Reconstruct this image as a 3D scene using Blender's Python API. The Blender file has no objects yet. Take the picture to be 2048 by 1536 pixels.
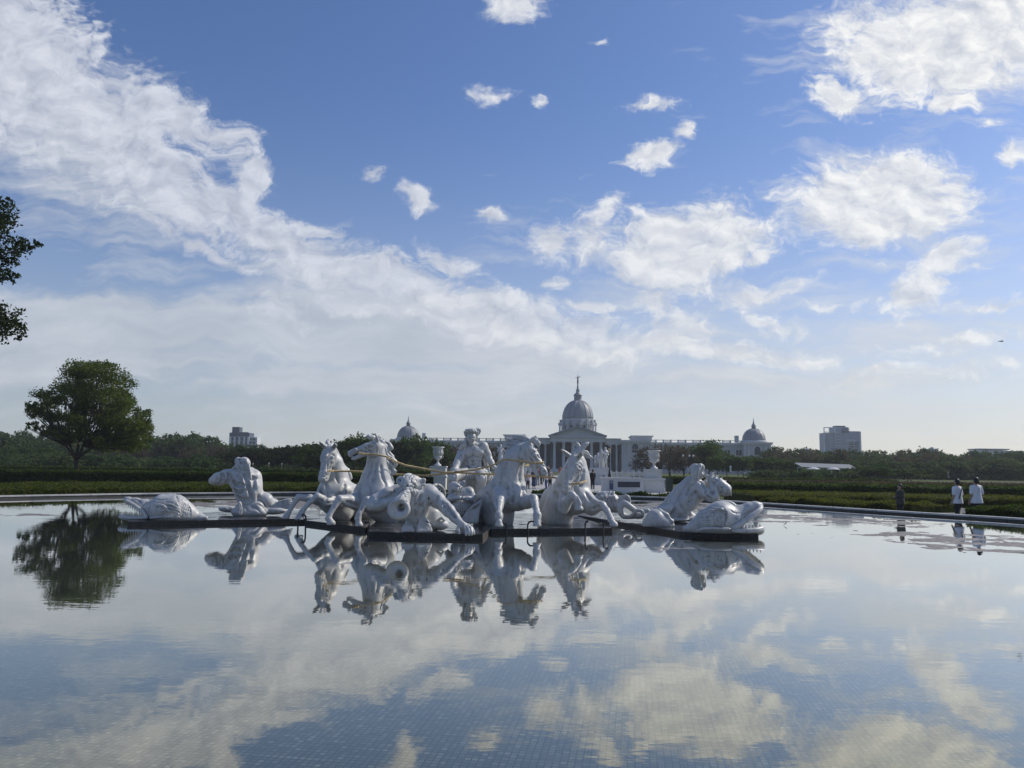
import bpy, math, random
import numpy as np
from mathutils import Vector, Matrix
random.seed(7); rng = np.random.default_rng(11)
sc = bpy.context.scene
COL = sc.collection
R = math.radians
F = 1538.0; CAMZ = 1.6; PITCH = R(6.25); ROLL = R(0.7)
CR = Matrix.Rotation(math.pi/2 + PITCH, 3, 'X') @ Matrix.Rotation(ROLL, 3, 'Z')

def ray(px, py):
    return CR @ Vector(((px-1024)/F, -(py-768)/F, -1.0))
def P(px, py, D):
    """point on the sight line of a photo pixel at ground distance D"""
    d = ray(px, py)
    return Vector((d.x/d.y*D, D, CAMZ + d.z/d.y*D))
def G(px, py, z=0.0):
    d = ray(px, py); t = (z-CAMZ)/d.z
    return Vector((d.x*t, d.y*t, z))
# ------------------------------------------------------------ object helpers
def tag(o, label=None, cat=None, group=None, kind=None):
    if label: o['label'] = label
    if cat: o['category'] = cat
    if group: o['group'] = group
    if kind: o['kind'] = kind
    return o
def obj(name, verts, faces, mat, parent=None, smooth=False):
    me = bpy.data.meshes.new(name)
    if isinstance(verts, np.ndarray):
        nv = len(verts); fa = np.asarray(faces, dtype=np.int32); nf, k = fa.shape
        me.vertices.add(nv); me.vertices.foreach_set('co', verts.astype(np.float32).ravel())
        me.loops.add(nf*k); me.loops.foreach_set('vertex_index', fa.ravel())
        me.polygons.add(nf)
        me.polygons.foreach_set('loop_start', np.arange(0, nf*k, k, dtype=np.int32))
        me.polygons.foreach_set('loop_total', np.full(nf, k, dtype=np.int32))
        me.update(calc_edges=True)
    else:
        me.from_pydata([tuple(v) for v in verts], [], faces); me.update()
    if smooth: me.polygons.foreach_set('use_smooth', np.ones(len(me.polygons), dtype=bool))
    if mat: me.materials.append(mat)
    o = bpy.data.objects.new(name, me); COL.objects.link(o)
    if parent is not None:
        o.parent = parent
        o.matrix_parent_inverse = parent_world(parent).inverted()
    return o
def parent_world(o):
    m = o.matrix_basis.copy()
    if o.parent is not None: m = parent_world(o.parent) @ o.matrix_parent_inverse @ m
    return m
def thing(name, loc, label, cat, group=None, rz=0.0):
    o = bpy.data.objects.new(name, None); COL.objects.link(o)
    o.location = loc; o.rotation_euler = (0, 0, rz); o.empty_display_size = .2
    return tag(o, label, cat, group)
class MB:
    """collects shapes, links them as one mesh object"""
    def __init__(s): s.v = []; s.f = []
    def add(s, vs, fs):
        b = len(s.v); s.v += [tuple(v) for v in vs]; s.f += [tuple(b+i for i in f) for f in fs]; return s
    def box(s, x0, x1, y0, y1, z0, z1):
        return s.add([(x0,y0,z0),(x1,y0,z0),(x1,y1,z0),(x0,y1,z0),(x0,y0,z1),(x1,y0,z1),(x1,y1,z1),(x0,y1,z1)],
                     [(0,3,2,1),(4,5,6,7),(0,1,5,4),(1,2,6,5),(2,3,7,6),(3,0,4,7)])
    def prism(s, pts, y0, y1):   # polygon in xz extruded along y
        n = len(pts)
        vs = [(x,y0,z) for x,z in pts]+[(x,y1,z) for x,z in pts]
        fs = [tuple(range(n)), tuple(range(2*n-1,n-1,-1))]+[((i+1)%n,i,n+i,n+(i+1)%n) for i in range(n)]
        return s.add(vs, fs)
    def extrude(s, pts, z0, z1):  # polygon in xy extruded up
        n = len(pts)
        vs = [(p[0],p[1],z0) for p in pts]+[(p[0],p[1],z1) for p in pts]
        fs = [tuple(range(n-1,-1,-1)), tuple(range(n,2*n))]+[(i,(i+1)%n,n+(i+1)%n,n+i) for i in range(n)]
        return s.add(vs, fs)
    def lathe(s, prof, c=(0,0,0), n=24, sx=1, sy=1):
        m = len(prof); vs = []; fs = []
        for r, z in prof:
            for i in range(n):
                a = 2*math.pi*i/n; vs.append((c[0]+r*math.cos(a)*sx, c[1]+r*math.sin(a)*sy, c[2]+z))
        for j in range(m-1):
            for i in range(n):
                fs.append((j*n+i, j*n+(i+1)%n, (j+1)*n+(i+1)%n, (j+1)*n+i))
        fs.append(tuple(range(n-1,-1,-1))); fs.append(tuple(range((m-1)*n, m*n)))
        return s.add(vs, fs)
    def tube(s, pts, rad, n=8):
        pts = [Vector(p) for p in pts]; m = len(pts)
        if not hasattr(rad, '__len__'): rad = [rad]*m
        up = Vector((0,0,1)); vs = []; fs = []
        for j, p in enumerate(pts):
            t = (pts[min(j+1,m-1)]-pts[max(j-1,0)]).normalized()
            a = t.cross(up)
            if a.length < .05: a = t.cross(Vector((0,1,0)))
            a.normalize(); b = a.cross(t)
            for i in range(n):
                th = 2*math.pi*i/n; vs.append(p+rad[j]*(math.cos(th)*a+math.sin(th)*b))
        for j in range(m-1):
            for i in range(n): fs.append((j*n+i,(j+1)*n+i,(j+1)*n+(i+1)%n,j*n+(i+1)%n))
        fs.append(tuple(range(n))); fs.append(tuple(range(m*n-1,(m-1)*n-1,-1)))
        return s.add(vs, fs)
    def build(s, name, mat, parent=None, smooth=False, local=False, M=None):
        vs = s.v if M is None else [M @ Vector(v) for v in s.v]
        o = obj(name, vs, s.f, mat, None, smooth)
        if parent is not None:
            o.parent = parent
            if not local: o.matrix_parent_inverse = parent_world(parent).inverted()
        return o
def copy_tree(o, parent=None):
    c = o.copy(); COL.objects.link(c)
    if parent is not None: c.parent = parent
    for ch in [k for k in bpy.data.objects if k.parent == o]: copy_tree(ch, c)
    return c
# ------------------------------------------------------------ implicit surfaces
class Sdf:
    def __init__(s, h, lo, hi):
        s.h = h; s.lo = np.array(lo, float); n = np.ceil((np.array(hi)-s.lo)/h).astype(int)+1
        s.n = n; s.f = np.full(tuple(n), .4, dtype=np.float32)
        s.ax = [s.lo[i]+h*np.arange(n[i]) for i in range(3)]
    def win(s, lo, hi):
        a = np.maximum(((np.array(lo)-s.lo)/s.h).astype(int), 0)
        b = np.minimum(np.ceil((np.array(hi)-s.lo)/s.h).astype(int)+1, s.n)
        if (b <= a).any(): return None
        sl = tuple(slice(a[i], b[i]) for i in range(3))
        X = s.ax[0][sl[0]][:,None,None]; Y = s.ax[1][sl[1]][None,:,None]; Z = s.ax[2][sl[2]][None,None,:]
        return sl, X, Y, Z
    def comb(s, sl, d, k, mode):
        a = s.f[sl]; d = d.astype(np.float32)
        if mode == 'sub': d = -d; 
        k = max(k, 1e-4)
        hh = np.maximum(k-np.abs(a-d), 0)/k
        if mode == 'sub': s.f[sl] = np.maximum(a, d)+hh*hh*k*.25
        else: s.f[sl] = np.minimum(a, d)-hh*hh*k*.25
    def cone(s, a, b, ra, rb, k=.03, mode='add', flat=None):
        a = np.array(a, float); b = np.array(b, float); m = max(ra, rb)*(1.0 if flat is None else max(1, flat[1]))+k+2*s.h+.05
        w = s.win(np.minimum(a,b)-m, np.maximum(a,b)+m)
        if w is None: return
        sl, X, Y, Z = w
        ba = b-a; L = max(ba@ba, 1e-9)
        t = np.clip(((X-a[0])*ba[0]+(Y-a[1])*ba[1]+(Z-a[2])*ba[2])/L, 0, 1)
        qx = X-a[0]-t*ba[0]; qy = Y-a[1]-t*ba[1]; qz = Z-a[2]-t*ba[2]
        if flat is not None:   # (axis, factor)
            n = np.array(flat[0], float); n /= np.linalg.norm(n); f = flat[1]
            qn = qx*n[0]+qy*n[1]+qz*n[2]; g = (1/f-1)*qn
            qx = qx+g*n[0]; qy = qy+g*n[1]; qz = qz+g*n[2]
            d = (np.sqrt(qx*qx+qy*qy+qz*qz)-(ra+(rb-ra)*t))*min(1, f)
        else:
            d = np.sqrt(qx*qx+qy*qy+qz*qz)-(ra+(rb-ra)*t)
        s.comb(sl, d, k, mode)
    def ell(s, c, r, k=.03, mode='add', M=None):
        c = np.array(c, float); r = np.array(r, float); m = r.max()+k+2*s.h+.05
        w = s.win(c-m, c+m)
        if w is None: return
        sl, X, Y, Z = w
        x = X-c[0]; y = Y-c[1]; z = Z-c[2]
        if M is not None:
            M = np.array(M); x, y, z = M[0,0]*x+M[1,0]*y+M[2,0]*z, M[0,1]*x+M[1,1]*y+M[2,1]*z, M[0,2]*x+M[1,2]*y+M[2,2]*z
        k0 = np.sqrt((x/r[0])**2+(y/r[1])**2+(z/r[2])**2)
        k1 = np.sqrt((x/r[0]**2)**2+(y/r[1]**2)**2+(z/r[2]**2)**2)+1e-9
        s.comb(sl, k0*(k0-1)/k1, k, mode)
    def cut_below(s, z):
        s.f = np.maximum(s.f, (z-s.ax[2][None,None,:]).astype(np.float32)+0*s.f)
    def mesh(s):
        return surface_net(s.f, s.lo, s.h)
def surface_net(f, lo, h):
    f = np.pad(f, 1, constant_values=.4); lo = lo-h
    ins = f < 0
    nx, ny, nz = f.shape
    cs = np.zeros((nx-1,ny-1,nz-1), dtype=np.int8)
    for i in (0,1):
        for j in (0,1):
            for k in (0,1): cs += ins[i:nx-1+i, j:ny-1+j, k:nz-1+k]
    act = (cs > 0) & (cs < 8)
    idx = np.full(act.shape, -1, dtype=np.int64); ai = np.argwhere(act); idx[act] = np.arange(len(ai))
    acc = np.zeros((len(ai),3)); cnt = np.zeros(len(ai))
    corners = [(0,0,0),(1,0,0),(0,1,0),(1,1,0),(0,0,1),(1,0,1),(0,1,1),(1,1,1)]
    val = {c: f[ai[:,0]+c[0], ai[:,1]+c[1], ai[:,2]+c[2]] for c in corners}
    for c in corners:
        for ax in range(3):
            if c[ax] == 0:
                e = list(c); e[ax] = 1; e = tuple(e)
                a, b = val[c], val[e]; m = (a < 0) != (b < 0)
                t = np.where(m, a/np.where(m, a-b, 1), 0)
                p = np.zeros((len(ai),3)); p[:] = c; p[:,ax] = t
                acc += p*m[:,None]; cnt += m
    v = (ai+acc/cnt[:,None])*h+lo
    faces = []
    for ax in range(3):
        u, w = (ax+1)%3, (ax+2)%3
        sl0 = [slice(None)]*3; sl1 = [slice(None)]*3
        sl0[ax] = slice(0,-1); sl1[ax] = slice(1,None)
        a = ins[tuple(sl0)]; b = ins[tuple(sl1)]
        e = np.argwhere(a != b)
        e = e[(e[:,u]>0)&(e[:,w]>0)&(e[:,u]<f.shape[u]-1)&(e[:,w]<f.shape[w]-1)]
        fl = a[e[:,0],e[:,1],e[:,2]]
        def I(du,dw):
            q = e.copy(); q[:,u] -= du; q[:,w] -= dw; return idx[q[:,0],q[:,1],q[:,2]]
        q = np.stack([I(1,1),I(0,1),I(0,0),I(1,0)],1)
        q[~fl] = q[~fl][:,::-1]
        faces.append(q)
    return v, np.concatenate(faces)
class Fig:
    """a carved figure: shapes given by photo pixel, depth offset d (m, + = farther) and radius in pixels"""
    def __init__(s, D, box, h=.02, dz=(-1.2,1.2), pad=0):
        s.D = D; s.sc = D/F
        x0,y0,x1,y1 = box
        a = P(x0,y1,D); b = P(x1,y0,D)
        m = .15
        s.S = Sdf(h, (a.x-m, D+dz[0]-m, min(a.z,P(x1,y1,D).z)-m), (b.x+m, D+dz[1]+m, max(b.z,P(x0,y0,D).z)+m))
    def p(s, q):
        return P(q[0], q[1], s.D+q[2])
    def ch(s, pts, k=3, mode='add', flat=None):
        """chain of tapered limbs; pts = (x, y, d, r)"""
        for a, b in zip(pts[:-1], pts[1:]):
            s.S.cone(s.p(a), s.p(b), a[3]*s.sc, b[3]*s.sc, k*s.sc, mode, flat)
    def el(s, x, y, d, rx, ry, rd, rot=0, yaw=0, k=3, mode='add', M=None):
        """ellipsoid: rx, ry in picture px, rd depth px; rot = clockwise-in-picture degrees"""
        if M is None:
            M = Matrix.Rotation(R(yaw),3,'Z') @ Matrix.Rotation(R(rot),3,'Y')
        s.S.ell(s.p((x,y,d)), (rx*s.sc, rd*s.sc, ry*s.sc), k*s.sc, mode, [list(r) for r in M])
    def cur(s, pts, k=1.5, mode='add', n=5):
        """smooth curve through pts (catmull-rom)"""
        q = [pts[0]]+list(pts)+[pts[-1]]; out = []
        for i in range(1, len(q)-2):
            for j in range(n):
                t = j/n; o = []
                for c in range(4):
                    a,b,cc,d = q[i-1][c],q[i][c],q[i+1][c],q[i+2][c]
                    o.append(.5*(2*b+(cc-a)*t+(2*a-5*b+4*cc-d)*t*t+(3*b-a-3*cc+d)*t**3))
                out.append(tuple(o))
        out.append(tuple(pts[-1])); s.ch(out, k, mode)
    def surf(s, x, y):
        """depth offset of the figure's surface on the sight line of (x, y); None where it misses"""
        S = s.S; o = P(x, y, 1.0); dx, dz = o.x, o.z-CAMZ
        Y = np.arange(S.ax[1][0], S.ax[1][-1], S.h*.5)
        i = np.rint((dx*Y-S.lo[0])/S.h).astype(int); j = np.rint((Y-S.lo[1])/S.h).astype(int); k = np.rint((CAMZ+dz*Y-S.lo[2])/S.h).astype(int)
        ok = (i>=0)&(i<S.n[0])&(j>=0)&(j<S.n[1])&(k>=0)&(k<S.n[2])
        v = np.full(len(Y), 1.0); v[ok] = S.f[i[ok], j[ok], k[ok]]
        w = np.nonzero(v < 0)[0]
        return None if len(w) == 0 else Y[w[0]]-s.D
    def g(s, pts, r=1.0, mode='sub', k=1.2, sink=.3, n=5):
        """groove (or ridge) following the carved surface along picture points"""
        if mode == 'sub': sink = max(sink, .9 if r < 1.6 else .65); r = max(r, 1.25)
        q = [pts[0]]+list(pts)+[pts[-1]]; out = []
        for i in range(1, len(q)-2):
            for j in range(n):
                t = j/n; out.append(tuple(.5*(2*q[i][c]+(q[i+1][c]-q[i-1][c])*t+(2*q[i-1][c]-5*q[i][c]+4*q[i+1][c]-q[i+2][c])*t*t+(3*q[i][c]-q[i-1][c]-3*q[i+1][c]+q[i+2][c])*t**3) for c in (0,1)))
        out.append(tuple(pts[-1])); ch = []
        m = len(out)
        for idx, (x, y) in enumerate(out):
            d = s.surf(x, y)
            if d is None: 
                if len(ch) > 1: s.ch(ch, k, mode)
                ch = []; continue
            if ch and abs(ch[-1][2]-d) > 8*s.sc:
                if len(ch) > 1: s.ch(ch, k, mode)
                ch = []
            tp = min(1, .35+1.3*min(idx, m-1-idx)/max(1, m*.5))
            rr = r*tp; off = (-(1-sink) if mode == 'sub' else sink)*rr*s.sc
            ch.append((x, y, d+off, rr))
        if len(ch) > 1: s.ch(ch, k, mode)
    def dot(s, x, y, r, mode='sub', k=.8, sink=.3, ry=None):
        d = s.surf(x, y)
        if d is None: return
        s.el(x, y, d+(-(1-sink) if mode == 'sub' else sink)*r*s.sc*.6, r, ry or r, r, k=k, mode=mode)
    def gs(s, lst, r=1.0, mode='sub', k=1.2, sink=.3):
        for p_ in lst: s.g(p_, r, mode, k, sink)
    def build(s, name, mat, parent=None, cut=None):
        if cut is not None: s.S.cut_below(cut)
        v, f = s.S.mesh()
        return obj(name, v, f, mat, parent, smooth=True)
# ------------------------------------------------------------ materials
def nmat(name):
    m = bpy.data.materials.new(name); m.use_nodes = True
    nt = m.node_tree; b = nt.nodes['Principled BSDF']
    return m, nt, b
def N(nt, t, **kw):
    n = nt.nodes.new(t)
    for k, v in kw.items():
        if k in n.inputs: n.inputs[k].default_value = v
        else: setattr(n, k, v)
    return n
def ramp(nt, fac, stops, interp='LINEAR'):
    n = nt.nodes.new('ShaderNodeValToRGB'); n.color_ramp.interpolation = interp
    el = n.color_ramp.elements
    while len(el) < len(stops): el.new(.5)
    for e, (p, c) in zip(el, stops): e.position = p; e.color = (*c, 1) if len(c) == 3 else c
    nt.links.new(fac, n.inputs[0]); return n.outputs[0]
def simple(name, c, rough=.6, var=.15, scale=3, bump=0, metal=0, bscale=None, spec=.5):
    m, nt, b = nmat(name)
    tc = N(nt, 'ShaderNodeTexCoord'); no = N(nt, 'ShaderNodeTexNoise', Scale=scale, Detail=6.0, Roughness=.6)
    nt.links.new(tc.outputs['Object'], no.inputs['Vector'])
    lo = [x*(1-var) for x in c]; hi = [min(1, x*(1+var)) for x in c]
    nt.links.new(ramp(nt, no.outputs['Fac'], [(.3, lo), (.7, hi)]), b.inputs['Base Color'])
    b.inputs['Roughness'].default_value = rough; b.inputs['Metallic'].default_value = metal
    b.inputs['Specular IOR Level'].default_value = spec
    if bump:
        n2 = N(nt, 'ShaderNodeTexNoise', Scale=bscale or scale*6, Detail=8.0, Roughness=.65)
        nt.links.new(tc.outputs['Object'], n2.inputs['Vector'])
        bp = N(nt, 'ShaderNodeBump', Strength=bump, Distance=.02)
        nt.links.new(n2.outputs['Fac'], bp.inputs['Height']); nt.links.new(bp.outputs[0], b.inputs['Normal'])
    return m
# ============================================================ camera, light, sky
cam = bpy.data.cameras.new('camera'); co = bpy.data.objects.new('camera', cam); COL.objects.link(co)
cam.sensor_fit = 'HORIZONTAL'; cam.sensor_width = 36; cam.lens = 36*F/2048; cam.clip_end = 6000; cam.clip_start = .05
co.matrix_world = Matrix.Translation((0,0,CAMZ)) @ CR.to_4x4()
sc.camera = co
sc.view_settings.view_transform = 'Standard'; sc.view_settings.look = 'None'; sc.view_settings.exposure = 0.06
SUN_AZ = R(64); SUN_EL = R(38)      # azimuth clockwise from +Y (view direction)
sl = bpy.data.lights.new('sun', 'SUN'); so = bpy.data.objects.new('sun', sl); COL.objects.link(so)
sl.energy = 3.3; sl.angle = R(.5); sl.color = (1, .93, .82)
sd = Vector((math.sin(SUN_AZ)*math.cos(SUN_EL), math.cos(SUN_AZ)*math.cos(SUN_EL), math.sin(SUN_EL)))
so.rotation_euler = sd.to_track_quat('Z', 'Y').to_euler(); so.location = (40, 10, 40)
w = bpy.data.worlds.new('World'); sc.world = w; w.use_nodes = True
nt = w.node_tree; bg = nt.nodes['Background']; L = nt.links.new
def vm(op, *a):
    n = nt.nodes.new('ShaderNodeVectorMath'); n.operation = op
    for i, x in enumerate(a):
        if isinstance(x, (int, float, tuple)):
            n.inputs[i].default_value = x if isinstance(x, tuple) else (x,x,x)
        else: L(x, n.inputs[i])
    return n.outputs['Value'] if op in ('DOT_PRODUCT','LENGTH') else n.outputs[0]
def mt(op, *a, clamp=False):
    n = nt.nodes.new('ShaderNodeMath'); n.operation = op; n.use_clamp = clamp
    for i, x in enumerate(a):
        if isinstance(x, (int, float)): n.inputs[i].default_value = x
        else: L(x, n.inputs[i])
    return n.outputs[0]
def mix(f, a, b):
    n = nt.nodes.new('ShaderNodeMix'); n.data_type = 'RGBA'
    for s_, x in ((n.inputs[0], f), (n.inputs[6], a), (n.inputs[7], b)):
        if isinstance(x, (int, float)): s_.default_value = x
        elif isinstance(x, tuple): s_.default_value = (*x, 1)
        else: L(x, s_)
    return n.outputs[2]
sky = nt.nodes.new('ShaderNodeTexSky'); sky.sky_type = 'NISHITA'; sky.sun_disc = False
sky.sun_elevation = SUN_EL; sky.sun_rotation = SUN_AZ; sky.altitude = 0
sky.air_density = 1.0; sky.dust_density = .7; sky.ozone_density = 2.5
tc = nt.nodes.new('ShaderNodeTexCoord'); dirv = tc.outputs['Generated']
# chart of the sky in front: picture-like angles (units of 100 px) around one fixed heading
fx = CR @ Vector((1,0,0)); fy = CR @ Vector((0,-1,0)); fz = CR @ Vector((0,0,-1))
dn = mt('MAXIMUM', vm('DOT_PRODUCT', dirv, tuple(fz)), .12)
u = mt('ADD', mt('MULTIPLY', mt('DIVIDE', vm('DOT_PRODUCT', dirv, tuple(fx)), dn), F/100), 10.24)
v = mt('ADD', mt('MULTIPLY', mt('DIVIDE', vm('DOT_PRODUCT', dirv, tuple(fy)), dn), F/100), 7.68)
cb = nt.nodes.new('ShaderNodeCombineXYZ'); L(u, cb.inputs[0]); L(v, cb.inputs[1]); uv = cb.outputs[0]
def noise(vec, scale, detail, rough=.55, dist=0):
    n = nt.nodes.new('ShaderNodeTexNoise'); n.inputs['Scale'].default_value = scale
    n.inputs['Detail'].default_value = detail; n.inputs['Roughness'].default_value = rough
    n.inputs['Distortion'].default_value = dist
    L(vec, n.inputs['Vector']); return n
warpn = noise(uv, .55, 3.0).outputs['Color']
uvw = vm('ADD', uv, vm('MULTIPLY', vm('SUBTRACT', warpn, (.5,.5,.5)), (1.7,.95,0)))
warpn2 = noise(uv, 2.6, 3.0).outputs['Color']
uvw = vm('ADD', uvw, vm('MULTIPLY', vm('SUBTRACT', warpn2, (.5,.5,.5)), (.30,.20,0)))
cb1 = nt.nodes.new('ShaderNodeCombineXYZ'); sx1 = nt.nodes.new('ShaderNodeSeparateXYZ'); L(uvw, sx1.inputs[0])
L(sx1.outputs[0], cb1.inputs[0]); L(sx1.outputs[1], cb1.inputs[1]); cb1.inputs[2].default_value = 1; uv1 = cb1.outputs[0]
def blobs(lst):
    acc = None
    for (x, y, rx, ry, rot, st) in lst:
        if lst is CL: rx, ry = rx*(1.22 if x > 1040 or y < 450 else 1.1), ry*(1.22 if x > 1040 or y < 450 else 1.15)
        c_, s_ = math.cos(R(rot)), math.sin(R(rot)); x, y, rx, ry = x/100, y/100, rx/100, ry/100
        a = vm('DOT_PRODUCT', uv1, (c_/rx, s_/rx, -(c_*x+s_*y)/rx))
        b = vm('DOT_PRODUCT', uv1, (-s_/ry, c_/ry, (s_*x-c_*y)/ry))
        e = mt('SQRT', mt('MULTIPLY_ADD', a, a, mt('MULTIPLY', b, b)))
        b = mt('MULTIPLY_ADD', e, -st, st)
        acc = b if acc is None else mt('MAXIMUM', acc, b)
    return acc
CL = [(-20,90,340,175,38,1.55),(190,235,275,135,38,1.25),(330,360,235,95,36,1.1),(330,230,190,56,22,1.25),(430,262,90,26,12,1.1),(500,440,260,66,30,1.1),(390,492,190,20,27,.8),(650,528,230,52,18,1.15),
      (820,572,230,62,16,1.25),(980,630,210,70,12,1.35),(1150,668,220,50,8,1.05),(1350,688,220,34,4,.8),(1560,708,180,22,3,.7),(700,610,190,26,6,.7),(620,455,60,22,18,.9),(900,520,70,30,30,.8),(500,350,44,48,-40,1.4),
      (1030,15,70,32,0,1.0),(985,187,48,20,0,.75),(1075,215,24,13,-20,.7),(1295,218,48,16,0,.8),(1290,312,64,26,-5,1.2),(1350,275,22,18,0,1.0),
      (825,412,48,24,12,1.0),(750,355,44,18,10,.6),(996,438,38,18,5,1.1),(1195,76,22,10,0,.6),
      (1105,495,50,42,-30,1.2),(1190,490,60,50,-55,.9),(1230,420,60,26,-60,.8),
      (1385,490,150,92,-8,1.6),(1310,545,80,40,15,1.2),(1520,510,60,28,-30,.8),
      (1290,610,60,48,50,.9),(1360,640,90,26,15,.8),(1540,590,110,24,-12,.8),(1540,630,90,26,20,.7),(1660,615,60,16,0,.6),
      (1750,400,190,100,-10,1.7),(1690,470,70,46,20,1.3),(1890,370,80,36,5,.9),
      (1890,515,75,40,-12,1.2),(1840,580,80,50,-25,1.1),(1960,540,60,16,0,.6),
      (1880,90,220,115,-8,1.7),(2010,30,180,120,0,1.5),(1690,60,110,50,-30,1.0),(1680,190,80,36,15,1.1),(1920,205,60,26,0,1.2),
      (2040,310,30,30,0,1.1),(1990,250,40,14,0,.6),(1950,680,230,24,-6,.7),(1850,750,280,26,-3,.55),(1980,610,90,14,0,.6),
      (560,620,90,50,0,.8),(500,385,60,26,-30,.8),(1120,565,30,14,0,.7),(1170,605,40,16,0,.7),(1400,580,70,22,0,.6)]
SOFT = [(180,655,620,88,1,2.6),(60,720,700,70,0,2.2),(760,660,460,115,6,2.4),(800,760,800,60,0,1.6),(1500,760,700,50,0,1.3),(1080,730,500,80,0,1.2),(350,730,560,60,0,1.0),(150,300,420,190,38,1.1),(1450,700,460,80,0,.9),(640,560,300,100,22,1.0),(1230,540,260,110,10,.5),(1850,680,380,90,-2,.8),(1100,830,1100,60,0,.6),(1370,560,240,130,10,.5),(1800,450,260,170,0,.45),(1880,100,330,190,0,.5)]
base = blobs(CL)
stretch = vm('MULTIPLY', uvw, (1.0, 1.5, 1.0))
fn = noise(stretch, 1.15, 9.0, .62).outputs['Fac']
fine = noise(stretch, 4.5, 6.0, .65).outputs['Fac']
nn = mt('ADD', mt('MULTIPLY', mt('SUBTRACT', fn, .5), 2.3), mt('MULTIPLY', mt('SUBTRACT', fine, .5), 1.5))
streak = noise(vm('MULTIPLY', uvw, (.42,2.1,1.0)), 1.0, 6.0, .6).outputs['Fac']
# clouds elsewhere in the sky (outside the chart)
far = noise(vm('MULTIPLY', dirv, (2.2,2.2,5.0)), 1.6, 8.0, .6).outputs['Fac']
infront = mt('GREATER_THAN', vm('DOT_PRODUCT', dirv, tuple(fz)), .45)
dens = mt('ADD', base, mt('MULTIPLY', nn, .72))
dens = mt('ADD', mt('MULTIPLY', dens, infront), mt('MULTIPLY', mt('SUBTRACT', 1.0, infront), mt('MULTIPLY', mt('SUBTRACT', far, .55), 4.0)))
mr = nt.nodes.new('ShaderNodeMapRange'); mr.interpolation_type = 'SMOOTHERSTEP'
L(dens, mr.inputs[0]); mr.inputs[1].default_value = .0; mr.inputs[2].default_value = .80
alpha = mt('MULTIPLY', mr.outputs[0], .96)
soft = blobs(SOFT)
sa = mt('MULTIPLY', mt('ADD', soft, mt('MULTIPLY', mt('SUBTRACT', streak, .5), 3.0)), .95, clamp=True)
sa = mt('MULTIPLY', mt('MULTIPLY', sa, infront), .80)
# relief of the clouds toward the sun (up and right of the view)
up = noise(vm('ADD', stretch, (.22,-.26,0)), 1.15, 6.0, .6).outputs['Fac']
rel = mt('ADD', mt('MULTIPLY', mt('SUBTRACT', fn, up), 2.4), .62, clamp=True)
ur = mt('MULTIPLY', mt('SUBTRACT', u, 6.0), .10, clamp=True)       # cloud bank on the left is thinner and greyer
lit = mix(ur, (6.3,6.6,7.3), (8.8,8.8,8.6)); shd = mix(ur, (3.5,3.9,4.9), (4.6,5.0,5.9))
ccol = mix(rel, shd, lit)
el_ = vm('DOT_PRODUCT', dirv, (0.0,0.0,1.0)); ael = mt('ABSOLUTE', el_)
skc = vm('MULTIPLY', sky.outputs[0], (.69,.81,1.05))
hz = mt('POWER', mt('SUBTRACT', 1.0, mt('MULTIPLY', ael, 2.0), clamp=True), 2.4)
sdn = mt('MULTIPLY', mt('ADD', vm('DOT_PRODUCT', dirv, (math.sin(SUN_AZ), math.cos(SUN_AZ), 0.0)), .0), 1.0, clamp=True)
hcol = mix(sdn, (4.4,4.75,4.85), (8.0,7.6,6.8))
skc = mix(mt('MULTIPLY', hz, .92), skc, hcol)
c1 = mix(sa, skc, mix(mt('MULTIPLY', mt('SUBTRACT', streak, .36), 2.6, clamp=True), mix(ur, (4.3,4.7,5.3), (5.4,5.7,6.1)), mix(ur, (5.9,6.2,6.7), (7.0,7.1,7.2))))
a2 = mt('MULTIPLY', alpha, mt('SUBTRACT', 1.0, mt('MULTIPLY', hz, .55)))
c2 = mix(a2, c1, ccol)
L(c2, bg.inputs[0]); bg.inputs[1].default_value = .108
w.cycles.sampling_method = 'MANUAL'; w.cycles.sample_map_resolution = 256
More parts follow.
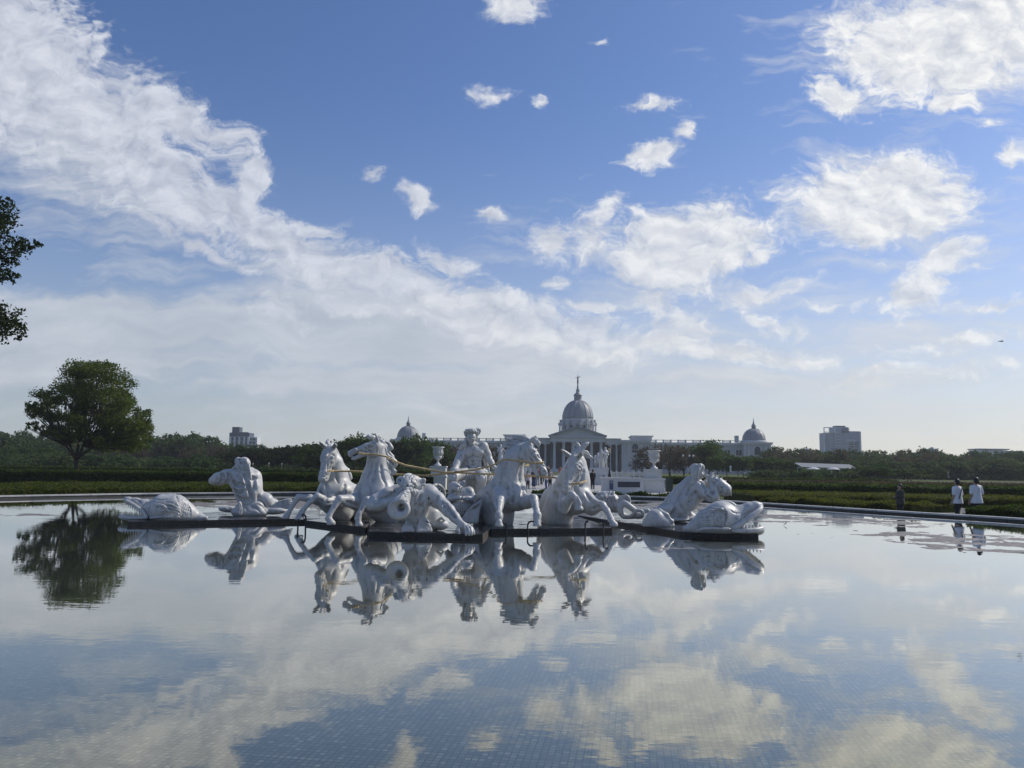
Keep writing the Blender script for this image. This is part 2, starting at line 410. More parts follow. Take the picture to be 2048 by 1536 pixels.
# ============================================================ materials of the setting
def marble_mat():
    m, nt, b = nmat('marble'); l = nt.links.new
    tc = N(nt,'ShaderNodeTexCoord'); 
    n1 = N(nt,'ShaderNodeTexNoise', Scale=1.7, Detail=9.0, Roughness=.68, Distortion=1.4)
    n2 = N(nt,'ShaderNodeTexNoise', Scale=9.0, Detail=6.0, Roughness=.7)
    mp = N(nt,'ShaderNodeMapping'); mp.inputs['Scale'].default_value = (7,7,1.2)
    n3 = N(nt,'ShaderNodeTexNoise', Scale=1.6, Detail=6.0, Roughness=.65)
    l(tc.outputs['Object'], n1.inputs['Vector']); l(tc.outputs['Object'], n2.inputs['Vector'])
    l(tc.outputs['Object'], mp.inputs[0]); l(mp.outputs[0], n3.inputs['Vector'])
    c = ramp(nt, n1.outputs['Fac'], [(.28,(.39,.40,.405)),(.42,(.49,.495,.485)),(.62,(.55,.55,.535)),(.8,(.49,.49,.475))])
    s1 = ramp(nt, n3.outputs['Fac'], [(.30,(.74,.74,.72)),(.42,(.90,.90,.885)),(.52,(1,1,1)),(1,(1,1,1))])
    s2 = ramp(nt, n2.outputs['Fac'], [(.25,(.86,.85,.82)),(.45,(1,1,1)),(1,(1,1,1))])
    def mul(a, bb):
        n = N(nt,'ShaderNodeMix', data_type='RGBA', blend_type='MULTIPLY'); n.inputs[0].default_value = 1
        l(a, n.inputs[6]); l(bb, n.inputs[7]); return n.outputs[2]
    # shade of the carved creases, painted into the base colour by pointiness
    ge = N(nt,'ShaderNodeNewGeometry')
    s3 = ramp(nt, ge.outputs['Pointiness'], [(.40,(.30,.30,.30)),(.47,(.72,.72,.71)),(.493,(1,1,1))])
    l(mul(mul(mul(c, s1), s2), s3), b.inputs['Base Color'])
    b.inputs['Roughness'].default_value = .42
    n4 = N(nt,'ShaderNodeTexNoise', Scale=38.0, Detail=8.0, Roughness=.7); l(tc.outputs['Object'], n4.inputs['Vector'])
    bp = N(nt,'ShaderNodeBump', Strength=.22, Distance=.02); l(n4.outputs['Fac'], bp.inputs['Height']); l(bp.outputs[0], b.inputs['Normal'])
    return m
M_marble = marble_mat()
M_white = simple('white_stone', (.58,.58,.57), .5, .10, 1.2, .15)
M_stone = simple('pale_stone', (.56,.54,.50), .6, .16, .8, .2)
M_gold = simple('gilded_strap', (.55,.42,.22), .5, .3, 9, .3, metal=.2)
M_iron = simple('black_iron', (.022,.022,.024), .5, .3, 12, .2)

def slab_mat():
    m, nt, b = nmat('wet_black_granite'); l = nt.links.new
    tc = N(nt,'ShaderNodeTexCoord'); ge = N(nt,'ShaderNodeNewGeometry')
    n1 = N(nt,'ShaderNodeTexNoise', Scale=2.2, Detail=7.0, Roughness=.7); l(tc.outputs['Object'], n1.inputs['Vector'])
    vo = N(nt,'ShaderNodeTexVoronoi', Scale=60.0); vo.distance = 'CHEBYCHEV'; l(tc.outputs['Object'], vo.inputs['Vector'])
    br = ramp(nt, vo.outputs['Color'], [(.1,(.008,.008,.008)),(.62,(.02,.018,.016)),(.86,(.075,.055,.035)),(1,(.12,.09,.06))])
    top = ramp(nt, n1.outputs['Fac'], [(.35,(.012,.012,.014)),(.58,(.035,.034,.036)),(.72,(.085,.08,.075))])
    sx = N(nt,'ShaderNodeSeparateXYZ'); l(ge.outputs['Normal'], sx.inputs[0])
    mx = N(nt,'ShaderNodeMix', data_type='RGBA'); l(sx.outputs[2], mx.inputs[0]); l(br, mx.inputs[6]); l(top, mx.inputs[7])
    l(mx.outputs[2], b.inputs['Base Color'])
    rr = ramp(nt, n1.outputs['Fac'], [(.40,(.06,)*3),(.54,(.12,)*3),(.64,(.75,)*3)]); 
    m2 = N(nt,'ShaderNodeMix', data_type='RGBA'); l(sx.outputs[2], m2.inputs[0]); m2.inputs[6].default_value=(.6,.6,.6,1); l(rr, m2.inputs[7])
    l(m2.outputs[2], b.inputs['Roughness'])
    return m
M_slab = slab_mat()

def mosaic_mat():
    m, nt, b = nmat('pool_mosaic'); l = nt.links.new
    tc = N(nt,'ShaderNodeTexCoord')
    mp = N(nt,'ShaderNodeMapping'); mp.inputs['Rotation'].default_value = (0,0,R(9))
    l(tc.outputs['Object'], mp.inputs[0])
    br = N(nt,'ShaderNodeTexBrick'); br.offset = 0.0; br.squash = 1
    br.inputs['Scale'].default_value = 1; br.inputs['Mortar Size'].default_value = .0055; br.inputs['Brick Width'].default_value = .042
    br.inputs['Row Height'].default_value = .042; br.inputs['Mortar Smooth'].default_value = .3
    br.inputs['Color1'].default_value = (0,0,0,1); br.inputs['Color2'].default_value = (1,1,1,1); br.inputs['Mortar'].default_value = (.5,.5,.5,1)
    l(mp.outputs[0], br.inputs[0])
    tile = ramp(nt, br.outputs['Color'], [(0,(.062,.064,.056)),(.35,(.085,.088,.075)),(.6,(.11,.112,.095)),(.85,(.145,.147,.125)),(1,(.24,.235,.20))])
    # sheets of mosaic, 0.6 m wide with darker joints
    b2 = N(nt,'ShaderNodeTexBrick'); b2.offset = 0; b2.inputs['Scale'].default_value = 1
    b2.inputs['Mortar Size'].default_value = .008; b2.inputs['Brick Width'].default_value = .27; b2.inputs['Row Height'].default_value = .27
    b2.inputs['Color1'].default_value = (.9,.9,.9,1); b2.inputs['Color2'].default_value = (1.08,1.08,1.08,1); b2.inputs['Mortar'].default_value = (.66,.66,.68,1)
    l(mp.outputs[0], b2.inputs[0])
    n1 = N(nt,'ShaderNodeTexNoise', Scale=.5, Detail=7.0, Roughness=.65); l(tc.outputs['Object'], n1.inputs['Vector'])
    st = ramp(nt, n1.outputs['Fac'], [(.3,(.72,.74,.72)),(.7,(1.12,1.1,1.05))])
    mo = N(nt,'ShaderNodeMix', data_type='RGBA'); l(br.outputs['Fac'], mo.inputs[0]); l(tile, mo.inputs[6]); mo.inputs[7].default_value = (.022,.025,.024,1)
    def mul(a, bb):
        n = N(nt,'ShaderNodeMix', data_type='RGBA', blend_type='MULTIPLY'); n.inputs[0].default_value = 1
        l(a, n.inputs[6]); l(bb, n.inputs[7]); return n.outputs[2]
    wet = mul(mul(mo.outputs[2], b2.outputs['Color']), st)
    # where the floor stands out of the water it is dry: pinkish grey lime
    ge = N(nt,'ShaderNodeNewGeometry'); sx = N(nt,'ShaderNodeSeparateXYZ'); l(ge.outputs['Position'], sx.inputs[0])
    n2 = N(nt,'ShaderNodeTexNoise', Scale=7.0, Detail=8.0, Roughness=.8); l(tc.outputs['Object'], n2.inputs['Vector'])
    dry = ramp(nt, n2.outputs['Fac'], [(.36,(.055,.05,.047)),(.5,(.17,.155,.145)),(.64,(.34,.31,.29))])
    md = N(nt,'ShaderNodeMath', operation='GREATER_THAN'); l(sx.outputs[2], md.inputs[0]); md.inputs[1].default_value = -.004
    mf = N(nt,'ShaderNodeMix', data_type='RGBA'); l(md.outputs[0], mf.inputs[0]); l(wet, mf.inputs[6]); l(dry, mf.inputs[7])
    l(mf.outputs[2], b.inputs['Base Color']); b.inputs['Roughness'].default_value = .7
    bp = N(nt,'ShaderNodeBump', Strength=.6, Distance=.01); l(n2.outputs['Fac'], bp.inputs['Height']); l(bp.outputs[0], b.inputs['Normal'])
    return m
M_mosaic = mosaic_mat()

def water_mat():
    m = bpy.data.materials.new('pool_water'); m.use_nodes = True; nt = m.node_tree; l = nt.links.new
    nt.nodes.remove(nt.nodes['Principled BSDF']); out = nt.nodes['Material Output']
    gl = N(nt,'ShaderNodeBsdfGlossy'); gl.inputs['Color'].default_value = (.96,.95,.86,1); gl.inputs['Roughness'].default_value = 0.0
    tr = N(nt,'ShaderNodeBsdfTransparent'); tr.inputs['Color'].default_value = (.86,.92,.91,1)
    tc = N(nt,'ShaderNodeTexCoord')
    a = N(nt,'ShaderNodeMapping'); a.inputs['Scale'].default_value = (1.0,1.9,1)
    l(tc.outputs['Object'], a.inputs[0])
    n1 = N(nt,'ShaderNodeTexNoise', Scale=2.6, Detail=3.0, Roughness=.5); n2 = N(nt,'ShaderNodeTexNoise', Scale=.35, Detail=2.0, Roughness=.5)
    l(a.outputs[0], n1.inputs['Vector']); l(tc.outputs['Object'], n2.inputs['Vector'])
    st = ramp(nt, n2.outputs['Fac'], [(.35,(.15,)*3),(.65,(1,)*3)])
    mu = N(nt,'ShaderNodeMath', operation='MULTIPLY'); l(n1.outputs['Fac'], mu.inputs[0]); l(st, mu.inputs[1])
    bp = N(nt,'ShaderNodeBump', Strength=.13, Distance=.010); l(mu.outputs[0], bp.inputs['Height'])
    l(bp.outputs[0], gl.inputs['Normal'])
    lw = N(nt,'ShaderNodeLayerWeight'); lw.inputs['Blend'].default_value = .5      # facing = 1 - cos(angle)
    pwc = ramp(nt, lw.outputs['Facing'], [(.52,(.20,)*3),(.65,(.34,)*3),(.78,(.60,)*3),(.86,(.78,)*3),(.94,(.93,)*3)])
    l(ramp(nt, lw.outputs['Facing'], [(.52,(.92,.86,.66)),(.74,(.94,.91,.79)),(.86,(.97,.95,.89)),(.93,(1,1,.98))]), gl.inputs['Color'])
    ms = N(nt,'ShaderNodeMixShader'); l(pwc, ms.inputs[0]); l(tr.outputs[0], ms.inputs[1]); l(gl.outputs[0], ms.inputs[2])
    l(ms.outputs[0], out.inputs['Surface'])
    return m
M_water = water_mat()

def grass_mat(name, a, b_, sc_=.25):
    m, nt, b = nmat(name); l = nt.links.new
    tc = N(nt,'ShaderNodeTexCoord'); n1 = N(nt,'ShaderNodeTexNoise', Scale=sc_, Detail=8.0, Roughness=.7); n2 = N(nt,'ShaderNodeTexNoise', Scale=9.0, Detail=6.0, Roughness=.8)
    l(tc.outputs['Object'], n1.inputs['Vector']); l(tc.outputs['Object'], n2.inputs['Vector'])
    ad = N(nt,'ShaderNodeMath', operation='MULTIPLY_ADD'); l(n2.outputs['Fac'], ad.inputs[0]); ad.inputs[1].default_value = .5; 
    l(n1.outputs['Fac'], ad.inputs[2])
    l(ramp(nt, ad.outputs[0], [(.5,a),(.95,b_)]), b.inputs['Base Color']); b.inputs['Roughness'].default_value = .9
    b.inputs['Specular IOR Level'].default_value = .15
    bp = N(nt,'ShaderNodeBump', Strength=.8, Distance=.1); l(n2.outputs['Fac'], bp.inputs['Height']); l(bp.outputs[0], b.inputs['Normal'])
    return m
M_lawn = grass_mat('lawn', (.045,.06,.018), (.10,.115,.035))
M_soil = simple('dark_soil', (.035,.03,.022), .9, .4, 2, .5)
M_paving = simple('plaza_paving', (.40,.39,.37), .75, .15, .6, .3)

# ============================================================ pool outline
LIP = [(0,1003.5),(150,1001),(300,998.5),(450,997),(600,995.5),(800,996),(1000,997),(1170,1000),(1350,1003.5),(1500,1014),(1650,1023.5),(1800,1034.5),(2048,1050)]
lip = [G(x,y,0) for x,y in LIP]
COPE = [(0,991),(150,988.5),(300,986),(450,985),(600,983.5),(800,984.5),(1000,987),(1170,989.5),(1350,994.5),(1500,1004),(1650,1013),(1800,1022.5),(2048,1036.5)]
cope = [G(x,y,.15) for x,y in COPE]
def ext(pts, left, right): return [Vector(p) for p in left]+pts+[Vector(p) for p in right]
def sm(pts, it=2):
    for _ in range(it):
        o = [pts[0]]
        for a, b in zip(pts[:-1], pts[1:]): o += [a*.75+b*.25, a*.25+b*.75]
        o.append(pts[-1]); pts = o
    return pts
lip_l = sm(ext(lip, [(-14,-6,0),(-22,2,0),(-26,12,0),(-25,22,0)], [(18.5,18,0),(19,9,0),(15,0,0),(10,-6,0)]), 2)
cope_l = sm(ext(cope, [(-15.5,-8.5,.15),(-25,1,.15),(-29,12,.15),(-28,23,.15)], [(20,18,.15),(20.6,8,.15),(16.5,-1.5,.15),(11,-8.5,.15)]), 2)
def offset(pts, d):
    o = []
    for i, p in enumerate(pts):
        t = (pts[min(i+1,len(pts)-1)]-pts[max(i-1,0)]); n = Vector((-t.y, t.x, 0)).normalized()
        o.append(p+n*d)
    return o
def strip(name, a, b, za, zb, mat):   # band between two lines
    vs = [(p.x,p.y,za) for p in a]+[(p.x,p.y,zb) for p in b]; n = len(a)
    return obj(name, vs, [(i,i+1,n+i+1,n+i) for i in range(n-1)], mat)
def ring(name, pts, width, z0, z1, mat):  # solid kerb along a closed-ish line
    a = pts; b = offset(pts, width); n = len(a)
    vs = [(p.x,p.y,z0) for p in a]+[(p.x,p.y,z1) for p in a]+[(p.x,p.y,z1) for p in b]+[(p.x,p.y,z0) for p in b]
    fs = []
    for i in range(n-1):
        for k in range(4): fs.append((k*n+i, k*n+i+1, ((k+1)%4)*n+i+1, ((k+1)%4)*n+i))
    fs += [(0,n,2*n,3*n),(n-1,4*n-1,3*n-1,2*n-1)]
    return obj(name, vs, fs, mat)
def stone_joint_mat(name, c, w_=.9):
    m, nt, b = nmat(name); l = nt.links.new
    tc = N(nt,'ShaderNodeTexCoord'); br = N(nt,'ShaderNodeTexBrick'); br.offset = 0
    br.inputs['Scale'].default_value = 1; br.inputs['Brick Width'].default_value = w_; br.inputs['Row Height'].default_value = 50; br.inputs['Mortar Size'].default_value = .012
    br.inputs['Color1'].default_value = (*[x*.84 for x in c],1); br.inputs['Color2'].default_value = (*[x*1.08 for x in c],1); br.inputs['Mortar'].default_value = (*[x*.4 for x in c],1)
    mp = N(nt,'ShaderNodeMapping'); l(tc.outputs['Object'], mp.inputs[0]); mp.inputs['Location'].default_value = (0,5,0)
    l(mp.outputs[0], br.inputs[0])
    no = N(nt,'ShaderNodeTexNoise', Scale=3.0, Detail=7.0, Roughness=.7); l(tc.outputs['Object'], no.inputs['Vector'])
    st = ramp(nt, no.outputs['Fac'], [(.3,(.7,.7,.68)),(.6,(1,1,1))])
    n = N(nt,'ShaderNodeMix', data_type='RGBA', blend_type='MULTIPLY'); n.inputs[0].default_value = 1; l(br.outputs['Color'], n.inputs[6]); l(st, n.inputs[7])
    l(n.outputs[2], b.inputs['Base Color']); b.inputs['Roughness'].default_value = .6
    return m
M_cope = stone_joint_mat('coping_stone', (.60,.60,.58))
M_wallface = stone_joint_mat('channel_stone', (.07,.068,.062), 1.4)
tag(ring('pool_lip', lip_l, .14, -.6, .012, M_cope), kind='structure')
tag(ring('pool_coping', [p for p in cope_l], .30, .09, .15, M_cope), kind='structure')
tag(ring('channel_wall', offset(cope_l, .03), .34, -.8, .088, M_wallface), kind='structure')
tag(strip('channel_floor', offset(lip_l, .1), offset(cope_l, .06), -.55, -.55, simple('channel_floor', (.05,.055,.05), .5, .3, 2)), kind='structure')
# water sheet
wp = offset(lip_l, .02)
tag(obj('water', [(p.x,p.y,0) for p in wp], [tuple(range(len(wp)-1,-1,-1))], M_water), kind='structure')
# floor of the pool, its high spots just out of the water
from mathutils import noise as mn
PPX = [(1900,1078,170,13),(2010,1104,120,12),(1680,1040,140,8),(1790,1046,70,6),(1560,1034,70,6),(520,1013,130,7),(600,1006,190,10),(420,1008,120,6),(760,1006,140,8),(1000,1010,140,10),(660,1032,70,8),(760,1020,80,8),(1110,1034,90,9),(1230,1010,110,9),(1330,1012,110,8),(1430,1019,60,7),(1080,1008,110,6),(880,1010,90,6),(30,1030,60,2.5),(1200,1139,260,1.0),(1310,1096,70,2.2),(470,1178,90,1.2)]
PATCH = []
for (x, y, rx, ry) in PPX:
    q = G(x, y, 0); PATCH.append((q.x, q.y, rx*q.y/F, ry*q.y*q.y/(CAMZ*F)))
def floor_z(x, y):
    b = -1.0
    for (cx, cy, rx, ry) in PATCH:
        b = max(b, 1-math.hypot((x-cx)/rx, (y-cy)/ry)*.8)
    q = Vector((x*.9, y*1.1, 3.0))
    nz = mn.noise(q)*.55+mn.noise(q*2.3)*.3+mn.noise(q*6)*.26+mn.noise(q*14)*.2
    return max(-.05, min(.010, -.012+b*.026+nz*.05)) if b > -.9 else -.05
def floor_grid(name, x0, x1, y0, y1, st):
    xs = np.arange(x0, x1+1e-6, st); ys = np.arange(y0, y1+1e-6, st); nx, ny = len(xs), len(ys)
    v = np.array([(x, y, floor_z(x, y)) for y in ys for x in xs])
    i = (np.arange(ny-1)[:,None]*nx+np.arange(nx-1)[None,:]).ravel()
    f = np.stack([i, i+1, i+nx+1, i+nx], 1)
    return v, f
def fill_mesh():
    v, f = floor_grid('f', -21, 22, 16, 41, .10)
    m = MB()
    o = obj('pool_floor', v, f, M_mosaic, None, True)
    return o
po = tag(fill_mesh(), kind='structure')
tag(obj('pool_floor_slab', [(p.x,p.y,-.056) for p in offset(lip_l, .05)], [tuple(range(len(lip_l)-1,-1,-1))], M_mosaic), kind='structure')
# ground: one sheet, a hole for the pool
def gz(x, y):
    d = math.hypot(x*.8, y-18)
    t = max(0, min(1, (d-30)/45)); t = t*t*(3-2*t)
    return -.3+.6*t
ob = offset(cope_l, .40)
def ground():
    c = Vector((-4, 14, 0)); dirs = [(p-c) for p in ob]
    vs = []; radii = [1.0,1.12,1.3,1.6,2.0,2.6,3.4,4.6,7,12,25,60,160]
    n = len(ob)
    for k in radii:
        for d in dirs:
            q = c+Vector((d.x, d.y, 0))*k; vs.append((q.x, q.y, gz(q.x, q.y) if k > 1.0 else -.3))
    fs = []
    for j in range(len(radii)-1):
        for i in range(n):
            i2 = (i+1) % n
            fs.append((j*n+i, (j+1)*n+i, (j+1)*n+i2, j*n+i2))
    return obj('ground', vs, [f[::-1] for f in fs], M_lawn, None, True)
tag(ground(), kind='structure')
# paved ring walk round the pool, and the plaza toward the bridge
wa = offset(cope_l, .43); wb = offset(cope_l, 2.3)
tag(strip('path', wa, wb, -.285, -.285, M_paving), kind='structure')
def sheet(name, quad, dz, mat, nx=6, ny=24):
    """ground-hugging sheet between four corners"""
    a, b, c, d = [Vector(q) for q in quad]; vs = []; fs = []
    for j in range(ny+1):
        for i in range(nx+1):
            s, t = i/nx, j/ny
            p = (a*(1-s)+b*s)*(1-t)+(d*(1-s)+c*s)*t
            vs.append((p.x, p.y, gz(p.x, p.y)+dz))
    for j in range(ny):
        for i in range(nx): fs.append((j*(nx+1)+i, j*(nx+1)+i+1, (j+1)*(nx+1)+i+1, (j+1)*(nx+1)+i))
    return tag(obj(name, vs, fs, mat), kind='structure')
sheet('plaza', [(-2.5,46.5,0),(13,46.5,0),(16,150,0),(-2,150,0)], .03, M_paving)

# ============================================================ fountain: plinth slabs
def gpt(x, y, z=.11): return G(x, y, z)
SZ = iter([.110,.106,.112,.108,.104])
def slab(name, corners, label):
    zt = next(SZ)
    pts = [gpt(*c) if len(c) == 2 else Vector((c[0], c[1], 0)) for c in corners]
    ar = sum(a.x*b.y-b.x*a.y for a, b in zip(pts, pts[1:]+pts[:1]))
    if ar < 0: pts = pts[::-1]
    m = MB().extrude([(p.x,p.y) for p in pts], -.05-zt*.05, zt)
    o = m.build(name, M_slab)
    bv = o.modifiers.new('b', 'BEVEL'); bv.width = .012; bv.segments = 2; bv.limit_method = 'ANGLE'
    return tag(o, label, 'plinth', 'black granite slabs under the fountain statues')
slab('plinth_slab', [(255,1042.5),(640,1036.5),(640,1020.5),(470,1021),(262,1034)], 'left black granite slab carrying the gaping fish and the statue seen from behind')
slab('plinth_slab', [(611,1040),(690,1049.5),(731,1054.5),(757,1044),(800,1041),(800,1022),(650,1024)], 'black granite slab under the two left marble horses')
slab('plinth_slab', [(738,1063.5),(735,1052),(760,1043.5),(958,1043.5),(980,1057),(966,1068.5)], 'frontmost black granite slab where the horn blower rests his hand')
slab('plinth_slab', [(981,1057.6),(1225,1055.5),(1150,1031),(1100,1026),(905,1029),(962,1043)], 'black granite slab under the two right marble horses')
slab('plinth_slab', [(1156,1029.8),(1359,1062),(1385,1064),(1517,1068),(1500,1040),(1400,1022),(1290,1012),(1185,1013)], 'long right black granite slab carrying the fish with the spiral eye')
ZT = .100

def frame(fwd, up):
    f = Vector(fwd).normalized(); s = f.cross(Vector(up)).normalized(); u = s.cross(f)
    return f, s, u
def horse_head(S, o, fwd, up, L, h_open=0.0, ear=(0,0), curls=None, left_ear=True, wf=1.30):
    f, s, u = frame(fwd, up)
    W = wf*L
    def T(x, y, z): return o+L*x*f+W*(y*s+(z+.02)*u)
    def c(a, b, ra, rb, k=.03, mode='add', flat=None): S.cone(T(*a), T(*b), ra*W, rb*W, k*L, mode, flat)
    def e(p, r, k=.03, mode='add'): 
        M = [[f[i], s[i], u[i]] for i in range(3)]
        S.ell(T(*p), [r[0]*L*1.1, r[1]*W, r[2]*W], k*L, mode, M)
    e((.17,0,-.11), (.21,.145,.15), .04)
    c((.08,0,-.05), (.42,0,-.085), .10, .105, .05)
    c((.42,0,-.085), (.82,0,-.115), .105, .068, .04)
    c((.80,0,-.115), (.95,0,-.145), .074, .086, .04)
    for sy in (-1, 1):
        e((.24,.055*sy,-.24), (.16,.065,.135), .06)                   # round cheek
        c((.30,.05*sy,-.27), (.66,.035*sy,-.225), .055, .04, .07)
        c((.33,.10*sy,-.015), (.45,.095*sy,-.055), .034, .026, .03)    # brow
        c((.36,.105*sy,-.15), (.62,.068*sy,-.165), .022, .014, .03)    # facial crest
        e((.395,.125*sy,-.082), (.052,.035,.036), .018, 'sub')
        e((.395,.108*sy,-.085), (.040,.030,.028), .006)
        c((.345,.128*sy,-.055), (.445,.118*sy,-.075), .012, .010, .008)
        c((.35,.126*sy,-.118), (.44,.115*sy,-.118), .009, .009, .01)
        e((.955,.052*sy,-.125), (.052,.034,.045), .03)
        e((.965,.082*sy,-.125), (.034,.026,.028), .012, 'sub')
        c((.10,.10*sy,-.10), (.36,.125*sy,-.25), .008, .006, .02, 'sub')
        c((.47,.115*sy,-.10), (.74,.075*sy,-.12), .012, .008, .03, 'sub')
    e((.985,0,-.185), (.055,.072,.05), .03)                            # upper lip
    # lower jaw swings open
    a = -h_open; 
    def J(x, z): 
        dx, dz = x-.35, z+.24; return (.35+dx*math.cos(a)-dz*math.sin(a)*-1*-1, -.24+dz*math.cos(a)+dx*math.sin(a))
    for sy in (-1,1):
        p1, p2 = J(.55,-.235), J(.88,-.265); c((p1[0],.03*sy,p1[1]), (p2[0],.028*sy,p2[1]), .058, .05, .04)
    p = J(.93,-.262); e((p[0],0,p[1]), (.055,.058,.038), .03)
    q1, q2 = J(.74,-.205), J(1.03,-.22)
    for y in (-.07,-.035,0,.035,.07):
        zz = -.225-h_open*.12
        c((.76,y,-.222-h_open*.04), (1.02,y,zz), .008, .010+h_open*.055, .012, 'sub')
    for i, sy in enumerate((-1, 1)):
        if not left_ear and sy == -1: continue
        ex, es = ear
        b0 = (.035,.085*sy,.02); t0 = (.035+.02+ex, (.115+es)*sy, .235); md = tuple((b0[j]+t0[j])/2+(0,.015*sy,0)[j] for j in range(3))
        c(b0, md, .045, .043, .03); c(md, t0, .043, .008, .01)
        fo = (.045,0,0); c(tuple(b0[j]+(.045,.01*sy,.03)[j] for j in range(3)), tuple(md[j]+(.042,.008*sy,.02)[j] for j in range(3)), .020, .027, .01, 'sub')
        c(tuple(md[j]+(.042,.008*sy,.02)[j] for j in range(3)), tuple(t0[j]+(.02,0,-.03)[j] for j in range(3)), .027, .008, .01, 'sub')
    return T
def human_head(S, o, fwd, up, H, puff=False, mode_eyes=True):
    f, s, u = frame(fwd, up)
    M = [[s[i], f[i], u[i]] for i in range(3)]
    def T(x, y, z): return o+H*(x*s+y*f+z*u)
    def c(a, b, ra, rb, k=.03, mode='add'): S.cone(T(*a), T(*b), ra*H, rb*H, k*H, mode)
    def e(p, r, k=.03, mode='add'): S.ell(T(*p), [q*H for q in r], k*H, mode, M)
    e((0,-.04,.13), (.34,.42,.36), .05)
    c((0,.10,.05), (0,.14,-.20), .26, .20, .08); e((0,.16,-.33), (.17,.17,.13), .10)
    for x in (-1,1):
        e((.19*x,.20,-.07), (.12,.12,.10), .08)
        if puff: e((.21*x,.22,-.17), (.17,.18,.16), .06)
        e((.135*x,.40,.055), (.085,.10,.055), .05, 'sub')
        e((.135*x,.325,.045), (.058,.045,.035), .012)
        c((.04*x,.385,.12), (.23*x,.32,.13), .034, .028, .03)
        c((.08*x,.375,.075), (.19*x,.35,.065), .012, .012, .01)
        e((.345*x,0,-.01), (.035,.075,.12), .02)
    c((0,.37,.10), (0,.455,-.075), .035, .052, .03)
    for x in (-1,1): e((.045*x,.42,-.085), (.035,.04,.03), .02)
    e((0,.385,-.185), (.105,.05,.024), .015); e((0,.38,-.235), (.085,.05,.028), .015)
    c((-.1,.43,-.208), (.1,.43,-.208), .008, .008, .01, 'sub')
    e((0,.31,-.36), (.085,.08,.07), .04)
    return T
def hand(S, w, palm, dirs, r, L, k=.01, thumb=None):
    """palm block from the wrist and five separate tapering bent fingers; dirs = list of point chains (world)"""
    S.cone(w, palm, r*1.9, r*2.3, .02)
    for ch in dirs:
        for a, b, ra, rb in zip(ch[:-1], ch[1:], (1.15,1.0,.92), (1.0,.92,.78)): S.cone(a, b, r*ra, r*rb, .006)

horses = 'rearing marble horses of the fountain chariot'
def new_statue(name, px, py, D, label, cat, group=None):
    b = P(px, py, D); return thing(name, (b.x, D, ZT), label, cat, group)
def hoof(F_, x, y, d, r, tilt=0):
    F_.ch([(x, y-4.5, d, r*.72),(x+tilt, y+.5, d, r*.98)], 1.2); F_.ch([(x+tilt, y+1.6, d, r*.92),(x+tilt*1.2, y+2.2, d, r*.9)], .5)
    F_.el(x+tilt*1.3, y+9+r*.2, d, r*2, 7, r*2, k=.3, mode='sub')

# ---------------------------------------------------------------- horse A, face to the viewer
t = new_statue('horse_statue', 672, 1030, 21.2, 'leftmost marble horse, face turned straight to the viewer, gilded rein at its mouth', 'horse statue', horses)
A = Fig(21.2, (560,872,735,1046), .02, (-1.0,1.9))
A.ch([(659,905,.05,12),(667,925,.12,17),(670,950,.2,24),(672,978,.2,33)], 8)
A.el(672,985,.1,37,27,36,k=8); A.el(655,990,-.2,21,20,18,k=8)
A.ch([(672,985,.3,33),(705,1003,1.0,33),(725,1018,1.5,28)], 8)
A.ch([(660,1000,.1,25),(684,1024,.5,22)], 8)
A.ch([(642,1001,-.15,12),(620,997,-.45,7.5),(597,994.5,-.65,6.2)], 4); A.ch([(597,994.5,-.65,6),(587,1008,-.68,4.3),(578,1024,-.7,4.0),(576,1029,-.7,5)], 2)
hoof(A, 574, 1034, -.7, 7, -2)
A.ch([(672,1003,-.25,15),(652,1003,-.55,10),(635,993,-.8,7)], 4); A.ch([(635,993,-.8,6.8),(621,1003,-.86,4.9),(606,1020,-.9,4.4),(603,1027,-.9,6.6)], 2)
hoof(A, 600, 1036, -.9, 8.6, -1)
A.cur([(655,968,-.5,2),(660,985,-.55,2),(652,1000,-.5,2)], 5, 'sub'); A.cur([(640,975,-.3,1.5),(648,995,-.45,1.5)], 4, 'sub')
TA = horse_head(A.S, P(660,894,20.95), (-.11,-.50,-.86), (.02,-.86,.50), .92, 0, (.03,.03), wf=1.55)
A.gs([[(664,935),(672,950),(676,966)],[(650,966),(656,985),(650,1003)],[(690,968),(684,985),(668,996)],[(640,975),(646,990)],[(700,985),(690,1000)]],1.8,k=4,sink=.45)
A.gs([[(645,1000),(630,1000),(612,998)],[(672,1004),(656,1006),(642,1002)],[(606,1016),(600,1024)]],.8,k=2)
A.gs([[(638.5,912),(641,909.5),(645,912)],[(661,912),(665,909.5),(668.5,912)],[(640,918.5),(643,918.5)],[(662,918.5),(666,918.5)]],1.1)
A.gs([[(648,915),(647,930),(645,940)],[(655,915),(655,930),(655,940)],[(663,925),(660,935),(656,942)]],.9,k=1.6,sink=.5)
A.dot(641,945,3.4,'add',k=1.2,sink=.2); A.dot(652.5,946,3.6,'add',k=1.2,sink=.2); A.dot(641,945,2.1,k=.4,sink=.9); A.dot(653,946,2.3,k=.4,sink=.9); A.g([(643,952),(649,954),(655,951)],1.0)
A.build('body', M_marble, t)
m_ = Fig(21.2, (630,872,725,975), .017, (-.5,.8))
m_.cur([(657,893,-.15,3.5),(655,885,-.1,3.4),(658,880,-.05,2.2)],2); m_.cur([(660,893,-.15,3.5),(664,887,0,3),(661,880.5,0,1.6)],2); m_.cur([(652,895,-.2,3),(650,889,-.2,1.6)],2)
m_.cur([(655,896,-.26,3.6),(655,904,-.42,3.2),(652,913,-.56,2.2)],2)
m_.cur([(664,894,.0,5),(672,905,.2,4.5),(682,925,.35,4),(690,940,.4,3.5)],3)
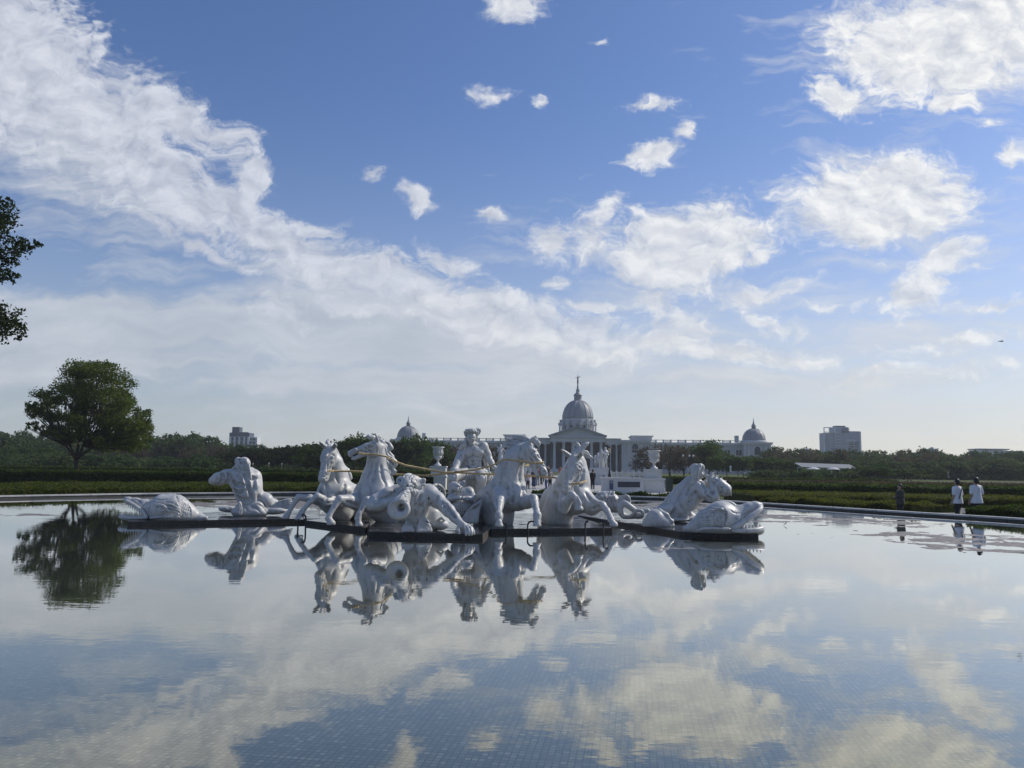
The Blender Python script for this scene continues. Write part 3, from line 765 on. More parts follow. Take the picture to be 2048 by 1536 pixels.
m_.cur([(684,930,.4,4),(692,938,.5,3.5),(697,939,.5,2)],2); m_.cur([(688,938,.4,5),(697,947,.5,4.5),(702,957,.5,2.6)],2); m_.cur([(686,936,.45,4),(694,944,.5,3),(696,952,.5,2)],2)
m_.gs([[(664, 898), (674, 912), (686, 932)], [(690, 936), (696, 945), (700, 954)], [(656, 884), (659, 879)], [(668, 900), (680, 918), (690, 935)]],0.9,k=.8,sink=.35)
m_.build('mane', M_marble, t)

# ---------------------------------------------------------------- horse B, head in profile to the left
t = new_statue('horse_statue', 748, 1030, 20.6, 'marble horse tossing its open-mouthed head to the left, second from the left', 'horse statue', horses)
B = Fig(20.6, (645,865,805,1056), .02, (-1.2,1.6))
B.ch([(757,895,.05,13),(754,912,.08,16.5),(753,925,.08,18),(753,942,.1,21),(752,958,.12,29),(752,976,.15,37)], 8)
B.el(750,988,.1,43,32,38,k=8); B.el(745,1005,.05,33,20,30,k=8)
B.ch([(760,1008,.5,30),(800,1025,1.3,28)], 8); B.ch([(752,1015,.4,22),(775,1035,.8,22)], 6)
B.ch([(716,1003,-.15,19),(697,1001,-.5,12),(679,998,-.8,7.5)], 5); B.ch([(679,998,-.8,7.5),(669,1012,-.9,5.6),(659,1030,-1.0,5),(657,1037,-1.02,6.6)], 2)
hoof(B, 660, 1046, -1.05, 8.6, 2)
B.ch([(766,998,-.5,12),(748,1000,-.8,8.5),(734,1000,-.95,6.8)], 4); B.ch([(734,1000,-.95,6.8),(726,1012,-1.0,5.2),(718,1028,-1.08,4.8),(716,1037,-1.08,6.8)], 2)
hoof(B, 717, 1049, -1.1, 7.8, 1)
B.cur([(744,922,-.35,1.2),(741,940,-.42,1.5),(738,958,-.5,1.6)], 4, 'sub'); B.cur([(735,975,-.6,2),(737,995,-.65,2)], 6, 'sub')
TB = horse_head(B.S, P(757,884,20.45), (-.93,-.24,-.24), (-.26,-.10,.95), .80, .04, (0,.0))
B.gs([[(742,926),(740,940),(734,955)],[(752,927),(749,945),(745,962)],[(762,930),(764,950),(770,966)],[(739,972),(742,990),(740,1006)],[(772,968),(768,985),(752,1000)],[(722,968),(718,985),(722,1000)],[(716,1012),(705,1008),(692,1003)]],1.9,k=4,sink=.45)
B.gs([[(734,888),(738,883.5),(745,884),(750,889)],[(735,891),(741,895),(748,892)]],1.2,k=1,sink=.2); B.dot(742,889,3.6,'add',k=.6,sink=.1,ry=2.8)
B.gs([[(733,884),(739,879.5),(747,881),(753,888)]],1.5,'add',k=1.5,sink=.2)
B.dot(710,900,4.8,'add',k=1.2,sink=.2); B.dot(710,900,2.9,'sub',k=.4,sink=.9)
B.gs([[(699,908),(706,911),(714,907),(720,904)]],1.7,k=.8,sink=.5); B.gs([[(752,893),(754,903),(749,914)],[(722,892),(732,897),(741,903),(746,910)],[(720,900),(728,903)]],1.1,k=1.6)
B.gs([[(672,1003),(664,1018)],[(728,1004),(721,1022)]],.9,k=2)
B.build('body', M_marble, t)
m_ = Fig(20.6, (730,868,800,975), .017, (-.6,.8))
for c_ in [[(758,880,.1,4),(767,884,.15,4.5),(776,887,.2,4),(781,893,.2,3.6),(777,898,.2,3)],[(776,897,.2,3.4),(783,896,.2,3.6),(779,891,.15,2.4)],[(762,886,.1,4),(772,895,.15,5),(777,905,.2,4)],
           [(770,900,.12,4.5),(779,909,.2,4.5),(786,913,.22,2.6)],[(772,912,.12,5),(783,918,.2,5),(791,926,.22,4.4),(789,932,.2,3)],[(772,925,.12,4.5),(783,932,.2,5),(786,941,.2,4),(791,943,.2,2.6)],
           [(775,938,.12,4),(783,946,.2,4.2),(789,945,.2,2.6)],[(776,948,.12,3.4),(783,958,.2,3.4),(787,966,.2,1.8)],[(750,876,-.05,4),(745,874,-.15,3.4),(738,875,-.2,3),(737,870.5,-.2,1.8)],[(764,884,.05,4.5),(770,905,.1,5),(774,930,.12,4.5),(779,950,.12,3)]]:
    m_.cur(c_, 1.6)
m_.gs([[(760, 882), (769, 888), (776, 897)], [(757, 885), (768, 897), (773, 908)], [(765, 895), (775, 912), (784, 924)], [(770, 905), (778, 914), (787, 916)], [(772, 918), (782, 925), (790, 932)], [(773, 930), (782, 940), (790, 944)], [(774, 942), (781, 952), (785, 962)], [(768, 884), (778, 889), (780, 895)], [(770, 925), (780, 932), (784, 940)], [(774, 902), (783, 912)]],0.9,k=.8,sink=.35)
m_.build('mane', M_marble, t)

# ---------------------------------------------------------------- horse C, profile to the right
t = new_statue('horse_statue', 1005, 1038, 20.6, 'marble horse with arched neck looking right, both forelegs hanging straight down', 'horse statue', horses)
C_ = Fig(20.6, (930,865,1110,1058), .02, (-1.7,1.6))
C_.ch([(1050,893,0,10),(1040,902,0,15),(1029,917,0,19.5),(1023,933,0,22.5),(1019,950,0,27),(1018,970,0,33)], 8)
C_.el(1018,990,-.05,36,32,36,k=8); C_.el(1030,995,-.3,22,24,22,k=8)
C_.ch([(1005,985,.1,33),(985,1003,.55,33),(970,1022,.9,30)], 8); C_.ch([(1003,1010,.2,28),(998,1036,.35,30)], 8)
C_.ch([(1003,985,-.3,16),(998,1001,-.75,12.5),(997.5,1012,-1.0,8.2),(998,1024,-1.25,5.4)], 5); C_.ch([(998,1024,-1.25,5.4),(998,1031,-1.35,7.6),(998,1036,-1.4,7),(998,1043,-1.45,4.6)], 2)
hoof(C_, 998, 1049.5, -1.5, 8.2)
C_.ch([(1038,1003,-.2,18),(1054,1003,-.6,13),(1067,998,-.95,9)], 6); C_.ch([(1067,998,-.95,9),(1070,1008,-1.1,7),(1073,1020,-1.3,5.6),(1074.5,1031,-1.42,7.6),(1074,1037,-1.45,6.6),(1073,1043,-1.5,4.8)], 2.5)
hoof(C_, 1074, 1049, -1.5, 8.2)
C_.cur([(1024,968,-.55,2),(1026,985,-.65,2),(1024,1004,-.6,2)], 6, 'sub'); C_.cur([(985,975,-.3,1.5),(1000,968,-.45,1.5),(1013,975,-.5,1.5)], 6, 'sub')
C_.cur([(955,1005,-.1,1.5),(958,1022,-.2,1.5),(962,1038,-.2,1.5)], 5, 'sub')
TC = horse_head(C_.S, P(1056,886,20.4), (.62,-.16,-.77), (.75,-.05,.62), .90, .05, (-.05,-.02))
C_.gs([[(1045,924),(1040,945),(1040,965)],[(1012,925),(1003,945),(1000,965)],[(1024,968),(1026,985),(1024,1004)],[(984,972),(1000,966),(1014,974),(1018,990)],[(1045,970),(1046,985),(1040,1000)],[(958,1000),(962,1020),(966,1038)],[(972,985),(980,1000),(984,1015)]],2.0,k=5,sink=.45)
C_.gs([[(1064,897),(1069,893.5),(1076,896),(1079,902)],[(1066,903),(1072,905),(1078,903)]],1.2,k=1,sink=.2); C_.dot(1072,899.5,3.0,'add',k=.6,sink=.1,ry=2.4)
C_.gs([[(1060,890),(1068,889),(1077,893),(1080,902)]],1.4,'add',k=1.5,sink=.2); C_.gs([[(1073,908),(1079,916),(1086,922)],[(1057,898),(1063,908),(1072,918),(1080,926)],[(1050,896),(1049,908),(1054,918)]],1.1,k=1.8)
C_.dot(1091.5,925,4.4,'add',k=1.2,sink=.2); C_.dot(1091.5,924.5,2.7,'sub',k=.4,sink=.9); C_.gs([[(1080,926),(1087,932),(1094,935)]],1.5,k=.8,sink=.5)
C_.gs([[(993,998),(992,1010)],[(1066,1006),(1069,1018)],[(1077,1006),(1078,1016)]],.9,k=2)
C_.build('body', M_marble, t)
m_ = Fig(20.6, (990,865,1085,1000), .017, (-.6,.8))
for c_ in [[(1060,882,0,3.4),(1050,876,.05,3.2),(1036,873,.1,3),(1026,872,.12,1.8)],[(1055,880,.05,3.6),(1042,878,.1,3.2),(1032,874.5,.1,2.6),(1027,876,.1,2)],[(1052,884,.05,3.6),(1038,881,.12,3.6),(1022,880,.15,3),(1011,876,.15,1.8)],
           [(1045,887,.08,3.6),(1030,886,.12,3.8),(1015,886,.15,3.2),(1006,889,.15,1.8)],[(1038,890,.1,3.4),(1022,893,.12,3.6),(1010,892,.15,2.8),(1004,896,.15,1.6)],[(1030,896,.1,3.2),(1017,900,.12,3),(1006,905,.15,1.8)],
           [(1052,884,.02,4),(1040,888,.05,4),(1026,898,.06,3.4),(1014,912,.08,2.6)],
           [(1062,880,-.1,3.2),(1070,881,-.15,3.2),(1077,885,-.2,3),(1078,890,-.22,2.2)],[(1062,884,-.1,3.2),(1070,885,-.2,2.8),(1076,891,-.22,2)],[(1068,879,-.1,2.2),(1075,878,-.12,1.4)]]:
    m_.cur(c_, 1.4)
m_.gs([[(1058, 880), (1044, 876), (1030, 874)], [(1054, 883), (1038, 880), (1022, 879)], [(1050, 885), (1034, 884), (1015, 882)], [(1042, 889), (1026, 890), (1010, 890)], [(1036, 893), (1020, 897), (1008, 900)], [(1064, 882), (1071, 884), (1077, 889)], [(1048, 887), (1036, 893), (1024, 904)]],0.9,k=.8,sink=.35)
m_.build('mane', M_marble, t)
m_ = Fig(20.6, (925,990,975,1050), .017, (-1.2,1.0))
for i in range(6):
    x0 = 962-i*2.2; m_.cur([(x0,1002+i*1.5,.0-.05*i,3),(x0-6-i*1.6,1022,-.2+.03*i,3.6),(x0-9-i*3.6,1044,-.25+.05*i,4)], 1.2)
m_.build('tail_fin', M_marble, t, cut=ZT)

# ---------------------------------------------------------------- horse D, head bowed to the viewer
t = new_statue('horse_statue', 1140, 1035, 21.2, 'rightmost marble horse with bowed head, flame-like forelock and one foreleg tucked up', 'horse statue', horses)
Dh = Fig(21.2, (1065,880,1242,1056), .02, (-1.7,1.7))
Dh.ch([(1152,908,.05,10),(1153,925,.1,17.5),(1151,942,.1,23),(1148,960,.1,31),(1145,978,.1,35)], 8)
Dh.el(1147,998,-.05,34,32,34,k=8)
Dh.ch([(1138,985,.2,35),(1114,1003,.8,32),(1100,1018,1.2,28)], 8); Dh.ch([(1120,1010,.2,30),(1114,1032,.3,33)], 8)
Dh.ch([(1133,995,-.4,15),(1128,1012,-.8,11.5),(1127,1020,-.95,8.5)], 5); Dh.ch([(1127,1020,-.95,8.5),(1134,1004,-1.1,8.2),(1143,990,-1.25,7.8)], 3)
Dh.ch([(1143,990,-1.25,7.6),(1151,996,-1.3,6),(1156,1004,-1.3,5.4),(1157,1007,-1.3,6.6)], 2); hoof(Dh, 1157, 1017, -1.3, 8.4, 1)
Dh.ch([(1166,1000,-.15,23),(1184,1013,-.5,16),(1204,1011,-.85,8.5)], 6); Dh.ch([(1204,1011,-.85,8),(1214,1021,-1.0,5.8),(1220,1033,-1.2,5.2),(1222,1040,-1.3,6.8)], 2); hoof(Dh, 1224, 1049, -1.4, 8.4, 3)
Dh.cur([(1150,975,-.5,2),(1155,990,-.6,2),(1152,1006,-.6,2)], 6, 'sub'); Dh.cur([(1105,985,-.1,1.5),(1118,1000,-.4,1.5),(1118,1020,-.5,1.5)], 6, 'sub'); Dh.cur([(1170,990,-.3,1.5),(1180,1003,-.4,1.5)], 5, 'sub')
TD = horse_head(Dh.S, P(1150,914,20.95), (-.34,-.52,-.80), (-.30,-.78,.55), 1.0, .05, (.02,.08), wf=1.5)
Dh.gs([[(1168,940),(1164,958),(1160,972)],[(1150,975),(1156,990),(1153,1008)],[(1108,985),(1118,1000),(1120,1020)],[(1172,985),(1180,998),(1190,1006)],[(1100,975),(1118,970),(1130,978)],[(1128,985),(1136,994)],[(1185,1018),(1198,1012)]],2.0,k=5,sink=.45)
Dh.gs([[(1128,938),(1131,935),(1135,937)],[(1150,941),(1154,938.5),(1159,941)],[(1129,944),(1133,944)],[(1151,946.5),(1157,947)]],1.2); Dh.gs([[(1134,930),(1133,950),(1131,962)],[(1146,940),(1144,952),(1139,964)],[(1158,950),(1152,960),(1145,967)]],1.0,k=1.8,sink=.5)
Dh.dot(1129,966,2.3,k=.4,sink=.9); Dh.dot(1140,970,2.5,k=.4,sink=.9); Dh.g([(1129,974),(1135,977.5),(1141,974)],1.0)
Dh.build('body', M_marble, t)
m_ = Fig(21.2, (1120,878,1195,965), .017, (-.8,.8))
for c_ in [[(1146,922,-.3,4),(1147,912,-.25,5),(1154,903,-.15,5),(1157,893,-.1,4),(1153,887,-.1,2.8),(1150.5,891,-.1,2)],[(1150,918,-.25,5),(1158,906,-.15,5),(1165,896,-.1,4.6),(1171,889,-.08,3.8),(1177,886,-.05,1.8)],
           [(1148,914,-.2,3.4),(1149,902,-.1,3),(1147,896,-.1,2.2),(1145,897,-.1,1.6)],[(1160,904,0,3.5),(1168,893,0,3.6),(1175,889,0,2)],[(1163,908,.1,4.5),(1170,909,.15,5),(1177,913,.2,4),(1183,914.5,.2,1.8)],[(1164,905,.1,3),(1172,904,.15,3.4),(1177,909,.18,2.6)],
           [(1150,922,-.35,3),(1158,925,-.35,3.6),(1164,931,-.3,2.4)],[(1150,930,-.45,2.6),(1158,932,-.42,3.4),(1163,939,-.35,2.4),(1158,941,-.4,1.8)],[(1148,926,-.45,2.4),(1156,929,-.42,3)],[(1152,936,-.5,2.4),(1159,939,-.45,2.8)],
           [(1157,909,.1,4),(1166,925,.1,3.6),(1170,942,.1,3)]]:
    m_.cur(c_, 1.4)
m_.gs([[(1146, 920), (1149, 912), (1155, 903), (1158, 894)], [(1150, 917), (1157, 907), (1163, 898), (1170, 890)], [(1154, 914), (1161, 904), (1168, 895), (1174, 888)], [(1151, 899), (1155, 893), (1153, 888)], [(1150, 924), (1157, 926), (1163, 930)], [(1150, 931), (1157, 933), (1162, 938)], [(1165, 907), (1172, 911), (1180, 913)], [(1150, 920), (1158, 911), (1166, 903)]],0.9,k=.8,sink=.35)
m_.build('mane', M_marble, t)

# ---------------------------------------------------------------- reins
def strap(pts, w_, lab):
    """flat double strap following points (px, py, D)"""
    q = [P(*p) for p in pts]; m = MB()
    for s_ in (-1, 1): m.tube([p+Vector((0,-.008*s_,w_*.30*s_)) for p in q], w_*.24, 6)
    m.tube([p+Vector((0,.004,0)) for p in q], w_*.22, 6)
    for j in range(4): # chain links by the bit
        p = q[0].lerp(q[1], (j+.5)/4); m.tube([p+Vector((0,-.03,-.03)), p+Vector((0,-.03,.03))], .012, 6)
    return tag(m.build('rein', M_gold, None, True), lab, 'rein', 'gilded reins held by the driver')
strap([(655,942,20.2),(668,942,20.6),(700,942.5,20.8),(735,944,21.2),(790,948,21.5),(850,951,21.7),(908,946,21.58)], .05, 'gilded rein from the leftmost horse passing behind the second horse')
strap([(717,906,19.95),(728,908,20.05),(752,909,20.15),(772,913,20.3),(795,925,20.7),(812,931,20.9),(850,938,21.3),(888,945,21.6),(909,945,21.58)], .05, 'gilded rein sagging from the open-mouthed horse to the driver hand')
strap([(1088,925,20.1),(1068,926,20.0),(1045,923,20.05),(1010,918.5,20.0),(1003,921,20.1),(985,931,20.9),(950,940,21.4),(907,944.5,21.6)], .05, 'gilded rein crossing the arched neck of the horse that looks right')
strap([(1142,968,20.15),(1160,966,20.2),(1173,962,20.7),(1168,958,21.6),(1125,959,21.5),(1108,955,21.5),(1050,951,21.6),(990,949,21.7),(907,945,21.62)], .05, 'gilded rein from the bowed rightmost horse passing behind the others')
# ---------------------------------------------------------------- front triton blowing a ribbed horn
tri = 'marble tritons blowing shells around the fountain'
t = new_statue('triton_statue', 835, 1058, 18.1, 'front marble merman blowing a ribbed horn at the viewer, hand on the slab edge', 'merman statue', tri)
X = Fig(18.1, (725,935,955,1075), .0165, (-.9,1.3))
# torso leaning over, both shoulders
X.ch([(833,1045,.15,19),(832,1025,.05,22),(830,1005,-.05,27),(829,992,-.05,26)], 8)
X.el(842,992,.0,26,17,20,rot=8,k=7); X.el(812,990,.0,24,16,20,k=7)
X.ch([(826,985,.0,17),(820,975,-.1,15)], 6)                                          # neck
X.el(856,987,.0,20,18.5,19,rot=30,k=6)                                               # left deltoid
X.ch([(858,988,0,18.5),(874,1000,-.1,15.5),(889,1013,-.25,12.2)], 5)
X.ch([(889,1013,-.25,12),(897,1021,-.35,12.2),(909,1034,-.5,9.6),(919,1045,-.62,7.6)], 4)
X.el(893,1018,-.40,6,12,5,rot=-40,k=4)
X.el(926,1051,-.68,11,7.5,6,rot=38,k=4)                                              # back of the hand
for ch_ in [[(929,1052,-.72,3.5),(932,1059,-.80,3.1),(932.5,1065,-.84,2.8),(932,1069.5,-.84,2.2)],
            [(932,1051.5,-.70,3.5),(937,1058,-.80,3.1),(938.2,1065,-.84,2.8),(938,1070,-.84,2.2)],
            [(934,1051,-.68,3.4),(941,1057,-.78,3.0),(943.2,1064.5,-.83,2.7),(943.5,1069.5,-.84,2.1)],
            [(934,1049.5,-.64,3.2),(943,1055,-.72,2.8),(947,1062,-.78,2.5),(948.4,1068,-.8,2.0)],
            [(919,1048,-.66,3.6),(916.5,1056,-.74,3.2),(917.5,1062,-.8,2.9),(918.6,1066.5,-.82,2.3)]]:
    X.ch(ch_, .9)
# right arm raised to the horn: shoulder, elbow out to the left, forearm back
X.el(797,985,.05,20,15,17,rot=-20,k=6)
X.ch([(795,984,.05,14.5),(775,990,-.1,14),(752,1000,-.2,12)], 6)
X.ch([(748,1003,-.22,12),(743,1009,-.25,11.2)], 5)
X.ch([(744,1010,-.25,11),(757,1010,-.38,10.5),(774,1006,-.48,7.6),(786,1001,-.55,6.6)], 4)
X.el(793,997,-.58,8,6.5,6,rot=-30,k=3)
for i in range(4): X.ch([(792+i*2.2,996+i*3.2,-.62,2.6),(799+i*2,994+i*3.4,-.70,2.6),(804+i*1.6,995+i*3.4,-.70,2.3),(807+i*1.5,998+i*3.2,-.66,1.9)], .8)
X.cur([(852,1003,-.35,1),(846,1012,-.32,1.6),(834,1016,-.36,1.4)], 4, 'sub'); X.cur([(828,1000,-.42,1),(829,1018,-.42,1.3),(830,1034,-.38,1.2)], 5, 'sub')
X.cur([(845,985,-.3,1),(838,1000,-.36,1.4)], 4, 'sub'); X.cur([(876,993,-.32,1),(868,1003,-.36,1.2)], 4, 'sub'); X.cur([(884,1006,-.36,.8),(900,1022,-.52,.9),(912,1036,-.62,.8)], 3, 'sub')
X.cur([(827,988,-.3,2),(818,990,-.32,2.4)], 3)
hp = P(814,972,17.72)
human_head(X.S, hp, (-.18,-.97,-.16), (-.10,-.16,.98), .44, puff=True)
X.el(826,984,-.32,8.5,9,8,k=3)                                                        # blown cheek
X.ch([(806,974,-.52,2),(812,977,-.58,2.2)],1.2); X.ch([(816,977,-.58,2.2),(824,972,-.5,2)],1.2)   # frowning brows
X.gs([[(850,1003),(842,1012),(830,1014)],[(829,998),(830,1014),(831,1034)],[(842,990),(836,1002),(829,1010)],[(875,992),(868,1003),(858,1009)],[(884,1004),(897,1018),(911,1036)],[(893,1006),(887,1018),(890,1026)],[(838,1015),(846,1024),(842,1034)],[(818,1016),(812,1026)],[(765,993),(757,1004),(746,1004)],[(790,980),(782,990),(768,996)],[(838,1008),(848,1018)]],1.9,k=4,sink=.45)
X.gs([[(801,975),(805,973),(810,976)],[(816,976),(821,972.5),(826,975)],[(802,980),(806,981),(810,979)],[(817,979),(822,980.5),(826,978.5)]],1.1,k=.8); X.gs([[(800,972),(806,970),(811,974)],[(816,974),(822,970),(828,973)]],1.5,'add',k=1,sink=.25); X.gs([[(812.5,969),(813,973)],[(814.5,969),(814,973)]],.7)
X.g([(813,974),(812.5,980),(813,984)],2.0,'add',k=1.2,sink=.0); X.gs([[(819,982),(817,988),(819,993)],[(831,978),(834,986),(829,995)]],1.0,k=1.5)
X.gs([[(929,1049),(935,1060)],[(933,1048),(941,1058)],[(925,1051),(930,1061)]],.8,k=1)
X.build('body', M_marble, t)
Hh = Fig(18.1, (792,940,856,1000), .0155, (-.9,.6))
Hh.el(818,962,-.2,15.5,10,15,k=4)
for c_ in [[(806,962,-.42,3.4),(808,955,-.35,3.6),(815,950,-.25,3.6),(822,950,-.15,3)],[(812,963,-.46,3),(814,956,-.42,3.4),(820,952,-.3,3.4)],[(818,963,-.47,3),(820,957,-.43,3.2),(826,953,-.3,3.2),(832,954,-.2,2.6)],
           [(824,963,-.45,3),(827,957,-.38,3.2),(833,955,-.25,3.2),(838,957,-.2,2)],[(829,966,-.4,3),(834,960,-.3,3.2),(840,958,-.2,3)],
           [(832,971,-.34,3),(838,966,-.25,3.6),(844,960,-.2,3.4),(849,960,-.2,2.6),(848,965,-.2,2)],[(832,976,-.32,3),(839,972,-.25,3.4),(846,968,-.2,3),(850,971,-.2,2)],[(831,981,-.3,2.6),(836,978,-.25,3),(842,976,-.2,2.6)],[(834,984,-.26,2.4),(832,978,-.3,2.6)],
           [(806,966,-.42,3.4),(800,967,-.35,3.6),(796,962,-.3,3.6),(799,956,-.3,3.4),(804,956.5,-.32,2.6),(804,961,-.36,2)],[(806,968,-.4,3),(811,967,-.46,2.4)]]:
    Hh.cur(c_, 1.1)
Hh.gs([[(806,964),(808,955),(814,950)],[(810,963),(812,956),(818,951)],[(815,963),(817,956),(822,952)],[(820,963),(823,956),(828,953)],[(825,964),(829,957),(834,954)],[(829,968),(833,961),(839,958)],[(832,974),(838,967),(845,962)],[(832,980),(839,974),(847,970)],[(798,966),(797,961),(800,958)]],1.0,k=.7,sink=.3)
Hh.build('hair', M_marble, t)
Hn = Fig(18.1, (772,975,826,1046), .0155, (-1.5,.3))
Hn.ch([(815,983,-.60,5),(811,991,-.70,9.5),(806,1000,-.82,12.5),(801,1009,-.93,15.5),(798.5,1016,-1.0,18.5)], 4)
for (y_) in (985,989,993,997,1001):
    w_ = 8+(y_-985)*.42; x_ = 813.5-(y_-985)*.42
    Hn.g([(x_-w_,y_+4),(x_-w_*.4,y_-1),(x_+w_*.4,y_),(x_+w_,y_+5)],2.0,'add',k=1.0,sink=.25)
Hn.el(798,1019,-1.02,21.5,19.5,8,rot=-12,yaw=6,k=4)
Hn.el(797.5,1019,-1.14,17.5,15.2,8.5,rot=-12,yaw=6,k=4,mode='sub'); Hn.ch([(799,1017,-1.12,9),(804,1014,-.95,6.4),(806,1012,-.8,4.5)], 2, 'sub')
for a_ in range(7):
    th = R(60+a_*13); Hn.ch([(797.5+math.cos(th)*9,1019+math.sin(th)*8,-1.10,.6),(797.5+math.cos(th)*19,1019+math.sin(th)*17,-1.13,.9)], .8, 'sub')
Hn.build('horn', M_marble, t)
Sk = Fig(18.1, (778,1005,905,1072), .0165, (-.8,1.3))
Sk.ch([(835,1040,.1,16),(840,1060,.1,20)], 6); Sk.ch([(826,1045,.1,15),(820,1060,.0,14)], 6)
for i in range(9):    # fluted leaf skirt
    a_ = i/8; Sk.ch([(838+a_*9,1030+a_*4,-.08,3.4),(842+a_*13,1045,-.20,4.2),(836+a_*25,1061,-.30+a_*.12,4)], 1.6)
for i in range(7):
    a_ = i/6; Sk.ch([(816+a_*2,1047+a_*2,-.12,3),(808+a_*14,1054,-.24,3.4),(806+a_*20,1061,-.3,3.2)], 1.4)
Sk.ch([(858,1018,.5,14),(862,1030,.45,19),(862,1045,.4,19)], 6); Sk.el(881,1049,.35,17,11,16,k=5); Sk.cur([(876,1040,.2,2.4),(884,1036,.2,2.4),(889,1041,.2,2)],1.5); 
Sk.gs([[(840+i*1.5,1036+i),(842+i*2.6,1048),(836+i*3.6,1062)] for i in range(9)],1.0,k=.9,sink=.3); 0 and Sk.gs([[(817,1050),(811+i*2.2,1056),(808+i*3.4,1063)] for i in range(7)],.9,k=.9,sink=.3)
Sk.build('fish_tail', M_marble, t, cut=ZT)
t2 = MB(); q0 = P(857.5,1000,17.6); t2.lathe([(.001,.0),(.02,.01),(.022,.05),(.012,.07),(.001,.075)], tuple(q0), 8); t2.build('rust_plug', M_iron, t)

# ---------------------------------------------------------------- driver of the chariot
t = new_statue('driver_statue', 945, 985, 22.6, 'white marble charioteer with leafy wreath and bare chest seated behind the horses', 'man statue')
X = Fig(22.6, (888,852,1008,1005), .0185, (-1.3,.9))
X.el(947,903,.0,21,19,14,k=8); X.ch([(947,905,0,18),(946,920,0,15),(946,935,0,17)], 7)
X.el(937,906,-.12,10.5,8,7,k=3); X.el(957,905,-.12,10.5,8,7,k=3)                     # chest
X.ch([(945,888,0,7.5),(943,882,-.03,7)], 3)
X.el(929,896,.0,9.5,9,9,k=5); X.el(966,893,.0,9.5,9.5,9,k=5)
X.ch([(928,897,0,9),(921,912,-.2,8),(917,921,-.3,7.6)], 4); X.ch([(917,921,-.3,7.6),(914,928,-.4,7.4),(910,938,-.6,5.2)], 3); X.el(908.5,941,-.68,5.6,5.2,4,k=2)
for i in range(4): X.ch([(904.6+i*2.7,942,-.74,1.7),(903.8+i*2.8,946.5,-.78,1.5),(904.2+i*2.7,950,-.72,1.25)], .6)
X.ch([(912.5,940,-.72,1.7),(914.5,944,-.78,1.5),(913.5,948,-.78,1.3)], .6)
X.ch([(967,893,0,9),(974,908,.05,7.8),(977,916,.05,7)], 4); X.ch([(977,916,.05,7),(982,925,-.05,6.2),(987,934,-.12,4.6)], 3); X.el(991,936.5,-.14,5.5,3.6,3.5,rot=20,k=2)
for i in range(4): X.ch([(993,934.5+i*1.3,-.14-i*.03,1.4),(999,936+i*1.5,-.16-i*.03,1.2),(1002,938.5+i*1.3,-.16-i*.03,1.0)], .5)
X.ch([(990,938.5,-.16,1.5),(995,942,-.2,1.2)],.5)
X.el(942,938,.0,19,12,15,k=7)
X.ch([(936,943,-.1,11.5),(920,950,-.6,10.8),(906,955,-.9,9.6)], 5)                       # right thigh, knee to the viewer
X.ch([(905,957,-.95,9.4),(906,975,-.8,8.2),(912,1000,-.6,6)], 4)
X.ch([(956,943,-.1,11.5),(962,953,-.7,10.2),(963,959,-.9,9.4)], 5)
X.ch([(963,960,-.9,9.2),(961,972,-.8,8.4),(957,990,-.6,7),(955,1002,-.6,6)], 4)
for q in [[(947,892,-.3,.8),(947,905,-.34,1),(946,920,-.3,.9),(946,932,-.3,.8)],[(931,911,-.25,.8),(938,914,-.3,1),(945,912,-.3,.8)],[(949,912,-.3,.8),(957,914,-.3,1),(964,908,-.25,.8)],[(938,921,-.28,.7),(955,921,-.28,.7)],[(938,928,-.27,.7),(954,928,-.27,.7)],[(934,932,-.2,.8),(946,936,-.3,1),(958,931,-.2,.8)]]:
    X.cur(q, 3, 'sub')
human_head(X.S, P(943,877,22.45), (-.03,-.90,-.38), (.05,-.38,.92), .37)
X.gs([[(947,893),(947,905),(946,920),(946,933)],[(930,910),(937,915),(946,911)],[(948,911),(957,915),(966,908)],[(938,921),(947,923),(956,921)],[(938,928),(947,929),(955,928)],[(933,932),(945,938),(960,931)],[(932,915),(936,928)],[(962,914),(958,928)],[(925,905),(919,914)],[(970,900),(974,912)],[(931,890),(940,892),(946,890)],[(948,890),(957,891),(964,888)]],1.2,k=2.2,sink=.45)
X.gs([[(938,876),(941.5,875.5)],[(945.5,875.5),(949,876)]],.8,k=.5); X.g([(941,884.5),(946,884.5)],.7,k=.5); X.gs([[(907,944),(907,949)],[(910,944),(910,949)]],.6,k=.5)
X.build('body', M_marble, t)
m_ = Fig(22.6, (915,850,972,905), .0165, (-.6,.6))
m_.el(942.5,866,.05,11.8,9.5,11.5,k=3)
for i in range(15):
    th = i/15*2*math.pi; x_ = 943+math.cos(th)*12.6; d_ = math.sin(th)*.185+.0; y_ = 868.5+math.sin(th)*1.5
    m_.ch([(x_,y_+1.4,d_,2.1),(x_+math.cos(th)*1.6,y_-2-(i%3)*1.0,d_*1.08,1.8),(x_+math.cos(th)*3.0,y_-4-(i%2)*2,d_*1.12,.8)], .6)
for i in range(10):
    th = i*.63; x_ = 942+math.cos(th)*8; d_ = -.1+math.sin(th)*.12
    m_.cur([(x_-3,863-i%2,d_-.06,2.0),(x_,860,d_-.08,2.2),(x_+3,864,d_-.07,1.8)], .7)
m_.ch([(955,866,.0,2.4),(957,860,.0,2.0),(956,855,0,1.0)],.8); m_.ch([(958,867,.0,2.2),(961,862,0,1.6),(960,857,0,.9)],.8); m_.ch([(953,862,0,2),(952.5,856,0,.9)],.8)
for x_ in (932.5,933.8,952,953.5): m_.cur([(x_,873,-.03,2.0),(x_+.8,878,-.0,2.0),(x_-.5,883,.04,1.6)], 1)
m_.build('wreath', M_marble, t)
m_ = Fig(22.6, (905,878,1012,1005), .0175, (-1.4,1.0))
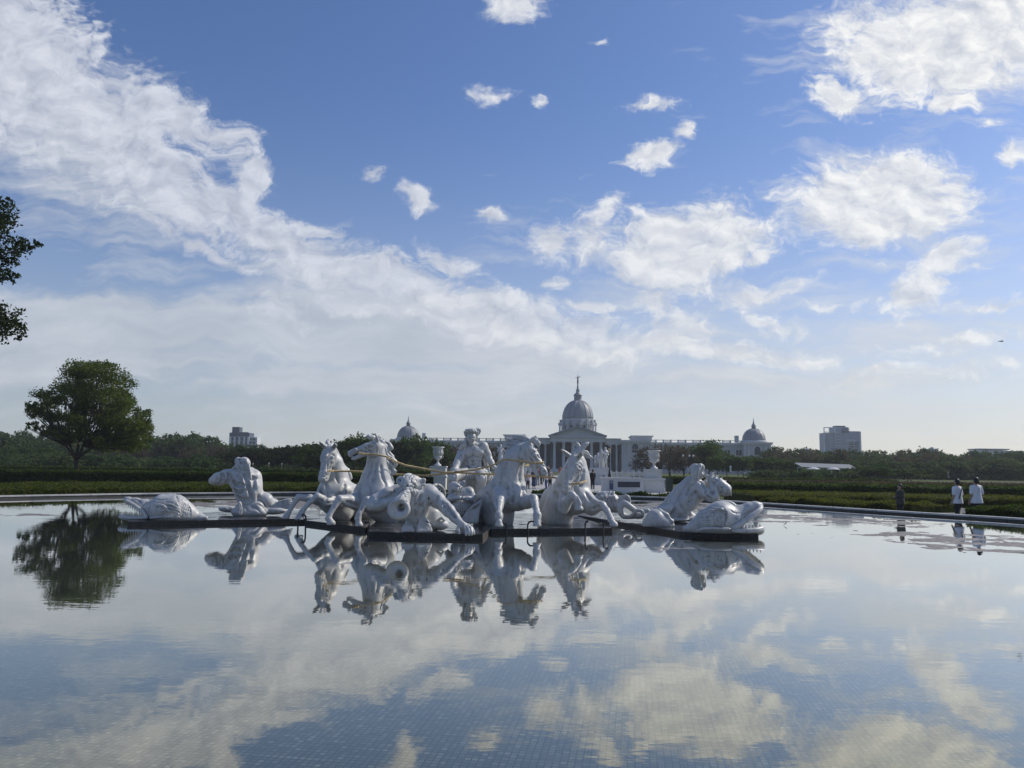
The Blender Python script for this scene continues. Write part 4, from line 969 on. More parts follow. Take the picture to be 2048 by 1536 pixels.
for i in range(8):   # cloth over the right shoulder
    a_ = i/7; m_.cur([(938-a_*2,884-a_*.5,.05,2.6),(930-a_*4+2,888+a_*1,-.12-.02*i,3.2),(927-a_*9+3,900+a_*3,-.16,3.0),(931-a_*9+4,912+a_*2,-.12,2.4)], .9)
for i in range(4): m_.cur([(934-i*1.5,905,-.16,2.2),(932-i*2,915,-.13,2.4),(929-i*3.5,925,-.05,2.2),(926-i*4,940,.1,2.0)], 1)
for i in range(9):   # hip cloth falling between the legs
    a_ = i/8; m_.cur([(925+a_*42,941-a_*2,-.35,3.4),(931+a_*30,949+a_*2,-.62+.1*a_,3.4),(934+a_*22,962+a_*3,-.62+.25*a_,3.2),(931+a_*22,982+a_*4,-.45+.3*a_,3.0)], 1.2)
for i in range(8):
    a_ = i/7; m_.cur([(958+a_*10,938-a_*2,-.3+.3*a_,3.2),(968+a_*10,943+a_*3,-.4+.3*a_,3.6),(974+a_*9,954+a_*3,-.3+.35*a_,3.4),(970+a_*12,966+a_*2,-.1+.3*a_,2.8)], 1.2)
m_.ch([(972,905,.25,3),(970,920,.3,4),(975,938,.3,5)],2); m_.ch([(921,925,.2,3),(917,945,.25,4),(915,965,.3,5)],2)
m_.gs([[(938-i*2.6,884),(929-i*2.4,893),(926-i*1.8,905),(932-i*2,916)] for i in range(5)],.9,k=.8,sink=.3)
m_.gs([[(930+i*5,945),(935+i*4,955),(936+i*3.6,970),(934+i*3.6,988)] for i in range(7)],1.0,k=.8,sink=.3); m_.gs([[(960+i*4,940),(970+i*3.4,947),(975+i*3,960)] for i in range(5)],1.0,k=.8,sink=.3)
m_.build('drapery', M_marble, t)
# chariot behind him
t = thing('chariot', (P(950,985,23.6).x, 23.6, 0), 'stone chariot with dark body and spoked wheels mostly hidden behind the seated driver', 'chariot')
X = Fig(23.6, (915,925,1025,1035), .03, (-.4,1.6))
X.el(955,975,.5,42,30,38,k=6); X.el(955,950,.3,30,24,34,k=4,mode='sub'); X.ch([(918,950,.1,3),(940,965,-.1,3.5),(970,965,-.1,3.5),(1000,948,.1,3.5)],3); X.ch([(925,1000,.3,14),(990,1005,.4,14)],5)
X.build('chariot_body', M_marble, t)
for wx, wd in ((873,23.0),(1014,23.4)):
    c0 = P(wx,990,wd); m = MB(); q = [(c0.x+.02*math.sin(a_*math.pi/12), c0.y+.30*math.sin(a_*math.pi/12), max(c0.z,.32)+.30*math.cos(a_*math.pi/12)) for a_ in range(25)]
    q = [(c0.x+.22*math.sin(a_*math.pi/12), c0.y+.20*math.sin(a_*math.pi/12), c0.z+.30*math.cos(a_*math.pi/12)) for a_ in range(25)]
    m.tube(q, .045, 8)
    wl = m.build('wheel', M_marble, t, True); m = MB()
    for a_ in range(0,24,3): m.tube([tuple(c0), q[a_]], .022, 6)
    m.build('spoke', M_marble, wl, True)

# ---------------------------------------------------------------- cherub triton with ribbed shell
t = new_statue('cherub_statue', 925, 1028, 20.9, 'small marble cherub merman lying on a ribbed shell between the front merman and the driver', 'cherub statue')
X = Fig(20.9, (885,958,960,1040), .0165, (-.7,.7))
X.ch([(928,990,0,14),(922,1005,.05,15),(925,1020,.1,16)], 6); X.el(920,988,0,14,10,11,rot=15,k=5)
X.el(937,984,.0,10.5,10,10,k=4); X.ch([(938,983,0,9),(945,993,-.15,6.5),(943,999,-.25,5)],4); X.ch([(913,988,-.05,7.5),(903,995,-.15,7),(900,999,-.2,6)],4)
X.ch([(900,998,-.22,5.6),(910,997,-.35,5),(919,996,-.42,4.4)],2.5); X.ch([(926,996.5,-.42,4.4),(936,997,-.36,5),(943,998,-.28,5)],2.5)
X.el(919.5,996,-.47,3,4.2,4,k=1); X.el(926.5,996.5,-.47,3,4.2,4,k=1)
for q in ((931,999.5),(934,1000.5),(937,1000)): X.ch([(q[0],q[1]-4,-.5,1.4),(q[0]+1,q[1],-.5,1.2)],.5)
X.ch([(903,1000,-.05,7),(893,1008,.05,6)],4); X.ch([(938,1003,.1,9),(944,1015,.2,9)],4)
human_head(X.S, P(913,976,20.75), (.50,-.70,.50), (-.45,.15,.88), .33, puff=True)
X.gs([[(905,1001),(912,1001),(919,1001)],[(915,985),(912,992)],[(933,978),(938,984),(943,984)],[(926,988),(930,994)]],.9,k=1.4); X.gs([[(912,972),(915,971)],[(918,976),(920,978)]],.8,k=.6)
X.build('body', M_marble, t)
m_ = Fig(20.9, (892,958,925,1000), .0155, (-.5,.5))
m_.el(908,977,.08,12.5,14,12,k=3)
for i in range(8): m_.cur([(912-i*1.5,966+i*2.2,-.10,2.2),(905-i*.5,970+i*2.6,-.05,2.6),(901,977+i*2.4,0,2.4)],.9)
m_.build('hair', M_marble, t)
m_ = Fig(20.9, (898,998,950,1036), .0155, (-.7,.5))
m_.el(923,1014,-.15,17,14,12,k=3)
for i in range(9):
    a_ = (i-4)/4; m_.cur([(923+a_*8,1002.5,-.30+.06*abs(a_),2.4),(923+a_*16,1010,-.36+.16*a_*a_,2.7),(923+a_*17.5,1020,-.34+.18*a_*a_,2.7),(923+a_*11,1029.5,-.26+.12*a_*a_,2.0)], .7)
m_.gs([[(923+(i-3.5)*2,1003),(923+(i-3.5)*4.3,1012),(923+(i-3.5)*4.4,1022),(923+(i-3.5)*2.6,1031)] for i in range(8)],1.0,k=.6,sink=.3)
m_.build('shell', M_marble, t)

# ---------------------------------------------------------------- left triton seen from behind
t = new_statue('triton_statue', 500, 1028, 23.4, 'left marble merman seen from behind, long hair and bare muscular back', 'merman statue', tri)
X = Fig(23.2, (410,905,590,1035), .02, (-1.0,1.0))
X.ch([(500,1008,.05,22),(499,993,.0,22),(496,978,-.02,26),(490,962,0,28)], 8)
X.el(476,957,.0,21,18,17,rot=15,k=7); X.el(503,962,.05,20,20,16,rot=-30,k=7); X.ch([(485,952,0,14),(488,940,-.02,11)],6)
X.ch([(468,950,0,13.5),(452,953,-.15,12.5),(435,957,-.25,10.5)],6); X.ch([(434,957,-.25,10.5),(426,961,-.22,8)],4)
X.ch([(427,962,-.2,7.5),(440,964,.05,7.2),(455,958,.25,6)],4); X.el(446,955,-.33,9,8,6,rot=10,k=4)
X.ch([(510,952,.05,12),(500,945,.3,10),(480,948,.5,8),(458,950,.5,7)],5)
for q in [[(488,948,-.36,1),(494,965,-.42,1.6),(500,985,-.36,1.6),(504,1002,-.34,1.3)],[(466,962,-.25,1),(474,970,-.38,1.6),(484,972,-.42,1.2)],[(470,980,-.3,1),(482,984,-.38,1.3)],[(506,955,-.3,1),(508,970,-.35,1.5),(514,982,-.3,1.2)],[(443,946,-.32,.8),(446,956,-.4,1),(441,964,-.35,.8)],[(458,945,-.3,.8),(460,955,-.35,1)],[(475,992,-.3,1),(490,1000,-.36,1.3)]]:
    X.cur(q, 5, 'sub')
X.ch([(516,996,.1,15),(531,1001,.1,14),(538,1012,.15,10)],6); X.ch([(530,1000,.2,12),(548,1006,.3,8),(558,1014,.35,4)],4)
X.gs([[(489,948),(494,963),(499,980),(504,998)],[(466,960),(475,968),(487,970)],[(468,978),(480,983),(492,981)],[(506,955),(509,970),(506,985)],[(474,948),(480,958),(478,966)],[(443,946),(447,956),(441,965)],[(457,946),(460,955),(456,963)],[(474,992),(488,999),(500,1003)],[(517,990),(519,1003),(528,1012)],[(431,952),(436,960)],[(494,948),(502,956),(512,956)]],2.0,k=4.5,sink=.45)
X.build('body', M_marble, t)
m_ = Fig(23.2, (462,905,512,965), .0175, (-.7,.5))
m_.el(488,928,.0,12.5,14,13,k=4); m_.el(476,922,-.1,6.5,8,7,k=3)
for i in range(9):
    a_ = i/8; m_.cur([(478+a_*14,918+a_*1,-.22,2.8),(476+a_*20,932,-.28,3.2),(480+a_*20,944+a_*2,-.26,3.0),(483+a_*19,954+(i%3)*2.5,-.26,1.8)],1)
m_.cur([(474,930,-.15,3),(466,938,-.1,2.5),(462,944,-.1,2)],1)
m_.gs([[(479+i*3.2,918),(478+i*3.6,930),(482+i*3.4,943),(484+i*3.2,954)] for i in range(7)],1.1,k=.8,sink=.35); m_.gs([[(472,918),(474,926),(478,934)],[(476,915),(480,922),(484,932)]],.9,k=.8)
m_.build('hair', M_marble, t)
m_ = Fig(23.2, (436,985,592,1036), .02, (-.8,1.0))
m_.ch([(483,1016,-.15,11),(516,1014,-.15,11.5)],5); m_.el(499,1024,-.1,36,14,22,k=5); m_.cur([(479,1006,-.5,3),(481,1018,-.55,2.5),(480,1028,-.55,3)],3); m_.el(458,1018,.5,22,6.5,14,k=4); m_.el(545,1021,.1,28,8,14,k=4)
m_.gs([[(480,1008),(482,1018),(481,1028)],[(500,1010),(512,1016),(522,1026)],[(515,1008),(527,1015),(533,1026)],[(490,1014),(498,1024)],[(455,1014),(466,1020)]],1.1,k=2)
m_.build('rock_base', M_marble, t, cut=ZT)
m_ = Fig(23.2, (538,990,596,1026), .0165, (-.5,.8))
for i in range(5): m_.cur([(546,1012+i*1.3,.05,2.8),(560,1005+i*2.2,.1,3.6),(574,1000.5+i*3.5,.15,3.2),(583+i,999+i*5,.2,1.4)], 1)
m_.gs([[(548,1010+i*2),(562,1004+i*3),(576,1001+i*4)] for i in range(4)],.9,k=.8)
m_.build('tail_fin', M_marble, t)

# ---------------------------------------------------------------- right triton with conch
t = new_statue('triton_statue', 1372, 1036, 22.6, 'marble merman on the right leaning back in profile and blowing a spiked conch', 'merman statue', tri)
X = Fig(22.6, (1285,920,1470,1045), .02, (-.8,.9))
X.ch([(1394,975,.0,17),(1387,988,.0,19.5),(1372,1002,.0,21),(1355,1015,.0,20),(1345,1022,.05,15)], 8)
X.ch([(1380,965,.05,13),(1362,985,.05,15),(1345,1002,.05,13),(1325,1018,.05,8),(1300,1026,.1,4)], 6)
X.ch([(1370,1012,-.1,12),(1367,1028,-.1,8),(1368,1036,-.1,8)],5); X.ch([(1350,1020,-.15,10),(1345,1034,-.15,7)],4)
X.el(1397,976,-.2,13.5,12,12,rot=20,k=6); X.ch([(1398,977,-.22,11.5),(1410,987,-.32,10.5),(1422,995,-.35,9.8)],5); X.el(1429,995,-.35,8.5,8.5,8,k=3)
X.ch([(1430,992,-.35,8.2),(1428,980,-.3,7.6),(1421,966,-.25,5.4)],4); X.el(1421,962,-.25,5.5,6,5,k=2)
X.ch([(1400,970,.25,9),(1415,978,.3,8),(1412,965,.15,6)],4)
for i in range(4): X.ch([(1418+i*1.5,958+i*2,-.32,2),(1423+i*1.6,955+i*2.6,-.34,1.8),(1427+i*1.2,957+i*2.6,-.28,1.4)],.7)
X.ch([(1388,962,0,10.5),(1393,952,0,9.5)],5)
human_head(X.S, P(1396,944,22.6), (.93,-.12,-.06), (-.05,0,1), .42, puff=True)
X.cur([(1392,985,-.35,1),(1380,995,-.4,1.6),(1376,1012,-.38,1.2)],5,'sub'); X.cur([(1372,972,-.25,1),(1360,990,-.3,1.3)],5,'sub'); X.cur([(1403,968,-.42,1),(1411,978,-.5,1.1)],3,'sub')
X.gs([[(1392,984),(1382,993),(1376,1008)],[(1370,972),(1358,990),(1350,1006)],[(1403,966),(1411,977),(1410,988)],[(1386,1000),(1378,1004)],[(1383,1008),(1374,1012)],[(1420,985),(1428,984)],[(1378,975),(1372,990)],[(1360,1008),(1366,1022)],[(1414,992),(1422,1000)]],1.8,k=4,sink=.45)
X.gs([[(1404,941),(1407,941)],[(1409,951),(1412,951)]],.8,k=.6); X.gs([[(1402,938),(1406,937.5)]],1.2,'add',k=.8,sink=.3); X.gs([[(1330+i*6,1012+i),(1324+i*6,1022),(1316+i*7,1030)] for i in range(5)],.9,k=1.4)
X.build('body', M_marble, t)
m_ = Fig(22.6, (1366,918,1412,985), .0175, (-.5,.6))
m_.el(1391,940,.02,13,13,13.5,k=4)
for i in range(8):
    a_ = i/7; m_.cur([(1402-a_*10,930+a_*1,-.20-.03*(i%2),2.8),(1396-a_*10,940,-.28,3.2),(1394-a_*9,953,-.28,3.0),(1392-a_*12,966+(i%3)*2,-.25,1.9)],1)
m_.cur([(1401,930,-.05,3.4),(1405,933,-.05,3.2),(1407,938,-.08,2.2)],1.2)
m_.gs([[(1403-i*3,929),(1396-i*2.6,938),(1395-i*2.6,950),(1392-i*2.8,962)] for i in range(7)],1.1,k=.8,sink=.35); m_.gs([[(1400,932),(1392,928),(1384,932)],[(1402,936),(1393,933),(1383,938)]],.9,k=.8)
m_.build('hair', M_marble, t)
m_ = Fig(22.6, (1410,940,1472,995), .0165, (-.8,.5))
m_.ch([(1414,953,-.12,4.5),(1424,960,-.18,8.5),(1438,970,-.24,12.5),(1450,979,-.28,13)],4); m_.el(1456,981,-.3,6,13,11,rot=-40,k=3); m_.el(1462,984,-.32,4.5,9.5,7.5,rot=-40,k=2,mode='sub')
for i in range(4):
    for j in range(3): m_.ch([(1420+i*8+j*2,952+i*5-j*0.5,-.2+(j-1)*.1,2.6),(1424+i*8+j*2,946+i*5.5-j*.5,-.2+(j-1)*.12,1.4)],.8)
for i in range(3): m_.cur([(1424+i*11,951+i*9,-.35,1.0),(1420+i*11,960+i*9,-.45,1.2),(1419+i*11,970+i*8,-.35,1.0)],1.4,'sub')
m_.gs([[(1424+i*8,951+i*7),(1420+i*8,960+i*7),(1420+i*8,969+i*6)] for i in range(5)],1.1,k=1,sink=.3)
m_.build('conch', M_marble, t)
m_ = Fig(22.6, (1290,1005,1405,1044), .02, (-.7,.7))
for i in range(7): m_.cur([(1350-i*3,1006+i*1.5,-.2,3.4),(1340-i*5,1018+i*.5,-.3,4.4),(1330-i*5,1032,-.3,4.5)],1.5)
m_.cur([(1372,1020,.1,6),(1380,1032,.1,7),(1392,1037,.1,5)],4); m_.el(1382,1037,.1,20,6,16,k=4); m_.el(1340,1038,0,40,6,22,k=4)
m_.build('fish_tail', M_marble, t, cut=ZT)

# ---------------------------------------------------------------- fish
fishg = 'marble sea monster fish of the fountain'
t = new_statue('fish_statue', 330, 1036, 21.2, 'gaping marble sea monster on the left end of the slab, jaws to the left', 'fish statue', fishg)
X = Fig(21.2, (238,980,420,1042), .0175, (-.9,1.0))
X.ch([(300,1024,0,15),(325,1019,0,27),(350,1020,0,28),(372,1027,.1,20),(395,1034,.2,9),(412,1036,.2,4)], 8)
X.el(325,1008,-.1,22,12,18,rot=-15,k=5); X.ch([(320,996,.02,6),(340,993,.02,5),(362,998,.05,5)],4)
X.ch([(304,1018,0,17),(290,1012,0,12.5),(272,1005,0,8.5),(257,1001,0,6.6)],5); X.ch([(257,1000,0,6.2),(252,998.5,0,5)],3); X.ch([(254,1001,0,4.5),(262,1006,0,4.5)],3)
for s_ in (-1,1): X.cur([(252,1001,.16*s_,2.6),(268,1010,.24*s_,2.8),(284,1022,.32*s_,3),(292,1034,.3*s_,3)],2)
X.ch([(255,1010,0,1),(275,1022,0,8),(285,1028,0,8)],3,'sub')
X.el(322,1021,-.44,9.5,7.5,3.5,k=1.5); X.el(322,1021,-.49,7.6,5.8,2.8,k=.8,mode='sub'); X.el(322,1021,-.455,5.4,4.3,2.6,k=.4); X.el(322,1021,-.50,2.6,2.0,2,k=.4,mode='sub')
X.cur([(306,1008,-.3,2.4),(318,1010,-.42,2.6),(330,1013,-.45,2.4),(338,1024,-.42,2)],2)
X.cur([(330,1007,-.35,1.6),(345,1010,-.4,1.8),(358,1017,-.4,1.4)],1.5); X.cur([(336,1014,-.42,1.4),(350,1018,-.42,1.5),(360,1023,-.4,1.2)],1.5); X.cur([(338,1020,-.44,1.4),(350,1025,-.42,1.5),(358,1029,-.4,1.2)],1.5)
for i in range(5): X.cur([(352+i*5,993+i*2.5,-.12,.7),(360+i*5,1006+i*2,-.42,.95),(366+i*4,1020+i,-.46,.95),(367+i*3.6,1034,-.4,.8)],.9,'sub')
X.cur([(300,1036,-.3,2),(330,1034,-.42,2),(358,1034,-.42,2)],1.5)
for x_,y_ in ((335,990),(345,989),(356,992),(366,997),(372,1002)): X.ch([(x_,y_+3,.02,4),(x_+3,y_-1,.02,2)],2)
X.gs([[(350+i*4.5,994+i*2.4),(357+i*4.4,1005+i*2),(363+i*3.6,1020+i),(364+i*3.4,1033)] for i in range(6)],1.0,k=.8,sink=.3)
X.gs([[(331,1004),(345,1006),(357,1013)],[(333,1010),(346,1013),(358,1019)],[(336,1017),(348,1020),(359,1025)],[(308,1010),(316,1006),(328,1008),(336,1016)],[(300,1012),(296,1022),(299,1032)],[(292,1004),(286,1012)],[(310,998),(322,1000),(334,998)]],1.2,k=1.6,sink=.35)
X.gs([[(322.5+9*math.cos(a*.63),1021+7*math.sin(a*.63)) for a in range(11)]],1.0,k=.6); X.gs([[(322.5+5.5*math.cos(a*.63),1021+4.4*math.sin(a*.63)) for a in range(11)]],.9,k=.6); X.gs([[(322.5+2.2*math.cos(a*.63),1021+1.8*math.sin(a*.63)) for a in range(11)]],.8,k=.6)
X.gs([[(268,999),(277,1001),(285,1008)],[(262,998),(272,1005)]],.9,k=1)
X.build('body', M_marble, t, cut=ZT)
m = Fig(21.2, (236,1024,300,1044), .0155, (-.6,.6))
for s_ in (-1,1): m.cur([(242,1033,0,3.4),(250,1035,.2*s_,3.2),(270,1036,.3*s_,3),(292,1035,.32*s_,3.4)],2)
m.cur([(242,1033,0,3.6),(252,1036,0,4),(275,1037,0,4)],3); jw = m.build('lower_jaw', M_marble, t)
for i in range(8):
    for s_ in (-1,1):
        m = MB(); a_ = i/7; q = P(253+a_*30,1004+a_*20,21.2+(.14+.16*a_)*s_); m.lathe([(.001,-.11),(.012,-.07),(.028,0),(.001,.02)], tuple(q), 6); m.build('tooth', M_marble, t); m = MB()
        q = P(247+a_*38,1031+a_*1,21.2+(.08+.2*a_)*s_); m.lathe([(.026,0),(.014,.05),(.001,.09)], tuple(q), 6); m.build('tooth', M_marble, t)

t = new_statue('fish_statue', 1440, 1064, 18.9, 'marble sea monster with spiral eye and fanged snout on the right slab', 'fish statue', fishg)
X = Fig(18.9, (1355,995,1532,1072), .0165, (-1.0,1.0))
X.ch([(1372,1057,.1,6),(1392,1052,.05,13),(1415,1042,0,24),(1440,1036,0,31),(1462,1040,0,27)], 8)
X.el(1452,1020,0,22,13,17,rot=20,k=6); X.cur([(1432,1011,0,3),(1446,1006,0,3.4),(1462,1007,0,3.4),(1474,1016,0,3)],3)
X.ch([(1465,1036,0,23),(1480,1028,0,16),(1497,1018,0,12),(1511,1013,0,10)],6); X.ch([(1509,1012,0,9),(1519,1012,0,7.5)],4)
for s_ in (-1,1):
    X.cur([(1522,1016,.10*s_,4),(1516,1022,.22*s_,4),(1500,1034,.32*s_,4.6),(1480,1049,.36*s_,4.6),(1466,1056,.34*s_,4)],3)
X.ch([(1520,1030,0,3),(1500,1040,0,11),(1482,1048,0,9)],3,'sub'); X.ch([(1521,1024,0,2),(1505,1032,0,8)],3,'sub')
sp = [(1440+math.cos(a_)*r_, 1038+math.sin(a_)*r_, -.385, .75) for a_, r_ in [(i*.42, 9.4-i*.40) for i in range(22)]]
X.el(1440,1038,-.33,11.5,11.5,4,k=2); 
X.cur([(1424,1016,-.28,2.2),(1442,1018,-.40,2.6),(1453,1022,-.42,2.4),(1456,1036,-.42,2.2),(1452,1050,-.4,2)],2)
for i in range(7): X.cur([(1413+i*1.0,1014+i*5.2,-.20-.02*i,1.0),(1405+i*.3,1014.5+i*5.4,-.22-.01*i,1.2),(1396-i*1.0,1017+i*5.2,-.2,.8)][::-1],1.2,'sub')
for i in range(4): X.cur([(1412-i*3,1022+i*9,-.36,1.2),(1422-i*3,1020+i*9,-.40,1.4),(1430-i*4,1020+i*9,-.40,1.0)],1)
X.cur([(1396,1062,-.3,2.2),(1408,1057,-.42,2.2),(1440,1057,-.48,2.4),(1460,1058,-.45,2.2)],1.6)
X.cur([(1483,1030,-.28,1),(1492,1024,-.26,1.2),(1502,1021,-.24,1)],2,'sub'); X.cur([(1472,1036,-.34,1),(1480,1042,-.34,1.2)],2,'sub')
X.cur([(1425,1052,-.44,1.2),(1445,1054,-.48,1.2)],1,'sub')
X.gs([[(1440+math.cos(i*.42)*(9.6-i*.42),1038+math.sin(i*.42)*(9.6-i*.42)) for i in range(21)]],1.15,k=.6,sink=.25)
X.gs([[(1398,1016+i*7),(1406,1013+i*7),(1415,1012+i*7)] for i in range(6)],1.2,k=1,sink=.35)
X.gs([[(1426,1018),(1441,1014),(1450,1020),(1452,1036),(1449,1050)],[(1420,1026),(1430,1024)],[(1460,1020),(1470,1026),(1480,1026)],[(1484,1030),(1494,1025),(1504,1022)],[(1470,1034),(1476,1044)],[(1486,1036),(1496,1030)],[(1404,1058),(1425,1054),(1450,1055)]],1.1,k=1.5,sink=.35)
X.build('body', M_marble, t, cut=ZT)
m = Fig(18.9, (1455,1045,1532,1074), .0155, (-.8,.8))
for s_ in (-1,1): m.cur([(1466,1061,.34*s_,3.6),(1490,1061.5,.34*s_,4),(1512,1060,.26*s_,4.4),(1524,1057,.10*s_,4.8)],3)
m.cur([(1480,1064,0,5),(1510,1063,0,6),(1522,1060,0,6)],5); m.build('lower_jaw', M_marble, t)
for i in range(7):
    for s_ in (-1,1):
        m = MB(); a_ = i/6; q = P(1478+a_*42,1058-a_*3,18.9+(.34-.24*a_)*s_); m.lathe([(.030,0),(.017,.055),(.001,.10)], tuple(q), 6); m.build('tooth', M_marble, t); m = MB()
        q = P(1480+a_*38,1047-a_*25,18.9+(.34-.2*a_)*s_); m.lathe([(.001,-.10),(.014,-.06),(.026,0),(.001,.02)], tuple(q), 6); m.build('tooth', M_marble, t)

t = new_statue('fish_statue', 1215, 1020, 24.8, 'scaly marble sea monster half hidden behind the rightmost horse, curled snout to the right', 'fish statue', fishg)
X = Fig(24.8, (1178,975,1265,1028), .02, (-.8,.8))
X.ch([(1190,1008,0,10),(1208,1002,0,18),(1222,1006,0,18),(1234,1014,0,11)],7); X.ch([(1236,1006,-.1,6),(1247,1000,-.1,8),(1256,1006,-.1,6)],4); X.cur([(1243,994,-.15,3),(1254,993,-.2,3.4),(1258,1000,-.2,3),(1253,1005,-.2,2.4)],1.2)
for i in range(6): X.cur([(1195+i*6,987+i%2*1,-.15,2.6),(1198+i*6,984,-.1,2)],1.5)
for i in range(4):
    for j in range(4): X.el(1203+i*8+j%2*4,994+j*6,-.33+.02*j,4.4,3.6,2.6,k=.8)
X.cur([(1218,990,-.35,1.2),(1224,1000,-.42,1.4),(1220,1010,-.42,1.2),(1226,1018,-.4,1)],1.4,'sub')
X.gs([[(1200+i*8,988),(1198+i*8,1000),(1202+i*8,1015)] for i in range(4)],1.0,k=1)
X.build('body', M_marble, t, cut=ZT)
t = new_statue('coiled_tail_statue', 1262, 1033, 22.9, 'coiled marble serpent tail rising from the slab beside the scaly fish', 'tail sculpture')
X = Fig(22.8, (1232,1000,1302,1044), .0175, (-.6,.6))
X.cur([(1248,1031,.05,5),(1242,1026,.0,5),(1241,1014,0,5.4),(1248,1007,0,5.6),(1256,1011,-.05,5.4),(1266,1018,-.05,5),(1274,1023,0,4)],2)
X.cur([(1246,1032,.0,5),(1258,1033,.05,4.5),(1268,1033,.05,4)],2)
X.el(1276,1030,-.05,13,8,12,k=3); X.cur([(1268,1028,-.2,3),(1274,1021,-.25,3),(1283,1022,-.25,3),(1286,1028,-.25,2.6),(1280,1031,-.28,2)],1.2); X.cur([(1284,1024,0,4),(1294,1021,0,3.6),(1300,1024,0,2)],2)
X.build('coil', M_marble, t, cut=ZT)
t = new_statue('fin_rock_statue', 1316, 1050, 20.9, 'rounded marble rock with a notched crest lying in front of the conch blower', 'rock sculpture')
X = Fig(20.8, (1276,1008,1356,1056), .0175, (-.7,.7))
X.ch([(1298,1048,0,14),(1312,1040,0,20),(1328,1046,0,14),(1342,1050,.05,7)],7); X.cur([(1318,1020,-.05,3),(1326,1026,-.1,3),(1334,1030,-.1,3),(1338,1038,-.1,2.8),(1345,1044,-.1,3)],3)
for i in range(5): X.ch([(1320+i*6,1024+i*5,-.05,3.4),(1322+i*6,1019+i*5,-.05,1.5)],1.5)
X.build('rock', M_marble, t, cut=ZT)
# white boulders and fins between

# ---------------------------------------------------------------- water jets: black iron pipes
noz = 'black curved jet pipes at the slab edges'
PP = [([(1069,1043),(1060,1042.5),(1055.5,1048),(1055,1054),(1056.5,1064)],19.3,'curved black jet pipe hooking beside the drooping hoof of the horse looking right'),
      ([(1174,1043),(1170,1046),(1170.5,1060)],19.1,'straight black jet pipe on the slab under the bowed horse'),
      ([(1214,1043),(1209,1042.5),(1206.5,1047),(1206.5,1058)],19.2,'black hooked jet pipe by the outstretched hoof of the rightmost horse'),
      ([(1009,1046),(1012,1044.5),(1012.5,1060)],19.2,'black jet pipe standing between the two hooves of the horse looking right'),
      ([(596,1042),(596,1052)],19.9,'short black jet pipe under the hoof of the leftmost horse'),
      ([(607,1030),(611,1031),(612,1040),(611,1052)],19.9,'tall black jet pipe at the corner between two left slabs'),
      ([(733,1045),(738,1044),(739,1049),(735,1052)],18.6,'small hooked black pipe beside the front merman elbow')]
for pts, D_, lab in PP:
    b = P(pts[-1][0], pts[-1][1], D_); tt = thing('fountain_jet', (b.x, D_, -.05), lab, 'fountain jet', noz)
    q = [P(x,y,D_) for x,y in pts]; q[-1].z = -.05
    MB().tube(sm(q,2), .022, 8).build('pipe', M_iron, tt, True)
    n = q[0]; MB().tube([n+(q[0]-q[1]).normalized()*.05, n, n.lerp(q[1],.3)], [.018,.034,.026], 8).build('nozzle', M_iron, tt, True)
# pebbles and leaves on the slab
for i,(x,y,D_) in enumerate([(1165,1037,20.9),(1172,1039,20.8),(1180,1041,20.6),(1158,1034,21.2),(645,1030,22),(660,1031,21.8),(675,1029,22)]):
    pass
# ============================================================ museum (axis at px 1155)
M_fac = simple('facade_stone', (.46,.47,.47), .8, .07, .25, .1)
M_fac2 = simple('facade_base_stone', (.56,.56,.555), .8, .07, .3, .1)
M_dark = simple('dark_glass', (.008,.018,.032), .75, .3, .3)  # evenly dark blue glass for panes and glazing
def dome_mat():
    m, nt, b = nmat('dome_metal'); l = nt.links.new
    tc = N(nt,'ShaderNodeTexCoord'); wv = N(nt,'ShaderNodeTexWave', Scale=1.1); wv.bands_direction = 'Z'
    l(tc.outputs['Object'], wv.inputs[0])
    l(ramp(nt, wv.outputs['Color'], [(.0,(.20,.21,.22)),(.12,(.27,.285,.30)),(1,(.29,.305,.32))]), b.inputs['Base Color'])
    b.inputs['Roughness'].default_value = .55
    return m
M_dome = dome_mat()
mo = P(1155, 938.5, 300); MUS = thing('museum_building', (mo.x, 300, 0.25), 'long pale grey museum palace with columned portico, tall central dome and two small end domes', 'museum', rz=R(-5.0))
MM = MUS.matrix_basis.copy()
def mb(name, m, mat, parent=MUS, smooth=False): return m.build(name, mat, parent, smooth, local=(parent is MUS))
def part(m, name, mat, parent=None, smooth=False):
    o = m.build(name, mat, None, smooth); o.parent = parent or MUS; return o
# wings
for s in (-1,1):
    x0, x1 = sorted((s*27.5, s*65)); part(MB().box(x0, x1, 3, 20, 0, 11.2), 'wall', M_fac)
    x0, x1 = sorted((s*10.6, s*17)); part(MB().box(x0, x1, 6, 20, 0, 11.4), 'wall', M_fac)
for s in (-1,1):
    x0, x1 = sorted((s*27.4, s*65)); part(MB().box(x0, x1, 2.4, 20.2, 11.2, 11.9).box(x0, x1, 2.7, 3.0, 6.6, 6.95), 'cornice', M_fac2)
    x0, x1 = sorted((s*10.7, s*17)); part(MB().box(x0, x1, 1.6, 20.1, 11.0, 13.0).box(x0, x1, 1.2, 20.3, 13.0, 13.4), 'cornice', M_fac2)
for s in (-1,1):
    m = MB(); x0, x1 = sorted((s*27.6, s*64.5)); m.box(x0, x1, 2.7, 2.95, 12.85, 13.05); m.box(x0, x1, 2.7, 2.95, 11.9, 12.1)
    n = 13
    for i in range(n+1):
        xx = x0+(x1-x0)*i/n; m.box(xx-.28, xx+.28, 2.6, 3.05, 11.9, 13.15)
        if i < n and i % 2 == 0:
            for j in range(8): q = xx+.5+j*.27; m.box(q, q+.13, 2.75, 2.9, 12.1, 12.85)
    part(m, 'balustrade', M_fac2)
